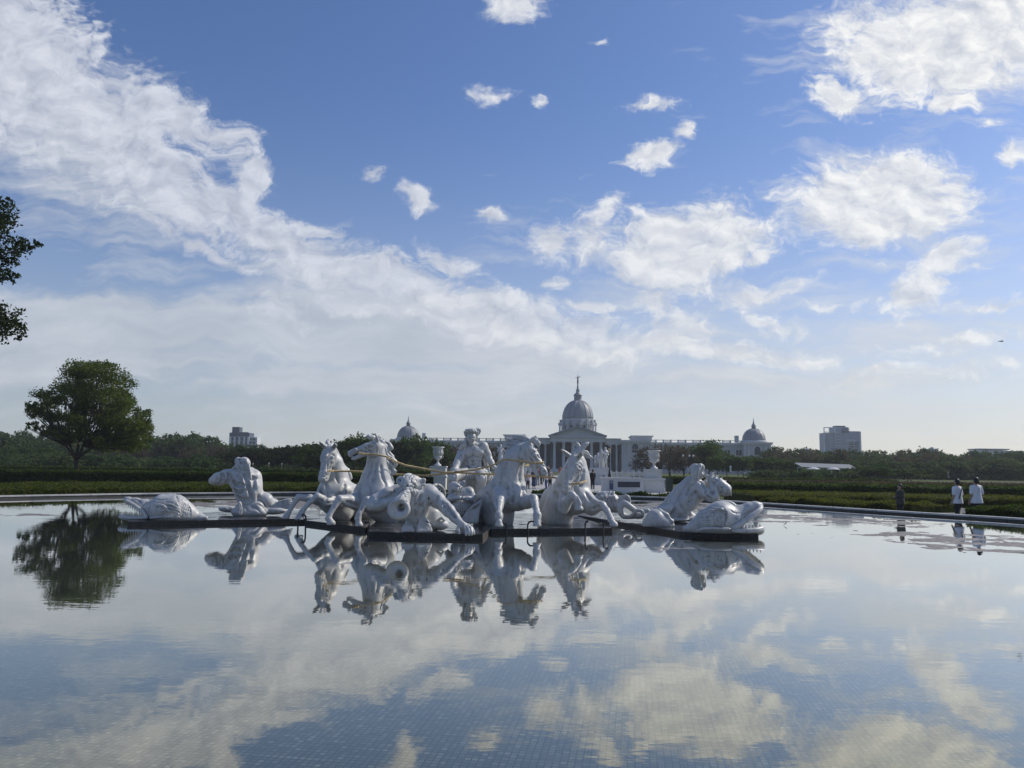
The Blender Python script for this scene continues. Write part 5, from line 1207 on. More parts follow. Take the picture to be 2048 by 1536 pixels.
# recessed colonnades beside the portico
for s in (-1,1):
    m = MB(); x0, x1 = sorted((s*10.75, s*16.8)); m.box(x0, x1, 5.6, 5.95, 0.4, 10.9); part(m, 'glazing', M_dark)
    for xx in (12.6, 15.2):
        m = MB().lathe([(.62,1.2),(.62,1.5),(.45,1.6),(.42,5),(.37,10.2),(.55,10.5),(.62,10.95)], (s*xx, 2.2, 0), 12); part(m, 'column', M_fac2, None, True)
# pavilions
for s in (-1,1):
    m = MB(); x0, x1 = sorted((s*17, s*27.4)); m.box(x0, x1, 0, 20, 0, 11.6); part(m, 'pavilion', M_fac2)
    m = MB(); m.box(x0-.5, x1+.5, -.6, 20.3, 11.6, 12.1); m.box(x0-.8, x1+.8, -.9, 20.5, 12.1, 12.75); m.box(x0-.3, x1+.3, -.35, -.003, 6.3, 6.8)
    m.box(x0-.2, x1+.2, -.25, -.003, 0, 1.2)
    xa, xb = sorted((s*21.2, s*29)); m.box(xa, xb, 4, 18, 12.752, 14.2); m.box(xa-.5, xb+.5, 3.5, 18.5, 14.2, 14.7); part(m, 'cornice', M_fac2)
    cx = (x0+x1)/2
    for xx in (x0+.5, x0+1.9, x1-.5, x1-1.9):
        m = MB().box(xx-.35, xx+.35, -.28, -.004, 6.8, 11.6); part(m, 'pilaster', M_fac)
    for zb, h, w_ in ((7.9,2.9,1.1),(1.9,2.9,1.1)):
        pts = [(cx-w_,zb),(cx+w_,zb)]+[(cx+w_*math.cos(a_*math.pi/8), zb+h-w_+.4+w_*math.sin(a_*math.pi/8)) for a_ in range(9)]
        fr = part(MB().prism([(cx+(x-cx)*1.45,zb+(z-zb)*1.14-.15) for x,z in pts], -.16, -.005), 'window', M_fac)
        part(MB().prism(pts, -.22, -.165), 'pane', M_dark, fr)
        g_ = MB()
        for k_ in (-.36,.36): g_.box(cx+k_-.05, cx+k_+.05, -.27, -.222, zb, zb+h-.5)
        g_.box(cx-w_, cx+w_, -.275, -.224, zb+1.2, zb+1.32); part(g_, 'frame', M_fac2, fr)
# wing windows
for s in (-1,1):
    for i in range(8):
        xx = s*(31.5+i*4.35)
        for zb, h in ((7.3,2.1),(1.8,2.6)):
            fr = part(MB().box(xx-1.25, xx+1.25, 2.85, 2.995, zb-.3, zb+h+.35), 'window', M_fac2)
            g_ = MB(); g_.box(xx-1.0, xx-.12, 2.78, 2.845, zb, zb+h); g_.box(xx+.12, xx+1.0, 2.78, 2.845, zb, zb+h); part(g_, 'pane', M_dark, fr)
# portico
m = MB(); m.box(-10.4, 10.4, 4.5, 20, 0, 14); part(m, 'portico_wall', M_fac)
m = MB(); m.box(-10.2, 10.2, 4.1, 4.45, 1.6, 11.4); part(m, 'glazing', M_dark)
for i in range(4):
    m = MB()
    for k in range(3): m.box(-5.3+i*3.6-1.05+.0, -5.3+i*3.6+.0+.95, 3.9, 4.05, 2.2+k*.001, 10.4); break
    b_ = part(m, 'banner', simple('banner_navy', (.02,.028,.045), .7, .3, .4))
    if i == 0:
        g_ = MB(); g_.box(-5.9,-4.8, 3.84,3.895, 8.0,8.7); g_.box(-5.7,-4.7, 3.84,3.895, 6.9,7.5); g_.box(-5.9,-4.7,3.84,3.895,5.9,6.05); part(g_, 'banner_print', simple('banner_print', (.5,.5,.45), .7, .3, 3), b_)
    elif i == 1:
        g_ = MB(); g_.lathe([(.3,0),(.34,.3),(.3,.6)],(-1.8,3.75,8.2),8); g_.box(-2.2,-1.3,3.84,3.895,6.1,6.2); part(g_, 'banner_print', simple('banner_print', (.3,.3,.3), .7, .3, 3), b_)
    elif i == 3:
        g_ = MB(); g_.prism([(5.3,7.2),(5.75,7.4),(5.7,8.6),(5.5,9.0),(5.25,8.4)],3.84,3.895); part(g_, 'banner_print', simple('banner_print', (.4,.38,.34), .7, .3, 3), b_)
for i in range(6):
    xx = -9.0+i*3.6
    m = MB().lathe([(.80,1.2),(.80,1.5),(.62,1.65),(.60,2),(.57,7),(.49,10.9),(.60,11.1),(.78,11.6),(.80,11.8)], (xx, 0, 0), 16); part(m, 'column', M_fac2, None, True)
m = MB(); m.box(-10.6, 10.6, -.9, 6, 11.8, 12.7); m.box(-10.45, 10.45, -.75, 6, 12.7, 13.5); m.box(-11.0, 11.0, -1.3, 6, 13.5, 14.0); part(m, 'entablature', M_fac2)
m = MB(); m.prism([(-10.2,14.0),(10.2,14.0),(0,17.4)], -.6, 6); part(m, 'pediment', M_fac)
m = MB()
m.prism([(-11.4,14.0),(-10.3,14.003),(0,17.4),(0,18.2),(-11.4,14.35)], -1.5, 22); m.prism([(11.4,14.0),(11.4,14.35),(0.002,18.2),(0.002,17.4),(10.3,14.003)], -1.5, 22); part(m, 'pediment_roof', M_dome)
m = MB()
for k in range(7): m.box(-10.6-.0, 10.6+.0, -1.4-k*.5, -.9-k*.5+.0, 0, 1.2-k*.16)
part(m, 'steps', M_fac2)
# central dome, 22 m behind the portico front
DC = (0, 20, 0)
m = MB().lathe([(9,13),(9,15.6),(8.6,15.8),(6.7,15.8),(6.7,20.4),(7.0,20.6),(7.0,21.3),(6.5,21.5),(6.5,22.0)], DC, 48); part(m, 'drum', M_fac, None, False)
for i in range(16):
    a_ = (i+.5)/16*2*math.pi; c_, s_ = math.cos(a_), math.sin(a_)
    for da in (-.055,.055):
        cc, ss = math.cos(a_+da), math.sin(a_+da)
        part(MB().lathe([(.30,15.8),(.24,16.1),(.22,19.0),(.34,19.4)], (7.6*cc, 20+7.6*ss, 0), 8), 'column', M_fac2, None, True)
    mm = MB(); mm.v = []; 
    q = [(-.75,6.6),(.75,6.6),(.75,8.1),(-.75,8.1)]
    mm.extrude([(x*-s_+r*c_, 20+x*c_+r*s_) for x, r in q], 19.4, 20.3); mm.extrude([(x*-s_*.55+min(r,7.6)*c_, 20+x*c_*.55+min(r,7.6)*s_) for x, r in q], 20.3, 21.6); part(mm, 'buttress', M_fac)
    a2 = i/16*2*math.pi; c_, s_ = math.cos(a2), math.sin(a2); mm = MB()
    mm.extrude([(x*-s_+r*c_, 20+x*c_+r*s_) for x, r in [(-.55,6.5),(.55,6.5),(.55,6.78),(-.55,6.78)]], 16.4, 19.2); part(mm, 'window', M_dark)
dp = [(6.45*math.cos(t_*math.pi/2/12)**.9 if t_ < 12 else .1, 22+7.9*math.sin(t_*math.pi/2/12)) for t_ in range(13)]
dp = [(r, z) for r, z in dp if r > 1.6]+[(1.6, 29.4)]
part(MB().lathe(dp, DC, 48), 'dome', M_dome, None, True)
for i in range(16):
    a_ = (i+.5)/16*2*math.pi; MBr = MB().tube([((r+.02)*math.cos(a_), 20+(r+.02)*math.sin(a_), z) for r, z in dp], .12, 4); part(MBr, 'rib', simple('rib_metal', (.17,.18,.19), .6, .1, 1) if i == 0 else bpy.data.materials['rib_metal'])
part(MB().lathe([(1.9,29.2),(1.6,29.5),(1.55,31.6),(1.9,31.8),(1.7,32.2),(1.0,32.9),(.75,33.1),(.7,33.8),(.85,34.0),(.5,34.6),(.25,36.2),(.2,36.5),(.38,36.7),(.3,37.1),(.1,37.3)], DC, 20), 'lantern', M_dome, None, True)
M_bronze = simple('weathered_bronze', (.09,.075,.05), .5, .3, 2, metal=.5)
st = part(MB().lathe([(.3,37.2),(.36,37.7),(.30,38.3),(.24,38.7),(.34,39.2),(.30,39.5),(.1,39.7),(.17,39.9),(.17,40.15),(.02,40.3)], DC, 10), 'angel_statue', M_bronze, None, True)
part(MB().tube([(-.1,20,39.4),(-.8,20,39.3),(-1.1,20,39.5)], [.12,.1,.05], 6).tube([(.1,20,39.4),(.7,20,39.8),(1.1,20,40.1)], [.12,.16,.03], 6), 'wing', M_bronze, st)
part(MB().tube([(.0,20,40.0),(.02,20,42.8)], .03, 5), 'rod', M_bronze)
# end towers
for s in (-1,1):
    cx = s*68.2
    m = MB(); m.box(cx-5.1, cx+5.1, -.5, 12, 0, 11.3); part(m, 'tower', M_fac)
    m = MB(); m.box(cx-5.4, cx+5.4, -.9, 12.3, 11.3, 11.7); m.box(cx-5.7, cx+5.7, -1.2, 12.6, 11.7, 12.3); m.box(cx-5.4, cx+5.4, -.85, -.503, 6.0, 6.5); m.box(cx-5.5,cx+5.5,-1.0,-.503,0,1.2)
    part(m, 'cornice', M_fac2)
    for xx in (-4.6,-3.3,3.3,4.6): part(MB().box(cx+xx-.35, cx+xx+.35, -.78, -.504, 6.5, 11.3), 'pilaster', M_fac2)
    pts = [(cx-1.1,7.6),(cx+1.1,7.6)]+[(cx+1.1*math.cos(a_*math.pi/8), 9.6+1.1*math.sin(a_*math.pi/8)) for a_ in range(9)]
    fr = part(MB().prism([(cx+(x-cx)*1.5,7.6+(z-7.6)*1.14-.15) for x,z in pts], -.66, -.505), 'window', M_fac2); part(MB().prism(pts, -.72, -.665), 'pane', M_dark, fr)
    c = (cx, 5, 0)
    part(MB().lathe([(5.0,12.3),(5.0,12.9),(4.6,13.0),(4.5,13.2)], c, 32), 'drum', M_fac2)
    dp2 = [(4.4*math.cos(t_*math.pi/2/10)**.9, 13.1+4.7*math.sin(t_*math.pi/2/10)) for t_ in range(10)]; dp2 = [q for q in dp2 if q[0] > .8]+[(.75,17.7)]
    part(MB().lathe(dp2, c, 32), 'dome', M_dome, None, True)
    for i in range(12):
        a_ = i/12*2*math.pi; part(MB().tube([(c[0]+(r+.02)*math.cos(a_), c[1]+(r+.02)*math.sin(a_), z) for r, z in dp2], .08, 4), 'rib', bpy.data.materials['rib_metal'])
    part(MB().lathe([(.85,17.6),(.8,18.6),(.95,18.7),(.7,19.2),(.3,20.0),(.1,21.0),(.2,21.2),(.05,21.6),(.02,22.4)], c, 12), 'lantern', M_dome, None, True)
    part(MB().box(cx-s*6.6-.7, cx-s*6.6+.7, 4.3, 5.7, 12.3, 15.0), 'chimney', M_fac)

# ============================================================ distant high-rises
def Zat(x, y, D): return P(x, y, D).z
def simple_box(name, x0, x1, y, D, dep, z0=0): return P(x0,y,D).x, P(x1,y,D).x, P((x0+x1)/2,y,D).z
M_dkgl = simple('tower_dark_cladding', (.055,.075,.11), .4, .15, .1); M_ltgl = simple('tower_light_concrete', (.62,.63,.65), .7, .1, .1); M_midgl = simple('tower_grey_glass', (.32,.37,.43), .5, .15, .1)
D_ = 430
def bx(m, x0, x1, yt, yb, d0, d1, D=D_):
    a, b = P(x0,yt,D), P(x1,yb,D); m.box(a.x, b.x, D+d0, D+d1, b.z, a.z); return m
b = P(484,900,D_); t = thing('high_rise_building', (b.x, D_, .3), 'dark stepped apartment tower with white window frames beyond the left wood', 'building')
bx(bx(MB(), 459,496,865,925,0,8), 462,476,853.5,866,2,7).build('tower_block', M_dkgl, t)
bx(MB(), 496.5,511,874,925,1,7).build('side_block', M_ltgl, t)
fr = MB()
for y in (873.5,882,891): bx(fr, 459.5,496,y-.5,y+.5,-.6,-.01)
for x in (460,468.5,478,488,496): bx(fr, x-.45,x+.45,873.5,925,-.5,-.012)
bx(fr, 476,497,864,865,-.4,3); fr.build('window_frame', M_ltgl, t)
g_ = MB()
for y in (876,883,890): bx(g_, 498.5,502,y,y+4,.6,.95); bx(g_, 504.5,509,y,y+5,.6,.95)
g_.build('window', M_dkgl, t)
b = P(1685,920,D_); t = thing('high_rise_building', (b.x, D_, .3), 'wide grey office tower with open white roof frame beyond the right trees', 'building')
bx(MB(), 1668,1700,854,935,0,7).build('tower_block', M_midgl, t); bx(MB(), 1674,1694,851,854,2,6).build('roof_plant', M_dkgl, t)
bx(MB(), 1645.5,1667.5,866,935,-2,5).build('side_block', M_midgl, t); bx(MB(), 1700.5,1726,862,935,2,7).build('side_block', M_midgl, t)
fr = MB()
for x in (1645.5,1656,1667): bx(fr, x-1,x+1,855,935,-3.0,-2.01)
for y in (856,865): bx(fr, 1644.5,1672,y-1,y+.6,-3.3,-2.2)
bx(fr, 1721,1726.5,863,935,1.2,1.99); bx(fr,1710,1711.5,883,911,1.1,1.98); bx(fr,1690,1711.5,881,883,-.5,1.9)
fr.build('window_frame', M_ltgl, t)
fl = MB()
for i in range(11): y = 866+i*6; bx(fl, 1671,1681,y,y+1.3,-.5,-.01); bx(fl, 1690,1709,y+1,y+1.9,-.45,-.012) if i in (2,3,4,5,6,7) else None
for i in range(14): y = 868+i*4.6; bx(fl, 1648,1654,y,y+.9,-2.5,-2.02)
fl.build('balcony_band', M_ltgl, t)
gg = MB()
for i in range(14): bx(gg, 1684,1720,866+i*4.4,866+i*4.4+2.2,1.5,1.985) if i > 3 else bx(gg, 1683,1699,857+i*2.6,857+i*2.6+1.3,-.3,-.013)
gg.build('window_band', M_dkgl, t)
b = P(2010,910,380); t = thing('warehouse_building', (b.x, 380, .3), 'long low white industrial hall at the far right skyline', 'building')
bx(MB(), 1956,2016,900,925,0,8,380).build('hall', M_ltgl, t); bx(MB(), 2016.3,2120,901.5,925,1,8,380).build('hall', M_midgl, t)
bx(bx(MB(), 1955,2017,897,900,-1,8.5,380), 1990,2120,905,908,-.5,.9,380).build('roof', M_midgl, t)
b = P(1875,910,420); t = thing('house_building', (b.x, 420, .3), 'small pale building with rooftop tanks above the trees left of the white hall', 'building')
bx(MB(), 1845,1891,904,925,0,14,420).build('wall', M_ltgl, t); bx(bx(MB(), 1866,1880,897,904,2,9,420),1870,1873,894,897,3,5,420).build('roof_tank', M_midgl, t)
mg = MB(); [bx(mg, 1848+i*7,1852+i*7,906,910,-.3,-.01,420) for i in range(6)]; mg.build('window', M_dkgl, t)
b = P(1617,910,420); t = thing('house_building', (b.x, 420, .3), 'tiny pale block between the museum end dome and the grey office tower', 'building')
bx(MB(), 1612,1623,897,925,0,8,420).build('wall', M_ltgl, t); mg = MB(); [bx(mg, 1613.5+i*3,1615+i*3,900,902,-.3,-.01,420) for i in range(3)]; mg.build('window', M_dkgl, t); bx(MB(),1616,1617,893,897,2,3,420).build('roof_tank', M_midgl, t)
# ============================================================ foliage
def leaf_mat(name, a, b_, c=None, trans=.35):
    m, nt, b = nmat(name); l = nt.links.new
    tc = N(nt,'ShaderNodeTexCoord'); oi = N(nt,'ShaderNodeObjectInfo'); no = N(nt,'ShaderNodeTexNoise', Scale=1.3, Detail=4.0, Roughness=.7)
    l(tc.outputs['Object'], no.inputs['Vector'])
    wn = N(nt,'ShaderNodeTexWhiteNoise'); wn.noise_dimensions = '3D'
    sn = N(nt,'ShaderNodeVectorMath', operation='SNAP'); sn.inputs[1].default_value = (.12,.12,.12); l(tc.outputs['Object'], sn.inputs[0]); l(sn.outputs[0], wn.inputs['Vector'])
    ad = N(nt,'ShaderNodeMath', operation='MULTIPLY_ADD'); l(wn.outputs['Value'], ad.inputs[0]); ad.inputs[1].default_value = .35; l(no.outputs['Fac'], ad.inputs[2])
    ad2 = N(nt,'ShaderNodeMath', operation='MULTIPLY_ADD'); l(oi.outputs['Random'], ad2.inputs[0]); ad2.inputs[1].default_value = .28; l(ad.outputs[0], ad2.inputs[2])
    l(ramp(nt, ad2.outputs[0], [(.42,a),(.78,b_),(1.05,c or b_)]), b.inputs['Base Color'])
    b.inputs['Roughness'].default_value = .7; b.inputs['Specular IOR Level'].default_value = .08
    rp = b.inputs['Base Color'].links[0].from_socket; tl = N(nt,'ShaderNodeBsdfTranslucent'); ms = N(nt,'ShaderNodeMixShader'); ms.inputs[0].default_value = trans
    hs = N(nt,'ShaderNodeHueSaturation'); hs.inputs['Value'].default_value = 1.6; hs.inputs['Saturation'].default_value = 1.15; l(rp, hs.inputs['Color']); l(hs.outputs[0], tl.inputs['Color'])
    l(b.outputs[0], ms.inputs[1]); l(tl.outputs[0], ms.inputs[2]); l(ms.outputs[0], nt.nodes['Material Output'].inputs['Surface'])
    return m
M_leaf = leaf_mat('leaf_green', (.018,.038,.010), (.040,.072,.018), (.075,.10,.028))
M_leaf_far = leaf_mat('leaf_far', (.022,.042,.014), (.042,.072,.024), (.075,.10,.036))
M_leaf_dark = leaf_mat('leaf_dark', (.010,.018,.008), (.020,.032,.012), (.035,.048,.016))
M_leaf_near = leaf_mat('leaf_lone_tree', (.042,.066,.018), (.084,.112,.028), (.14,.155,.04))
M_leaf_brown = leaf_mat('leaf_brown', (.045,.038,.026), (.075,.06,.042), (.09,.08,.05))
M_hedge = leaf_mat('hedge_leaf', (.028,.042,.010), (.058,.072,.015), (.095,.10,.022))
M_hedge_dark = leaf_mat('hedge_leaf_dark', (.018,.034,.009), (.036,.058,.013), (.065,.088,.02))
M_bark = simple('bark', (.05,.042,.034), .85, .35, 2.5, .6)
def leaves(c, n, size, flat=.0):
    """n quads around centres c (n,3)"""
    a = rng.normal(size=(n,3)); a[:,2] *= (1-flat); a /= np.linalg.norm(a,axis=1)[:,None]
    b = np.cross(a, rng.normal(size=(n,3))); b /= np.linalg.norm(b,axis=1)[:,None]
    s = size*rng.uniform(.6,1.3,(n,1)); a = a*s; b = b*s*.6
    v = np.stack([c-a, c+b, c+a, c-b], 1).reshape(-1,3)
    f = np.arange(4*n).reshape(-1,4)
    return v, f
def lump_points(lumps, n, shell=.55):
    """points filling ellipsoid lumps (x,y,z,rx,ry,rz), denser toward the skin, clustered in sprays"""
    L_ = np.array(lumps); w_ = (L_[:,3]*L_[:,5]); w_ = w_/w_.sum()
    ns = max(1, n//9); k = rng.choice(len(L_), ns, p=w_)
    d = rng.normal(size=(ns,3)); d /= np.linalg.norm(d,axis=1)[:,None]
    r = rng.uniform(shell**3, 1.05, (ns,1))**(1/3)
    c = L_[k,:3]+d*r*L_[k,3:6]
    c = np.repeat(c, 9, 0); sp = .16*np.minimum(L_[np.repeat(k,9),3:6].mean(1), 1.6)[:,None]
    return c+rng.normal(size=c.shape)*sp
def make_crown(W, H, n, size, nl=14, base=.3):
    lumps = []
    for i in range(nl):
        a = rng.uniform(0, 2*math.pi); q = rng.uniform(0,1)**.5; z = rng.uniform(0,1)
        rr = W*.5*(1-.55*max(0,z-.35)/.65)*.72
        s_ = rng.uniform(.16,.27)*W
        lumps.append((math.cos(a)*q*rr, math.sin(a)*q*rr, H*(base+(1-base)*(.12+.72*z)), s_, s_, s_*.68))
    tp = max(q[2]+q[5]*.9 for q in lumps); kz = H/tp; lumps = [(q[0],q[1],q[2]*kz,q[3],q[4],q[5]*kz) for q in lumps]
    c = lump_points(lumps, n); return leaves(c, len(c), size), lumps
def limb(m, a, b, r0, r1, bend=.15, n=5):
    a, b = Vector(a), Vector(b); L_ = (b-a).length; q = []
    o = Vector((random.uniform(-1,1), random.uniform(-1,1), random.uniform(-.2,.6)))*bend*L_
    for i in range(n+1):
        t = i/n; q.append(a.lerp(b,t)+o*math.sin(math.pi*t)*.6)
    m.tube(q, [r0+(r1-r0)*i/n for i in range(n+1)], 6)
def make_tree(name, loc, W, H, n, size, mat, label, group, nl=14, base=.3, trunk=.16, stems=1):
    t = thing(name, loc, label, 'tree', group)
    (v, f), lumps = make_crown(W, H, n, size, nl, base)
    c = obj('crown', v, f, mat, None); c.parent = t
    m = MB()
    for s_ in range(stems):
        ox = random.uniform(-.1,.1)*stems; fk = (ox*2, random.uniform(-.3,.3), H*base*random.uniform(.75,1.1))
        limb(m, (ox,0,-.4), fk, trunk, trunk*.75, .05)
        for l_ in lumps[s_::stems][:7]: limb(m, fk, (l_[0],l_[1],l_[2]), trunk*.5, trunk*.14, .15, 4)
    tr = m.build('trunk', M_bark, None, True); tr.parent = t
    return t
# prototypes for the woods
protos = {}
def place_tree(kind, x, y, D, W, H, label, group, rz=None):
    """x = photo column, D distance, W x H in metres"""
    g_ = P(x, 940, D); z = gz(g_.x, D)
    key = (kind, len([k for k in placed if k == kind]) % NV[kind]); placed.append(kind)
    if key not in protos:
        par = dict(broad=(9,8,2600,.30,M_leaf_far,16,.28,.17), dark=(8,6,2400,.26,M_leaf_dark,14,.42,.12), near=(7,7,2800,.24,M_leaf,14,.25,.15), small=(5,4.2,1500,.20,M_leaf,9,.38,.09), bare=(8,7.5,1500,.22,M_leaf_brown,14,.22,.13), bush=(6,3.4,1700,.22,M_leaf_far,10,.0,.08))[kind]
        w0,h0,n,s_,mt_,nl,ba,tk = par
        t = make_tree({'broad':'broadleaf_tree','dark':'round_tree','near':'leafy_tree','small':'small_tree','bare':'thin_tree','bush':'bush'}[kind], (g_.x, D, z), w0, h0, n, s_, mt_, label, group, nl, ba, tk, 1 if kind != 'bare' else 2)
        protos[key] = (t, w0, h0)
    else:
        t = copy_tree(protos[key][0])
    w0, h0 = protos[key][1:]
    t.location = (g_.x, D, z); t.scale = (W/w0, W/w0, H/h0); t.rotation_euler = (0,0,random.uniform(0,6.28) if rz is None else rz)
    tag(t, label, 'bush' if kind == 'bush' else 'tree', group)
    return t
placed = []; NV = dict(broad=5, dark=3, near=3, small=3, bare=3, bush=3)
def hz(x): return 938.5+(x-1155)*.0122
def Hof(x, ytop, D): return CAMZ+(hz(x)-ytop)/F*D-.3
def row(kind, xs, tops, D, W, label, group, jit=6):
    for i, x in enumerate(xs):
        x = x+random.uniform(-jit,jit); d_ = D*random.uniform(.95,1.06); yt = np.interp(x, [q[0] for q in tops], [q[1] for q in tops])+random.uniform(-2.5,4)
        place_tree(kind, x, 0, d_, W*random.uniform(.85,1.2), max(1.5, Hof(x, yt, d_)*1.04), label, group)
LW = [(-60,868),(0,864),(60,868),(140,876),(220,880),(300,872),(360,866),(400,873),(440,890),(520,894),(600,900),(700,896)]
row('broad', range(-70, 470, 30), [(x,y+1) for x,y in LW], 205, 9.5, 'hazy broadleaf tree in the far back row of the left wood', 'far trees of the left wood')
row('broad', range(-60, 440, 31), [(x,y+12) for x,y in LW], 178, 8.5, 'broadleaf tree in the middle row of the left wood', 'middle trees of the left wood')
row('bare', range(140, 440, 48), [(100,893),(300,888),(440,896)], 168, 7, 'brownish thin-crowned tree among the left wood', 'thin trees of the left wood')
row('bush', range(-40, 450, 42), [(0,912),(170,908),(300,914),(450,918)], 128, 7.5, 'rounded greyish bush in front of the left wood', 'rounded bushes before the left wood')
row('near', [-30,10,45,95], [(-40,885),(100,898)], 150, 6, 'green tree at the left picture edge before the wood', 'green trees at the left edge')
row('broad', range(420, 660, 27), [(400,892),(520,893),(640,898)], 190, 8.5, 'far tree behind the dark row left of the horses', 'far trees behind the dark row')
row('dark', range(470, 800, 24), [(450,902),(500,897),(560,898),(640,890),(700,886),(760,882),(800,884)], 135, 7, 'dark round-crowned tree in the row with visible trunks behind the left horses', 'dark trees in the row behind the left horses')
row('dark', range(480, 800, 30), [(450,903),(560,900),(700,888),(800,886)], 150, 7, 'dark tree in the second row behind the left horses', 'dark trees in the second row behind the left horses')
row('near', [610,632,700,716,732,752], [(600,896),(625,890),(700,876),(730,872),(760,880)], 118, 4.6, 'taller dark tree rising between the two left horse heads', 'taller trees between the left horse heads')
row('near', [800,828,852,868], [(790,890),(830,872),(860,884),(880,888)], 140, 7, 'dark green tree in front of the left end of the museum', 'green trees before the left museum end')
row('bare', [890,915,965,985,1008,1026], [(880,892),(1030,892)], 150, 6.5, 'brownish leafless-looking tree before the left museum wing', 'brownish trees before the left museum wing')
row('bare', [1300,1322,1345,1368], [(1290,896),(1340,890),(1370,892)], 165, 8.5, 'brownish broad tree hiding the right museum wing', 'brownish trees before the right museum wing')
row('near', [1392,1412,1430], [(1380,890),(1400,888),(1440,888)], 165, 7.5, 'tall dark tree at the middle of the right museum wing', 'dark trees before the right museum wing')
row('small', [1438,1455,1472,1490,1508,1525,1543,1560,1578,1596], [(1430,913),(1480,917),(1600,920)], 150, 4.6, 'small round green tree in the row before the right museum end', 'small green trees before the right museum end')
RW = [(1530,896),(1580,902),(1640,900),(1700,906),(1740,902),(1800,905),(1860,902),(1900,908),(1960,906),(2048,904),(2110,900)]
row('broad', range(1546, 2130, 27), RW, 215, 9.5, 'hazy broadleaf tree in the far back row of the right wood', 'far trees of the right wood')
row('broad', range(1660, 2130, 29), [(x,y+9) for x,y in RW], 180, 8.5, 'broadleaf tree in the middle row of the right wood', 'middle trees of the right wood')
row('bare', [1560,1630,1672,1800,1850,1935], [(1560,900),(1640,898),(1690,904),(1800,905),(1940,912)], 172, 7, 'thin brownish tree showing its branches in the right wood', 'thin trees of the right wood')
row('broad', range(1700, 2130, 36), [(1700,922),(1800,925),(2100,920)], 155, 8, 'lower tree at the front of the right wood', 'front trees of the right wood')
row('small', [1712,1730,1750,1768,1790,1812,1826], [(1700,936),(1750,932),(1830,940)], 122, 5, 'pale green small tree in the clump right of the shelter', 'pale trees right of the shelter')
row('bush', [1530,1560,1590,1612,1650,1690], [(1500,946),(1700,947)], 115, 4.5, 'low dark bush below the shelter', 'low bushes around the shelter')

# the depth of the woods behind the single trees
def wood_mass(px0, px1, D, h, n, label):
    a, b = P(px0,940,D), P(px1,940,D); W_ = b.x-a.x
    p = np.stack([a.x+W_*rng.random(n), D+rng.random(n)*14, .2+rng.random(n)**.8*h], 1)
    p[:,2] *= .82+.18*np.sin(p[:,0]*.55)*np.sin(p[:,0]*.23+1)
    v, f = leaves(p, n, .36); o = obj('woodland', v, f, M_leaf_far); tag(o, label, 'woodland', None, 'stuff')
wood_mass(-160, 850, 222, 6.4, 30000, 'dense hazy woodland mass behind the left trees')
wood_mass(1545, 2250, 232, 5.0, 22000, 'dense hazy woodland mass behind the right trees')
wood_mass(-100, 840, 160, 2.6, 14000, 'dark undergrowth below the left trees')
wood_mass(1560, 2250, 160, 2.4, 12000, 'dark undergrowth below the right trees')
# the lone tree
D0 = 69.0; b0 = P(153, 943, D0); t = thing('spreading_tree', (b0.x, D0, gz(b0.x, D0)), 'large solitary green tree with a wide rounded crown and forked trunk on the left lawn', 'tree')
ell = [(190,772,62,50),(150,785,50,40),(232,790,45,42),(105,805,40,28),(75,815,26,20),(120,845,40,26),(62,852,20,10),(250,835,48,40),(285,845,26,32),(205,835,50,38),(160,830,40,34),(275,885,30,22),(240,885,30,20),(200,880,34,16),(90,835,30,14),(170,742,40,22),(205,735,30,18),(150,872,46,18),(215,893,34,14),(240,862,50,26),(285,862,28,24),(110,868,34,14)]
lumps = []
for (x,y,rx,ry) in ell:
    for k in range(10):
        dd = random.uniform(-1,1); q = P(x+random.uniform(-.62,.62)*rx, y+random.uniform(-.62,.62)*ry, D0+dd*4.0); s_ = random.uniform(.26,.42)
        lumps.append((q.x, q.y, q.z, rx*s_*1.15*D0/F, rx*s_*1.15*D0/F, ry*s_*D0/F))
c = lump_points(lumps, 66000, .2); v, f = leaves(c, len(c), .088); obj('crown', v, f, M_leaf_near, t)
m = MB(); base = Vector((b0.x, D0, gz(b0.x,D0)-.3)); fk = P(152,918,D0)
m.tube([base, base+Vector((0,0,.5)), P(153,930,D0), fk], [.36,.25,.2,.19], 10)
mains = []
for (x,y,dd) in [(140,890,.6),(133,893,-.8),(165,893,.9),(180,898,-.6),(158,885,0)]:
    q = P(x,y,D0+dd); limb(m, fk, q, .15, .10, .08); mains.append(q)
for l_ in lumps:
    q = Vector(l_[:3]); s_ = min(mains, key=lambda p_: (p_-q).length*(1 if q.z > p_.z-.5 else 3)); limb(m, s_, q, .055, .015, .12, 4)
m.build('trunk', M_bark, t, True)
# overhanging tree at the left edge, its trunk outside the picture
t = thing('overhanging_tree', (-30.5, 33, -.3), 'dark tree whose leafy branch tips reach into the picture high on the left edge', 'tree')
lumps = []
for (x,y,rx,ry) in [(-20,440,40,48),(15,430,20,30),(20,500,30,28),(55,492,22,14),(-10,545,36,34),(8,400,12,10),(-60,480,60,90),(10,640,38,32),(-30,650,50,34),(35,660,18,20),(25,555,14,12)]:
    q = P(x,y,33+random.uniform(-.8,.8)); lumps.append((q.x,q.y,q.z,rx*.0205,rx*.022,ry*.0205))
for i in range(34):
    a_ = random.uniform(0,6.28); r_ = random.uniform(0,5.5); lumps.append((-30.5+r_*math.cos(a_)-1, 33+r_*math.sin(a_), random.uniform(5.5,14.5), 1.4,1.4,1.1))
lumps = [l_ for l_ in lumps if l_[0] < -21.6 or l_ in lumps[:11]]
c = lump_points(lumps[:11], 6500, .3); v, f = leaves(c, len(c), .085); c2 = lump_points(lumps[11:], 9000, .3); v2, f2 = leaves(c2, len(c2), .13)
obj('crown', np.concatenate([v,v2]), np.concatenate([f,f2+len(v)]), M_leaf_dark, t)
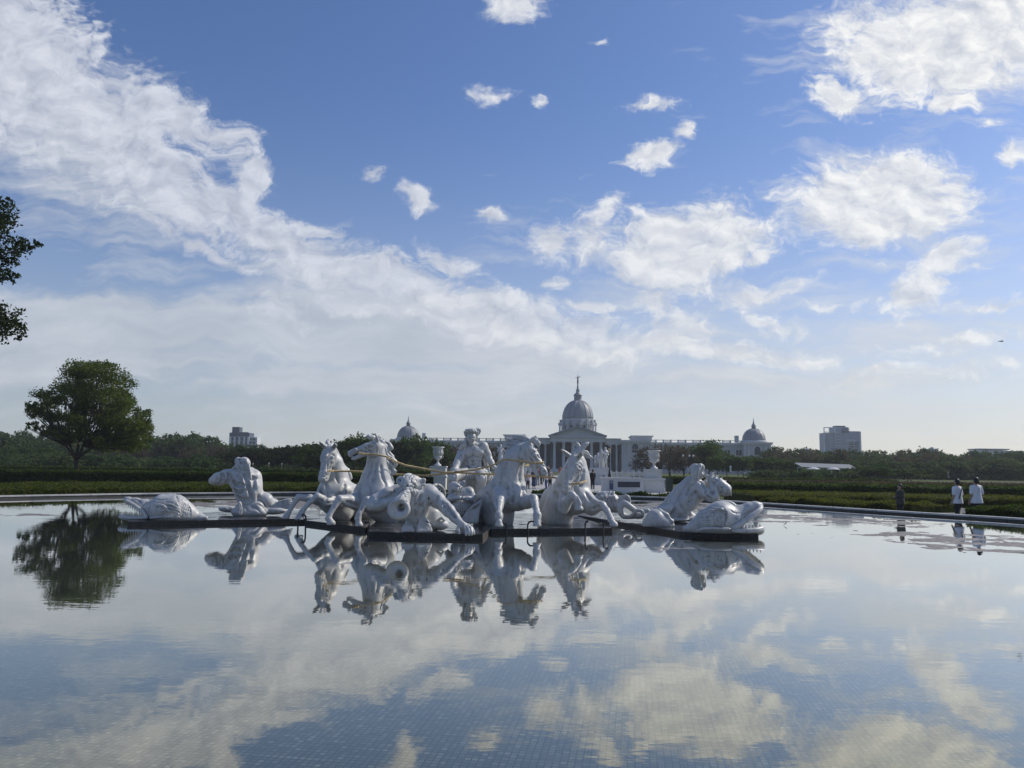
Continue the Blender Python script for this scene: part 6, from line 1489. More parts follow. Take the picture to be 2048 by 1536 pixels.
m = MB(); m.tube([(-30.5,33,-.6),(-30.3,33,2),(-30,33,5),(-29.8,33,9),(-30,33,13)], [.42,.33,.28,.2,.08], 10)
for l_ in lumps: 
    z0 = max(2.5, l_[2]-2.2); limb(m, (-30,33,z0), l_[:3], .10, .018, .1)
m.build('trunk', M_bark, t, True)

# ============================================================ hedges
def hedge(name, quad, ztop, mat, n, label, group=None, size=.07, zb=None, rows=None):
    """clipped hedge between four ground corners (front-left, front-right, back-right, back-left)"""
    a, b, c, d = [Vector((q[0],q[1],0)) for q in quad]; L_ = (b-a).length; W_ = (d-a).length
    nx = max(4, int(L_/.35)); ny = max(2, int(W_/.35)); nx = min(nx,120); ny = min(ny,50)
    vs = []; fs = []; cen = (a+b+c+d)/4
    t = thing(name, (cen.x, cen.y, gz(cen.x, cen.y)), label, 'hedge', group)
    def pt(s, u_): return (a*(1-s)+b*s)*(1-u_)+(d*(1-s)+c*s)*u_
    G_ = {}
    for j in range(ny+1):
        for i in range(nx+1):
            p = pt(i/nx, j/ny); e = (i in (0,nx)) or (j in (0,ny))
            z = ztop+mn.noise(Vector((p.x*.8,p.y*.8,1)))*.09+(-.12 if e else 0)
            if rows: z += .09*math.sin(j/ny*rows*2*math.pi)
            G_[i,j] = len(vs); vs.append((p.x,p.y,z))
    for j in range(ny):
        for i in range(nx): fs.append((G_[i,j],G_[i+1,j],G_[i+1,j+1],G_[i,j+1]))
    loop = [(i,0) for i in range(nx+1)]+[(nx,j) for j in range(1,ny+1)]+[(i,ny) for i in range(nx-1,-1,-1)]+[(0,j) for j in range(ny-1,0,-1)]
    base = len(vs)
    for (i,j) in loop:
        x,y,z = vs[G_[i,j]]; vs.append((x+(x-cen.x)*.0,y+(-.06 if j==0 else 0),gz(x,y)-.1 if zb is None else zb))
    m_ = len(loop)
    for k in range(m_):
        k2 = (k+1)%m_; fs.append((G_[loop[k]],base+k,base+k2,G_[loop[k2]]))
    obj('core', vs, fs, mat, t)
    # leaves over the top and the sides
    s = rng.random(n); u_ = rng.random(n)**1.5; side = rng.random(n) < .4
    A,B,C,Dd = [np.array(q) for q in (a,b,c,d)]
    p = (A*(1-s)[:,None]+B*s[:,None])*(1-u_)[:,None]+(Dd*(1-s)[:,None]+C*s[:,None])*u_[:,None]
    fr = (A*(1-s)[:,None]+B*s[:,None]); p[side] = fr[side]
    zt = ztop+np.array([mn.noise(Vector((q[0]*.8,q[1]*.8,1)))*.09 for q in p])
    z0_ = np.array([gz(q[0],q[1]) for q in p]) if zb is None else np.full(n, zb)
    p[:,2] = np.where(side, z0_+(zt-z0_)*rng.random(n), zt+rng.normal(size=n)*.035+(.09*np.sin(u_*rows*2*math.pi) if rows else 0))
    p[:,1] -= np.where(side, .05+rng.random(n)*.08, 0)
    v, f = leaves(p, n, size, .2); obj('foliage', v, f, mat, t)
    return t
cw = offset(cope_l, 1.0)
def along(px0, px1, off, D_extra=0):
    """points beyond the coping between two photo columns"""
    line = offset(cope_l, off); q = [p for p in line if p.y > 5 and px0-20 <= 1024+p.x/p.y*F <= px1+20]
    return q
def ring_hedge(name, px0, px1, o0, o1, ztop, mat, dens, label, size=.06, seg=4):
    A_ = along(px0,px1,o0); B_ = along(px0,px1,o1)
    return A_, B_
def strip_hedge(name, px0, px1, o0, o1, ztop, mat, n, label, group=None, size=.06, bump=.1):
    la = [p for p in offset(cope_l, o0)]; lb = [p for p in offset(cope_l, o1)]
    idx = [i for i, p in enumerate(la) if p.y > 8 and px0 <= 1024+p.x/p.y*F <= px1]
    la = [la[i] for i in idx]; lb = [lb[i] for i in idx]
    q = sum(la, Vector())/len(la); t = thing(name, (q.x,q.y,gz(q.x,q.y)), label, 'hedge', group)
    vs = []; fs = []; rows_ = [(0,-.45),(0,.35),(.02,.9),(.25,1),(.5,1),(.75,1),(.98,.9),(1,-.45)]; m_ = len(rows_)
    A2, B2 = [], []
    for a, b in zip(la[:-1], la[1:]):
        for k in range(6): A2.append(a.lerp(b,k/6))
    for a, b in zip(lb[:-1], lb[1:]):
        for k in range(6): B2.append(a.lerp(b,k/6))
    for i, (a, b) in enumerate(zip(A2,B2)):
        for (s, h) in rows_:
            p = a.lerp(b, s); g0 = gz(p.x,p.y); z = g0+(ztop-g0)*h+mn.noise(Vector((p.x*1.3,p.y*1.3,2)))*bump*(h>0); vs.append((p.x,p.y,z))
    for i in range(len(A2)-1):
        for k in range(m_-1): fs.append((i*m_+k,i*m_+k+1,(i+1)*m_+k+1,(i+1)*m_+k))
    fs.append(tuple(range(m_-1,-1,-1))); fs.append(tuple(range((len(A2)-1)*m_, len(A2)*m_)))
    obj('core', vs, fs, mat, t)
    V = np.array(vs).reshape(len(A2), m_, 3); i = rng.integers(0,len(A2)-1,n); u_ = rng.random((n,1)); k = rng.choice(m_-1, n, p=np.array([.30,.2,.15,.15,.12,.06,.02][:m_-1])/1.0); w_ = rng.random((n,1))
    p = (V[i,k]*(1-u_)+V[i+1,k]*u_)*(1-w_)+(V[i,k+1]*(1-u_)+V[i+1,k+1]*u_)*w_+rng.normal(size=(n,3))*.045
    p[:,2] = np.maximum(p[:,2], -.28)
    v, f = leaves(p, n, size, .1); obj('foliage', v, f, mat, t)
    return t
strip_hedge('clipped_hedge', -200, 845, 1.3, 15, .40, M_hedge, 80000, 'broad low olive green hedge bed directly behind the pool at the left', size=.05, bump=.16)
hedge('clipped_hedge', [(-60,60),(-6,60),(-6,63),(-60,63)], .98, M_hedge_dark, 22000, 'dark clipped hedge behind the olive bed at the left', size=.08)
hedge('clipped_hedge', [(-75,84),(-8,84),(-8,86.5),(-75,86.5)], 1.15, M_hedge_dark, 9000, 'far dark hedge line at the foot of the left wood', size=.11)
strip_hedge('shrub_border', 1040, 1370, .6, 1.7, .22, M_hedge_dark, 12000, 'low leafy shrub border between the pool and the white monument', size=.06, bump=.3)
strip_hedge('shrub_border', 840, 990, .6, 1.7, .2, M_hedge_dark, 5000, 'short dark shrub strip behind the seated driver', size=.06, bump=.3)
strip_hedge('clipped_hedge', 1490, 1835, 2.6, 5.6, .22, M_hedge, 42000, 'leafy hedge just beyond the pool wall at the right, in front of the woman', size=.042, bump=.25)
strip_hedge('clipped_hedge', 1905, 2300, 1.5, 4.2, .34, M_hedge_dark, 26000, 'dark hedge at the right edge beside the two men in white shirts', size=.04, bump=.25)
hedge('clipped_hedge', [(13.5,43),(44,34),(46,41),(14,51)], .34, M_hedge, 60000, 'wide flat olive hedge bed behind the walking people at the right', size=.045)
hedge('clipped_hedge', [(16,56),(60,46),(62,50),(17,60)], .72, M_hedge_dark, 18000, 'long dark hedge at the back of the right hedge beds', size=.08)
hedge('clipped_hedge', [(17,68),(50,66),(52,70),(18,72)], .75, M_leaf_brown, 12000, 'brownish hedge below the right wood', size=.09)
hedge('clipped_hedge', [(12.5,80),(40,80),(40,83),(12.5,83)], .85, M_hedge_dark, 10000, 'dark green hedge right of the urn monument', size=.10)
# ============================================================ white monuments beyond the pool
def at(x, D): g_ = P(x, 940, D); return g_.x, gz(g_.x, D)
def pxm(D): return D/F
def urn(name, x, ytop, ybot, D, w_, label, group):
    s = pxm(D); X = P(x,ybot,D); h = (ybot-ytop)*s; t = thing(name, tuple(X), label, 'urn', group); r = w_*.5*s
    prof = [(.55,0),(.55,.07),(.42,.10),(.30,.13),(.17,.19),(.15,.26),(.24,.29),(.20,.31),(.45,.36),(.62,.42),(.68,.48),(.60,.50),(.66,.53),(.72,.72),(.80,.90),(.86,.93),(1.0,.955),(1.0,.985),(.93,1.0),(.80,.985),(.70,.90)]
    a = MB().lathe([(q[0]*r, q[1]*h) for q in prof], (0,0,0), 32).build('bowl', M_white, None, True); a.parent = t
    b = MB()
    for i in range(14):
        an = i/14*2*math.pi+.1; c_, s_ = math.cos(an), math.sin(an); rr = r*.69
        b.tube([(rr*c_,rr*s_,h*.55),(rr*1.04*c_+.02,rr*1.04*s_,h*.64),(rr*1.07*c_-.01,rr*1.07*s_,h*.74),(rr*1.12*c_,rr*1.12*s_,h*.82)], [.03,.045,.05,.02], 6)
    for sx in (-1,1): b.tube([(sx*r*.58,0,h*.40),(sx*r*.86,0,h*.42),(sx*r*.84,0,h*.52),(sx*r*.66,0,h*.54)], .022, 6)
    b = b.build('relief', M_white, None, True); b.parent = t
    return t
def pedestal(name, x0, x1, yt, ym, yb, xi0, xi1, D, label, group=None, deep=None):
    s = pxm(D); X0, X1 = P(x0,940,D).x, P(x1,940,D).x; I0, I1 = P(xi0,940,D).x, P(xi1,940,D).x; cx = (X0+X1)/2
    zt, zm, zb = P((x0+x1)/2,yt,D).z, P((x0+x1)/2,ym,D).z, min(gz(cx,D), P(x0,yb,D).z)-.05
    dp = (X1-X0) if deep is None else deep; di = (I1-I0)
    t = thing(name, (cx, D, zb), label, 'pedestal', group); yc = D+dp/2
    m = MB(); m.box(X0,X1,yc-dp/2,yc+dp/2,zb,zb+.14); m.box(X0+.06,X1-.06,yc-dp/2+.06,yc+dp/2-.06,zb+.14,zm-.10); m.box(X0-.02,X1+.02,yc-dp/2-.02,yc+dp/2+.02,zm-.10,zm); m.build('base', M_white, t)
    m = MB(); m.box(I0+.05,I1-.05,yc-di/2+.05,yc+di/2-.05,zm,zt-.10); m.box(I0-.02,I1+.02,yc-di/2-.02,yc+di/2+.02,zt-.10,zt); m.box(I0+.02,I1-.02,yc-di/2+.02,yc+di/2-.02,zm+.002,zm+.10); m.build('die', M_white, t)
    m = MB()
    for (a,b,c,d,yy) in ((X0+.14,X1-.14,zb+.24,zm-.2,yc-dp/2+.035),(I0+.14,I1-.14,zm+.18,zt-.2,yc-di/2+.025)):
        if d-c > .15: m.box(a,b,yy,yy+.03,c,c+.03); m.box(a,b,yy,yy+.03,d-.03,d); m.box(a,a+.03,yy,yy+.029,c+.03,d-.03); m.box(b-.03,b,yy,yy+.029,c+.03,d-.03)
    m.build('panel_moulding', M_white, t)
    return t
pedestal('stone_pedestal', 854, 893, 932, 951.5, 984, 860, 892, 60, 'white panelled pedestal under the left urn, right of the open-mouthed horse')
urn('garden_urn', 875.5, 894, 932, 60.6, 25, 'white carved stone urn on the pedestal left of the driver', 'carved urns on pedestals')
pedestal('stone_pedestal', 1287, 1331, 938.5, 957, 981, 1293, 1326, 60, 'white panelled pedestal under the right urn at the end of the low wall')
urn('garden_urn', 1308, 901, 938.5, 60.6, 27, 'white carved stone urn on the pedestal right of the street lamp', 'carved urns on pedestals')
M_panel = simple('dark_plaque', (.03,.038,.055), .35, .2, 2)
D_ = 58.5; X0, X1 = P(1203,940,D_).x, P(1287,940,D_).x; t = thing('garden_wall', ((X0+X1)/2,D_,-.1), 'low white stone wall with a long dark plaque and a blue sign, left of the right urn', 'wall')
z1 = P(1245,955,D_).z; m = MB().box(X0+.1,X1,D_,D_+1.1,-.2,z1-.12).box(X0,X1,D_-.08,D_+1.2,z1-.12,z1).box(X0+.04,X1,D_-.05,D_-.001,-.2,.12); m.build('wall_block', M_white, t)
a, b = P(1235,963,D_), P(1280,975,D_); pq = MB().box(a.x,b.x,D_-.05,D_-.002,b.z,a.z).build('plaque', M_panel, t)
MB().box(a.x-.06,b.x+.06,D_-.07,D_-.003,a.z,a.z+.05).box(a.x-.06,b.x+.06,D_-.07,D_-.003,b.z-.05,b.z).box(a.x-.06,a.x,D_-.069,D_-.003,b.z,a.z).box(b.x,b.x+.06,D_-.069,D_-.003,b.z,a.z).build('frame', M_white, pq)
a, b = P(1219,961,D_), P(1226,979,D_); sg = MB().box(a.x,b.x,D_-.09,D_-.052,b.z,a.z).build('blue_sign', simple('sign_blue', (.05,.085,.16), .5, .2, 2), t)
MB().lathe([(.0,0),(.055,.0),(.055,.012),(.0,.012)],(0,0,0),16).build('sign_disc', M_white, sg, False, M=Matrix.Translation(((a.x+b.x)/2,D_-.092,a.z-.13)) @ Matrix.Rotation(math.pi/2,4,'X'))
# statue group on its pedestal
def marble_person(S, o, H, yaw, arms, robe=False, lean=0, child=False):
    """standing carved figure; arms = list of (side, elbow(x,y,z), wrist(x,y,z)) in body units"""
    cy, sy = math.cos(yaw), math.sin(yaw)
    def T(x,y,z): x += lean*z; return (o[0]+H*(x*cy-y*sy), o[1]+H*(x*sy+y*cy), o[2]+H*z)
    def c(a,b,ra,rb,k=.03): S.cone(T(*a),T(*b),ra*H,rb*H,k*H)
    for x in (-1,1):
        c((.055*x,0,.52),(.06*x,.02 if x>0 else -.02,.29),.058,.038); c((.06*x,.02 if x>0 else -.02,.29),(.065*x,-.01,.05),.036,.022); c((.065*x,-.01,.03),(.07*x,-.09,.015),.022,.016)
        c((.11*x,0,.80),(.06*x,0,.83),.04,.04)
    c((0,0,.54),(0,0,.64),.085,.07,.05); c((0,0,.64),(0,0,.78),.072,.095,.05); c((0,0,.8),(0,0,.88),.035,.03)
    S.ell(T(0,-.005,.93),(.048*H,.055*H,.066*H),.01); S.ell(T(0,.015,.95),(.056*H,.055*H,.058*H),.01)
    for (x,e,w_) in arms: c((.125*x,0,.79),e,.034,.027); c(e,w_,.026,.018); S.ell(T(*w_),(.022*H,.022*H,.03*H),.01)
    if robe:
        for i in range(9):
            a_ = i/9*2*math.pi; c((.06*math.cos(a_),.055*math.sin(a_),.62),(.13*math.cos(a_),.12*math.sin(a_),.02),.03,.034,.018)
        c((0,0,.5),(0,0,.05),.07,.1); c((-.12,-.03,.8),(.1,-.05,.55),.03,.04,.03)
def statue_one(name, x, ytop, ybot, D, yaw, arms, label, group, robe=False, lean=0):
    b = P(x,ybot,D); H = (ybot-ytop)*pxm(D); t = thing(name, tuple(b), label, 'statue', group)
    S = Sdf(H*.013, (b.x-.32*H,b.y-.32*H,b.z-.03), (b.x+.32*H,b.y+.32*H,b.z+1.08*H)); marble_person(S, tuple(b), H, yaw, arms, robe, lean)
    v, f = S.mesh(); obj('body', v, f, M_white, t, True)
    MB().box(b.x-.13*H,b.x+.13*H,b.y-.13*H,b.y+.13*H,b.z-.04,b.z+.012*H).build('base_block', M_white, t); return t
gname = 'white figures of the statue group on its pedestal'
pedestal('stone_pedestal', 1178, 1224, 936, 953, 978, 1184, 1219, 74, 'tall white pedestal carrying the group of four standing figures')
statue_one('standing_statue', 1211, 895, 935.5, 74.8, .5, [(1,(.17,-.03,.66),(.05,-.13,.62)),(-1,(-.19,-.06,.70),(-.12,-.16,.66))], 'tallest white statue of the group, rightmost on the pedestal', gname)
statue_one('standing_statue', 1203, 899, 935.5, 75.2, .2, [(1,(.17,-.04,.68),(.2,-.12,.6)),(-1,(-.17,-.04,.68),(-.08,-.14,.7))], 'white statue second from right in the group on the pedestal', gname, True)
statue_one('standing_statue', 1196, 906, 935.5, 74.7, -.2, [(1,(.17,-.04,.68),(.1,-.12,.62)),(-1,(-.17,-.04,.72),(-.12,-.12,.84))], 'white statue third from right in the group, head slightly lower', gname)
statue_one('standing_statue', 1190, 911, 935.5, 74.5, -.5, [(1,(.17,-.04,.68),(.1,-.12,.62)),(-1,(-.2,-.02,.8),(-.26,-.02,.92))], 'smallest white statue of the group, leftmost with raised arm', gname)
statue_one('standing_statue', 1001, 889, 930, 72, .3, [(1,(.17,-.04,.68),(.22,-.12,.72)),(-1,(-.17,-.04,.68),(-.02,-.14,.66))], 'single white robed statue between the driver and the arched neck of the horse', None, True)
pedestal('stone_pedestal', 984, 1016, 930, 948, 978, 988, 1012, 71.4, 'white pedestal under the single robed statue behind the driver')
statue_one('standing_statue', 1461, 931, 944, 140, .0, [(1,(.17,-.04,.68),(.22,-.12,.72)),(-1,(-.17,-.04,.68),(-.22,-.1,.6))], 'tiny distant white garden statue in front of the small trees at the right', None, True)
# white railing
t = thing('railing', (P(1258,940,80).x,80,.3), 'white bridge railing behind the low wall, right of the street lamp', 'railing'); m = MB(); z0, z1 = P(1258,956,80).z, P(1258,944,80).z
xa, xb = P(1222,940,80).x, P(1290,940,80).x; m.box(xa,xb,79.95,80.05,z1-.08,z1).box(xa,xb,79.95,80.05,z0-.3,z0+.05); m.build('rail', M_white, t)
for i in range(7): x_ = xa+(xb-xa)*i/6; MB().box(x_-.09,x_+.09,79.9,80.1,z0-.3,z1+.14).build('post', M_white, t)
m = MB()
for i in range(32): x_ = xa+(xb-xa)*(i+.5)/32; m.box(x_-.03,x_+.03,79.97,80.03,z0+.05,z1-.08)
m.build('balusters', M_white, t)
# street lamps
M_lampg = simple('lamp_glass', (.5,.45,.33), .3, .2, 3)
def street_lamp(x, yt, yb, D, label, group=None, col=None):
    b = P(x,yb,D); H = (yb-yt)*pxm(D); t = thing('street_lamp', tuple(b), label, 'street lamp', group)
    m_ = col or M_iron
    a = MB().lathe([(.13,0),(.15,.1*H),(.08,.14*H),(.10,.17*H),(.045,.22*H),(.04,.5*H),(.055,.52*H),(.035,.6*H),(.035,.74*H),(.08,.76*H),(.03,.78*H)],(0,0,0),10).build('pole', m_, None, True); a.parent = t
    a = MB().lathe([(.07,.78*H),(.14,.94*H)],(0,0,0),6).build('lantern', M_lampg, None); a.parent = t
    a = MB().lathe([(.19,.94*H),(.15,.97*H),(.05,.985*H),(.02,1.0*H)],(0,0,0),6).build('lamp_cap', m_, None); a.parent = t
    return t
street_lamp(1219, 893, 955, 66, 'tall black street lamp with lantern head standing beside the statue group')
b = P(1379,948,120); t = thing('globe_lamp', tuple(b), 'thin park lamp post with three white globes before the brownish trees', 'street lamp')
m = MB().lathe([(.07,0),(.05,2.7)],(0,0,0),8); m.tube([(-1.0,0,2.5),(-.5,0,2.7),(0,0,2.55),(.3,0,2.7),(.6,0,2.5)], .03, 6); a = m.build('pole', M_iron, None); a.parent = t
for x_ in (-1.0,0,.62): a = MB().lathe([(.01,2.55),(.13,2.65),(.16,2.78),(.13,2.9),(.01,2.98)],(x_,0,0),10).build('globe', M_white, None, True); a.parent = t
for i,(x,yt,yb,D,lab) in enumerate([(505,926,944,125,'small pale lamp post among the dark trees, right of the left merman'),(537,925,944,125,'second small pale lamp post among the dark trees left of the horses'),(563,926,944,128,'third small pale lamp post among the dark trees left of the horses'),(1897,944,955,110,'thin lamp post before the right wood above the man with the shoulder strap')]):
    street_lamp(x,yt,yb,D,lab,'small pale lamp posts', simple('lamp_grey', (.35,.35,.34), .6, .1, 1))
# shelter
D_ = 135; t = thing('park_shelter', (P(1650,940,D_).x,D_,.3), 'long open park shelter with flat pale roof and slim white posts', 'shelter')
zr = P(1650,938,D_).z; xa, xb = P(1597,940,D_).x, P(1709,940,D_).x; m = MB(); m.add([(xa,D_-1.6,zr+.2),(xb,D_-1.6,zr+.0),(xb,D_+2,zr+.75),(xa,D_+2,zr+.95),(xa,D_-1.6,zr+.32),(xb,D_-1.6,zr+.12),(xb,D_+2,zr+.87),(xa,D_+2,zr+1.07)],[(0,3,2,1),(4,5,6,7),(0,1,5,4),(1,2,6,5),(2,3,7,6),(3,0,4,7)]); m.build('roof', simple('shelter_roof', (.22,.23,.22), .5, .1, 1), t)
for x in (1601,1618,1635,1669,1686,1702):
    q = P(x,940,D_).x; MB().tube([(q,D_+1.4,.2),(q,D_+1.4,zr-.3),(q-.1,D_+.8,zr+.25),(q-.2,D_-1.3,zr+.15)], .075, 6).build('post', M_white, t, True)
for x in (1627,1667): 
    q = P(x,949,128); t = thing('parasol', (q.x,128,.3), ('left' if x == 1627 else 'right')+' one of the two small white parasols beneath the park shelter', 'parasol', 'parasols at the park shelter'); a = MB().lathe([(1.2,1.75),(.6,2.0),(.02,2.15)],(0,0,0),8).build('canopy', M_white, None); a.parent = t; a = MB().lathe([(.03,0),(.03,1.8)],(0,0,0),6).build('pole', M_iron, None); a.parent = t
# stalls at the far end of the plaza
D_ = 118
for k,(xa_,xb_,lab) in enumerate([(1044,1060,'left white arched booth behind the crowd on the plaza'),(1060.5,1077,'middle white arched booth behind the crowd on the plaza'),(1087,1099,'right small white arched booth behind the crowd on the plaza')]):
    a, b = P(xa_,932,D_), P(xb_,950,D_); t = thing('market_booth', ((a.x+b.x)/2,D_,gz(a.x,D_)), lab, 'booth', 'white arched booths on the plaza'); w_ = b.x-a.x; z0 = gz(a.x,D_)
    MB().box(a.x+.08,b.x-.08,D_+.2,D_+1.3,z0+.45,a.z-.25).build('back_panel', simple('booth_panel', (.42,.46,.5), .6, .1, 1), t)
    n_ = 9; arc = [(a.x+.04,D_,z0)]+[(a.x+w_/2-(w_/2-.06)*math.cos(math.pi*i/n_),D_,a.z-.45+.35*math.sin(math.pi*i/n_)) for i in range(n_+1)]+[(b.x-.04,D_,z0)]
    MB().tube(arc, .09, 6).build('arch_frame', M_white, t); MB().box(a.x,b.x,D_-.1,D_+1.4,z0,z0+.42).build('counter', M_white, t)
a, b = P(1047,926,126), P(1084,932,126); t = thing('yellow_canopy', ((a.x+b.x)/2,126,b.z), 'yellow canopy roof above the white booths below the horse muzzle', 'canopy', None)
z0 = b.z; MB().add([(a.x,124.5,z0),(b.x,124.5,z0),(b.x,128,z0),(a.x,128,z0),((a.x*2+b.x)/3,126.2,a.z),((a.x+2*b.x)/3,126.2,a.z)],[(0,1,5,4),(1,2,5),(2,3,4,5),(3,0,4),(0,3,2,1)]).build('roof', simple('yellow_fabric', (.55,.40,.09), .7, .1, 1), t)
m = MB(); [m.box(q-.05,q+.05,yy-.05,yy+.05,gz(q,126)-.1,z0) for q in (a.x+.1,b.x-.1) for yy in (124.7,127.8)]; m.build('post', M_iron, t)
# raised lawn beds on the axis
sheet('lawn', [(-2,150,0),(P(1157,940,150).x,150,0),(P(1157,940,230).x,230,0),(-2,230,0)], .05, M_lawn)
# utility box
b = P(1338,981,62); t = thing('utility_box', (b.x,62,-.1), 'dark green utility cabinet right of the urn pedestal', 'cabinet')
a = MB().box(-.27,.27,-.2,.2,-.1,.98).build('cabinet', simple('cabinet_green', (.02,.035,.028), .5, .2, 2), None); a.parent = t; a = MB().box(-.3,.3,-.23,.23,.981,1.03).build('lid', M_iron, None); a.parent = t
# bird
b = P(2003,683,60); t = thing('flying_bird', tuple(b), 'tiny dark bird flying high in the right part of the sky', 'bird'); a = MB().tube([(-.14,.0,0),(0,0,.02),(.14,0,0)],[.02,.045,.03],6).tube([(0,0,.02),(-.02,.15,.07),(-.08,.3,.03)],[.03,.03,.01],6).tube([(0,0,.02),(-.02,-.15,.07),(-.08,-.3,.03)],[.03,.03,.01],6).build('body', M_iron, None, True); a.parent = t
# floating leaf
b = G(1571,1051,0); t = tag(MB().add([(b.x-.09,b.y,.004),(b.x,b.y-.05,.05),(b.x+.06,b.y,.11),(b.x,b.y+.05,.05)],[(0,1,2,3)]).build('fallen_leaf', M_bark), 'small dark leaf floating on the water right of the fanged fish', 'leaf')

# ============================================================ people
M_skin = simple('skin', (.36,.23,.16), .6, .1, 4); M_hair = simple('black_hair', (.012,.011,.011), .5, .3, 20)
mats = {}
def cloth(c):
    if c not in mats: mats[c] = simple('cloth', c, .85, .12, 6, .3)
    return mats[c]
def person(x, D, H, yaw, shirt, trousers, label, arms='down', group=None, longhair=False, skirt=False, h=.022, zg=None, ls=False, strap=False, bag=None, stride=.0):
    g_ = P(x,940,D); z = gz(g_.x,D) if zg is None else zg; s = H/1.75
    t = thing('person', (g_.x,D,z), label, 'person', group); ca, sa = math.cos(yaw), math.sin(yaw)
    def T(x_,y_,z_): return (g_.x+s*(x_*ca-y_*sa), D+s*(x_*sa+y_*ca), z+s*z_)
    lo = (g_.x-.5*s, D-.5*s, z-.05); hi = (g_.x+.5*s, D+.5*s, z+1.85*s)
    def new(): return Sdf(h, lo, hi)
    def c(S,a,b,ra,rb,k=.03): S.cone(T(*a),T(*b),ra*s,rb*s,k*s)
    E = {}
    for sd in (-1,1):
        if arms == 'down': E[sd] = ((.225*sd,-.02,1.16),(.22*sd,.08,.90))
        elif arms == 'fold': E[sd] = ((.23*sd,.02,1.17),(.03*sd,.24,1.16))
        elif arms == 'phone': E[sd] = ((.2*sd,.12,1.17),(.06*sd,.3,1.36))
        elif arms == 'hip': E[sd] = ((.30*sd,-.02,1.18),(.17*sd,.1,1.02))
    S = new()   # one continuous body
    for sd in (-1,1):
        st = stride*sd
        c(S,(.09*sd,0,.93),(.095*sd,.03+st*.5,.50),.085,.055); c(S,(.095*sd,.03+st*.5,.50),(.095*sd,-.03+st,.09),.052,.036); c(S,(.095*sd,-.04+st,.05),(.10*sd,.13+st,.03),.04,.03)
        c(S,(.17*sd,0,1.42),E[sd][0],.05,.038); c(S,E[sd][0],E[sd][1],.036,.026)
        w_ = Vector(E[sd][1]); e_ = Vector(E[sd][0]); dv = (w_-e_).normalized(); c(S,tuple(w_),tuple(w_+dv*.09),.03,.032,.01)
        for i in range(4): 
            o_ = Vector((0,(i-1.5)*.016,0)); c(S,tuple(w_+dv*.08+o_),tuple(w_+dv*(.15-.008*abs(i-1.4))+o_*1.2),.010,.008,.005)
        c(S,tuple(w_+dv*.03),tuple(w_+dv*.08+Vector((-.03*sd,.02,0))),.013,.010,.008)
    c(S,(0,0,.95),(0,0,1.15),.13,.115,.06); c(S,(0,0,1.15),(0,0,1.38),.12,.14,.06); c(S,(0,0,1.44),(0,.01,1.55),.055,.05)
    S.ell(T(0,.01,1.64),(.078*s,.078*s,.115*s),.02); c(S,(0,.085,1.64),(0,.10,1.615),.014,.018,.02); S.ell(T(0,.04,1.575),(.05*s,.05*s,.045*s),.03)
    for sd in (-1,1): S.ell(T(.08*sd,0,1.635),(.018*s,.02*s,.03*s),.01)
    v, f = S.mesh(); obj('body', v, f, M_skin, t, True)
    S = new(); c(S,(-.075,0,.86),(-.05,0,1.12),.150,.125,.05); c(S,(.075,0,.86),(.05,0,1.12),.150,.125,.05); c(S,(0,0,1.12),(0,0,1.36),.142,.152,.05); c(S,(-.12,0,1.43),(.12,0,1.43),.062,.062,.05); c(S,(0,0,1.0),(0,0,.86),.157,.162,.04)
    for sd in (-1,1):
        e_ = Vector(E[sd][0]); sh = Vector((.17*sd,0,1.42)); c(S,tuple(sh),tuple(sh.lerp(e_,.82)),.072,.070,.03)
        if ls: c(S,tuple(sh.lerp(e_,.8)),E[sd][0],.055,.05); c(S,E[sd][0],E[sd][1],.048,.04)
    S.f = np.maximum(S.f, (z+.84*s-S.ax[2][None,None,:]).astype(np.float32)+0*S.f)
    v, f = S.mesh(); so_ = obj('shirt', v, f, cloth(shirt), t, True)
    S = new(); c(S,(-.06,0,.93),(.06,0,.93),.135,.135,.05)
    if skirt: c(S,(0,0,.9),(0,0,.42),.15,.21,.05)
    else:
        for sd in (-1,1): st = stride*sd; c(S,(.09*sd,0,.90),(.095*sd,.03+st*.5,.50),.098,.076); c(S,(.095*sd,.03+st*.5,.50),(.095*sd,-.03+st,.12),.074,.062)
    v, f = S.mesh(); obj('skirt' if skirt else 'trousers', v, f, cloth(trousers), t, True)
    S = new(); S.ell(T(0,-.02,1.685),(.092*s,.098*s,.098*s),.02); S.ell(T(0,-.05,1.62),(.085*s,.07*s,.09*s),.03)
    if longhair: c(S,(0,-.06,1.62),(0,-.09,1.42),.085,.06)
    S.comb((slice(None),)*3, np.sqrt((S.ax[0][:,None,None]-T(0,.105,1.60)[0])**2+(S.ax[1][None,:,None]-T(0,.105,1.60)[1])**2+(S.ax[2][None,None,:]-T(0,.105,1.60)[2])**2)-.085*s, .01, 'sub')
    v, f = S.mesh(); obj('hair', v, f, M_hair, t, True)
    m = MB()
    for sd in (-1,1): st = stride*sd; m.tube([T(.095*sd,-.08+st,.045),T(.098*sd,.02+st,.055),T(.10*sd,.16+st,.035)],[.045*s,.05*s,.035*s],8)
    m.build('shoes', cloth((.03,.03,.03)), t, True)
    if strap: MB().tube([T(-.13,-.165,1.02),T(-.05,-.165,1.20),T(.08,-.14,1.40),T(.10,0,1.50),T(.04,.15,1.38),T(-.1,.17,1.1)],.016*s,6).build('shoulder_strap', cloth((.015,.015,.018)), t, True)
    if bag: MB().box(T(-.2,0,0)[0]-.12,T(-.2,0,0)[0]+.12,T(-.2,.15,0)[1]-.06,T(-.2,.15,0)[1]+.06,z+.75*s,z+1.0*s).build('bag', cloth(bag), t)
    return t
person(1912, 30.2, 1.80, .45, (.70,.71,.74), (.02,.02,.025), 'man in a white t-shirt with a black shoulder strap walking left behind the pool wall', 'down', h=.016, strap=True, zg=-.42, stride=.12)
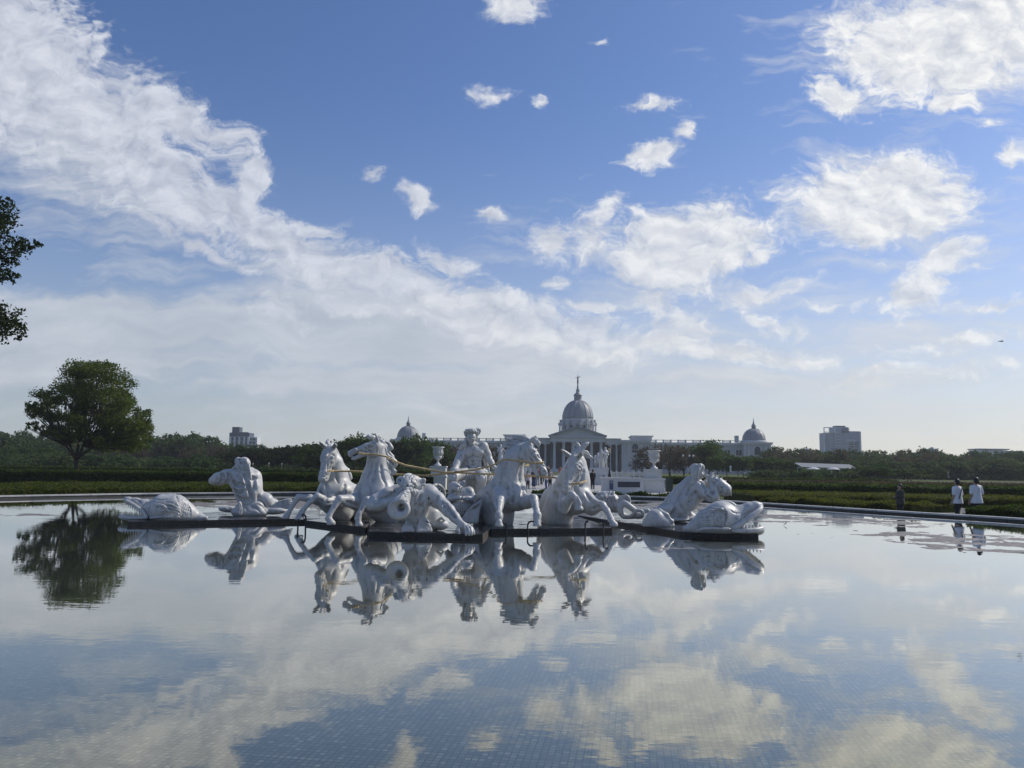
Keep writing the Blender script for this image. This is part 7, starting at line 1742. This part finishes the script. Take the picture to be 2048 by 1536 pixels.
person(1950, 29.8, 1.87, .2, (.70,.71,.74), (.025,.025,.03), 'taller man in a loose white t-shirt seen from behind, rightmost person', 'down', h=.016, zg=-.42, stride=.08)
person(1798, 31.8, 1.56, 1.7, (.05,.052,.048), (.02,.022,.028), 'woman in dark clothes standing with folded arms behind the hedge at the right', 'fold', h=.016, zg=-.42, ls=True)
cr = 'visitors crowding on the plaza behind the horse looking right'
D_ = 66
for (x,D,H,yaw,sc_,tc_,lab,ar,lh,sk) in [
  (1056,64,1.52,3.1,(.50,.46,.50),(.06,.05,.05),'girl in a pale top nearest the horse neck, dark hair','fold',True,False),
  (1068,65,1.66,3.3,(.05,.045,.06),(.05,.07,.13),'woman in a dark top and long blue skirt holding a phone','phone',True,True),
  (1075.5,72,1.72,2.8,(.50,.08,.10),(.3,.3,.32),'person in a red top behind the woman in the blue skirt','down',False,False),
  (1083,74,1.6,2.2,(.10,.13,.11),(.08,.08,.08),'person in dark green clothes in the middle of the crowd','fold',True,False),
  (1089,80,1.7,3.0,(.55,.55,.53),(.1,.1,.12),'person in a white shirt at the back of the crowd','down',False,False),
  (1092.5,65,1.55,1.9,(.52,.48,.44),(.05,.085,.20),'child in a cream top and blue trousers turned sideways','phone',False,False),
  (1096.5,78,1.75,3.3,(.05,.05,.055),(.05,.05,.06),'tall person in black at the back right of the crowd','down',False,False),
  (1100,66,1.62,3.4,(.30,.27,.26),(.025,.025,.03),'woman in a patterned top and black trousers, rightmost of the crowd','hip',True,False),
  (1049,82,1.65,3.0,(.6,.6,.58),(.2,.2,.22),'person in a white top half hidden by the horse neck','down',False,False)]:
    person(x,D,H,yaw,sc_,tc_,lab,ar,cr,lh,sk,h=.03)
person(1120.5, 100, 1.6, 3.0, (.45,.12,.08), (.05,.05,.05), 'small distant person in red beside the green lawn strip', 'down', h=.035)
person(1177.5, 68, 1.68, 2.6, (.55,.55,.54), (.06,.06,.07), 'person in a white shirt and hat partly hidden by the bowed horse', 'fold', h=.03)
person(1185.5, 65.5, 1.66, .2, (.012,.012,.015), (.012,.012,.014), 'man dressed all in black standing below the statue group', 'down', h=.026, ls=True)
person(1207, 61.5, 1.30, 1.8, (.03,.03,.03), (.4,.4,.4), 'dark-haired child leaning behind the left end of the low white wall', 'phone', h=.03)
# haze
t = MB().box(-420, 420, -25, 720, -2.5, 60).build('haze', None)
hm = bpy.data.materials.new('haze_air'); hm.use_nodes = True; nt = hm.node_tree; nt.nodes.remove(nt.nodes['Principled BSDF'])
pv = N(nt, 'ShaderNodeVolumePrincipled'); pv.inputs['Color'].default_value = (.86,.90,.96,1); pv.inputs['Density'].default_value = .00032; pv.inputs['Anisotropy'].default_value = .2
nt.links.new(pv.outputs[0], nt.nodes['Material Output'].inputs['Volume']); t.data.materials.append(hm); tag(t, kind='stuff')
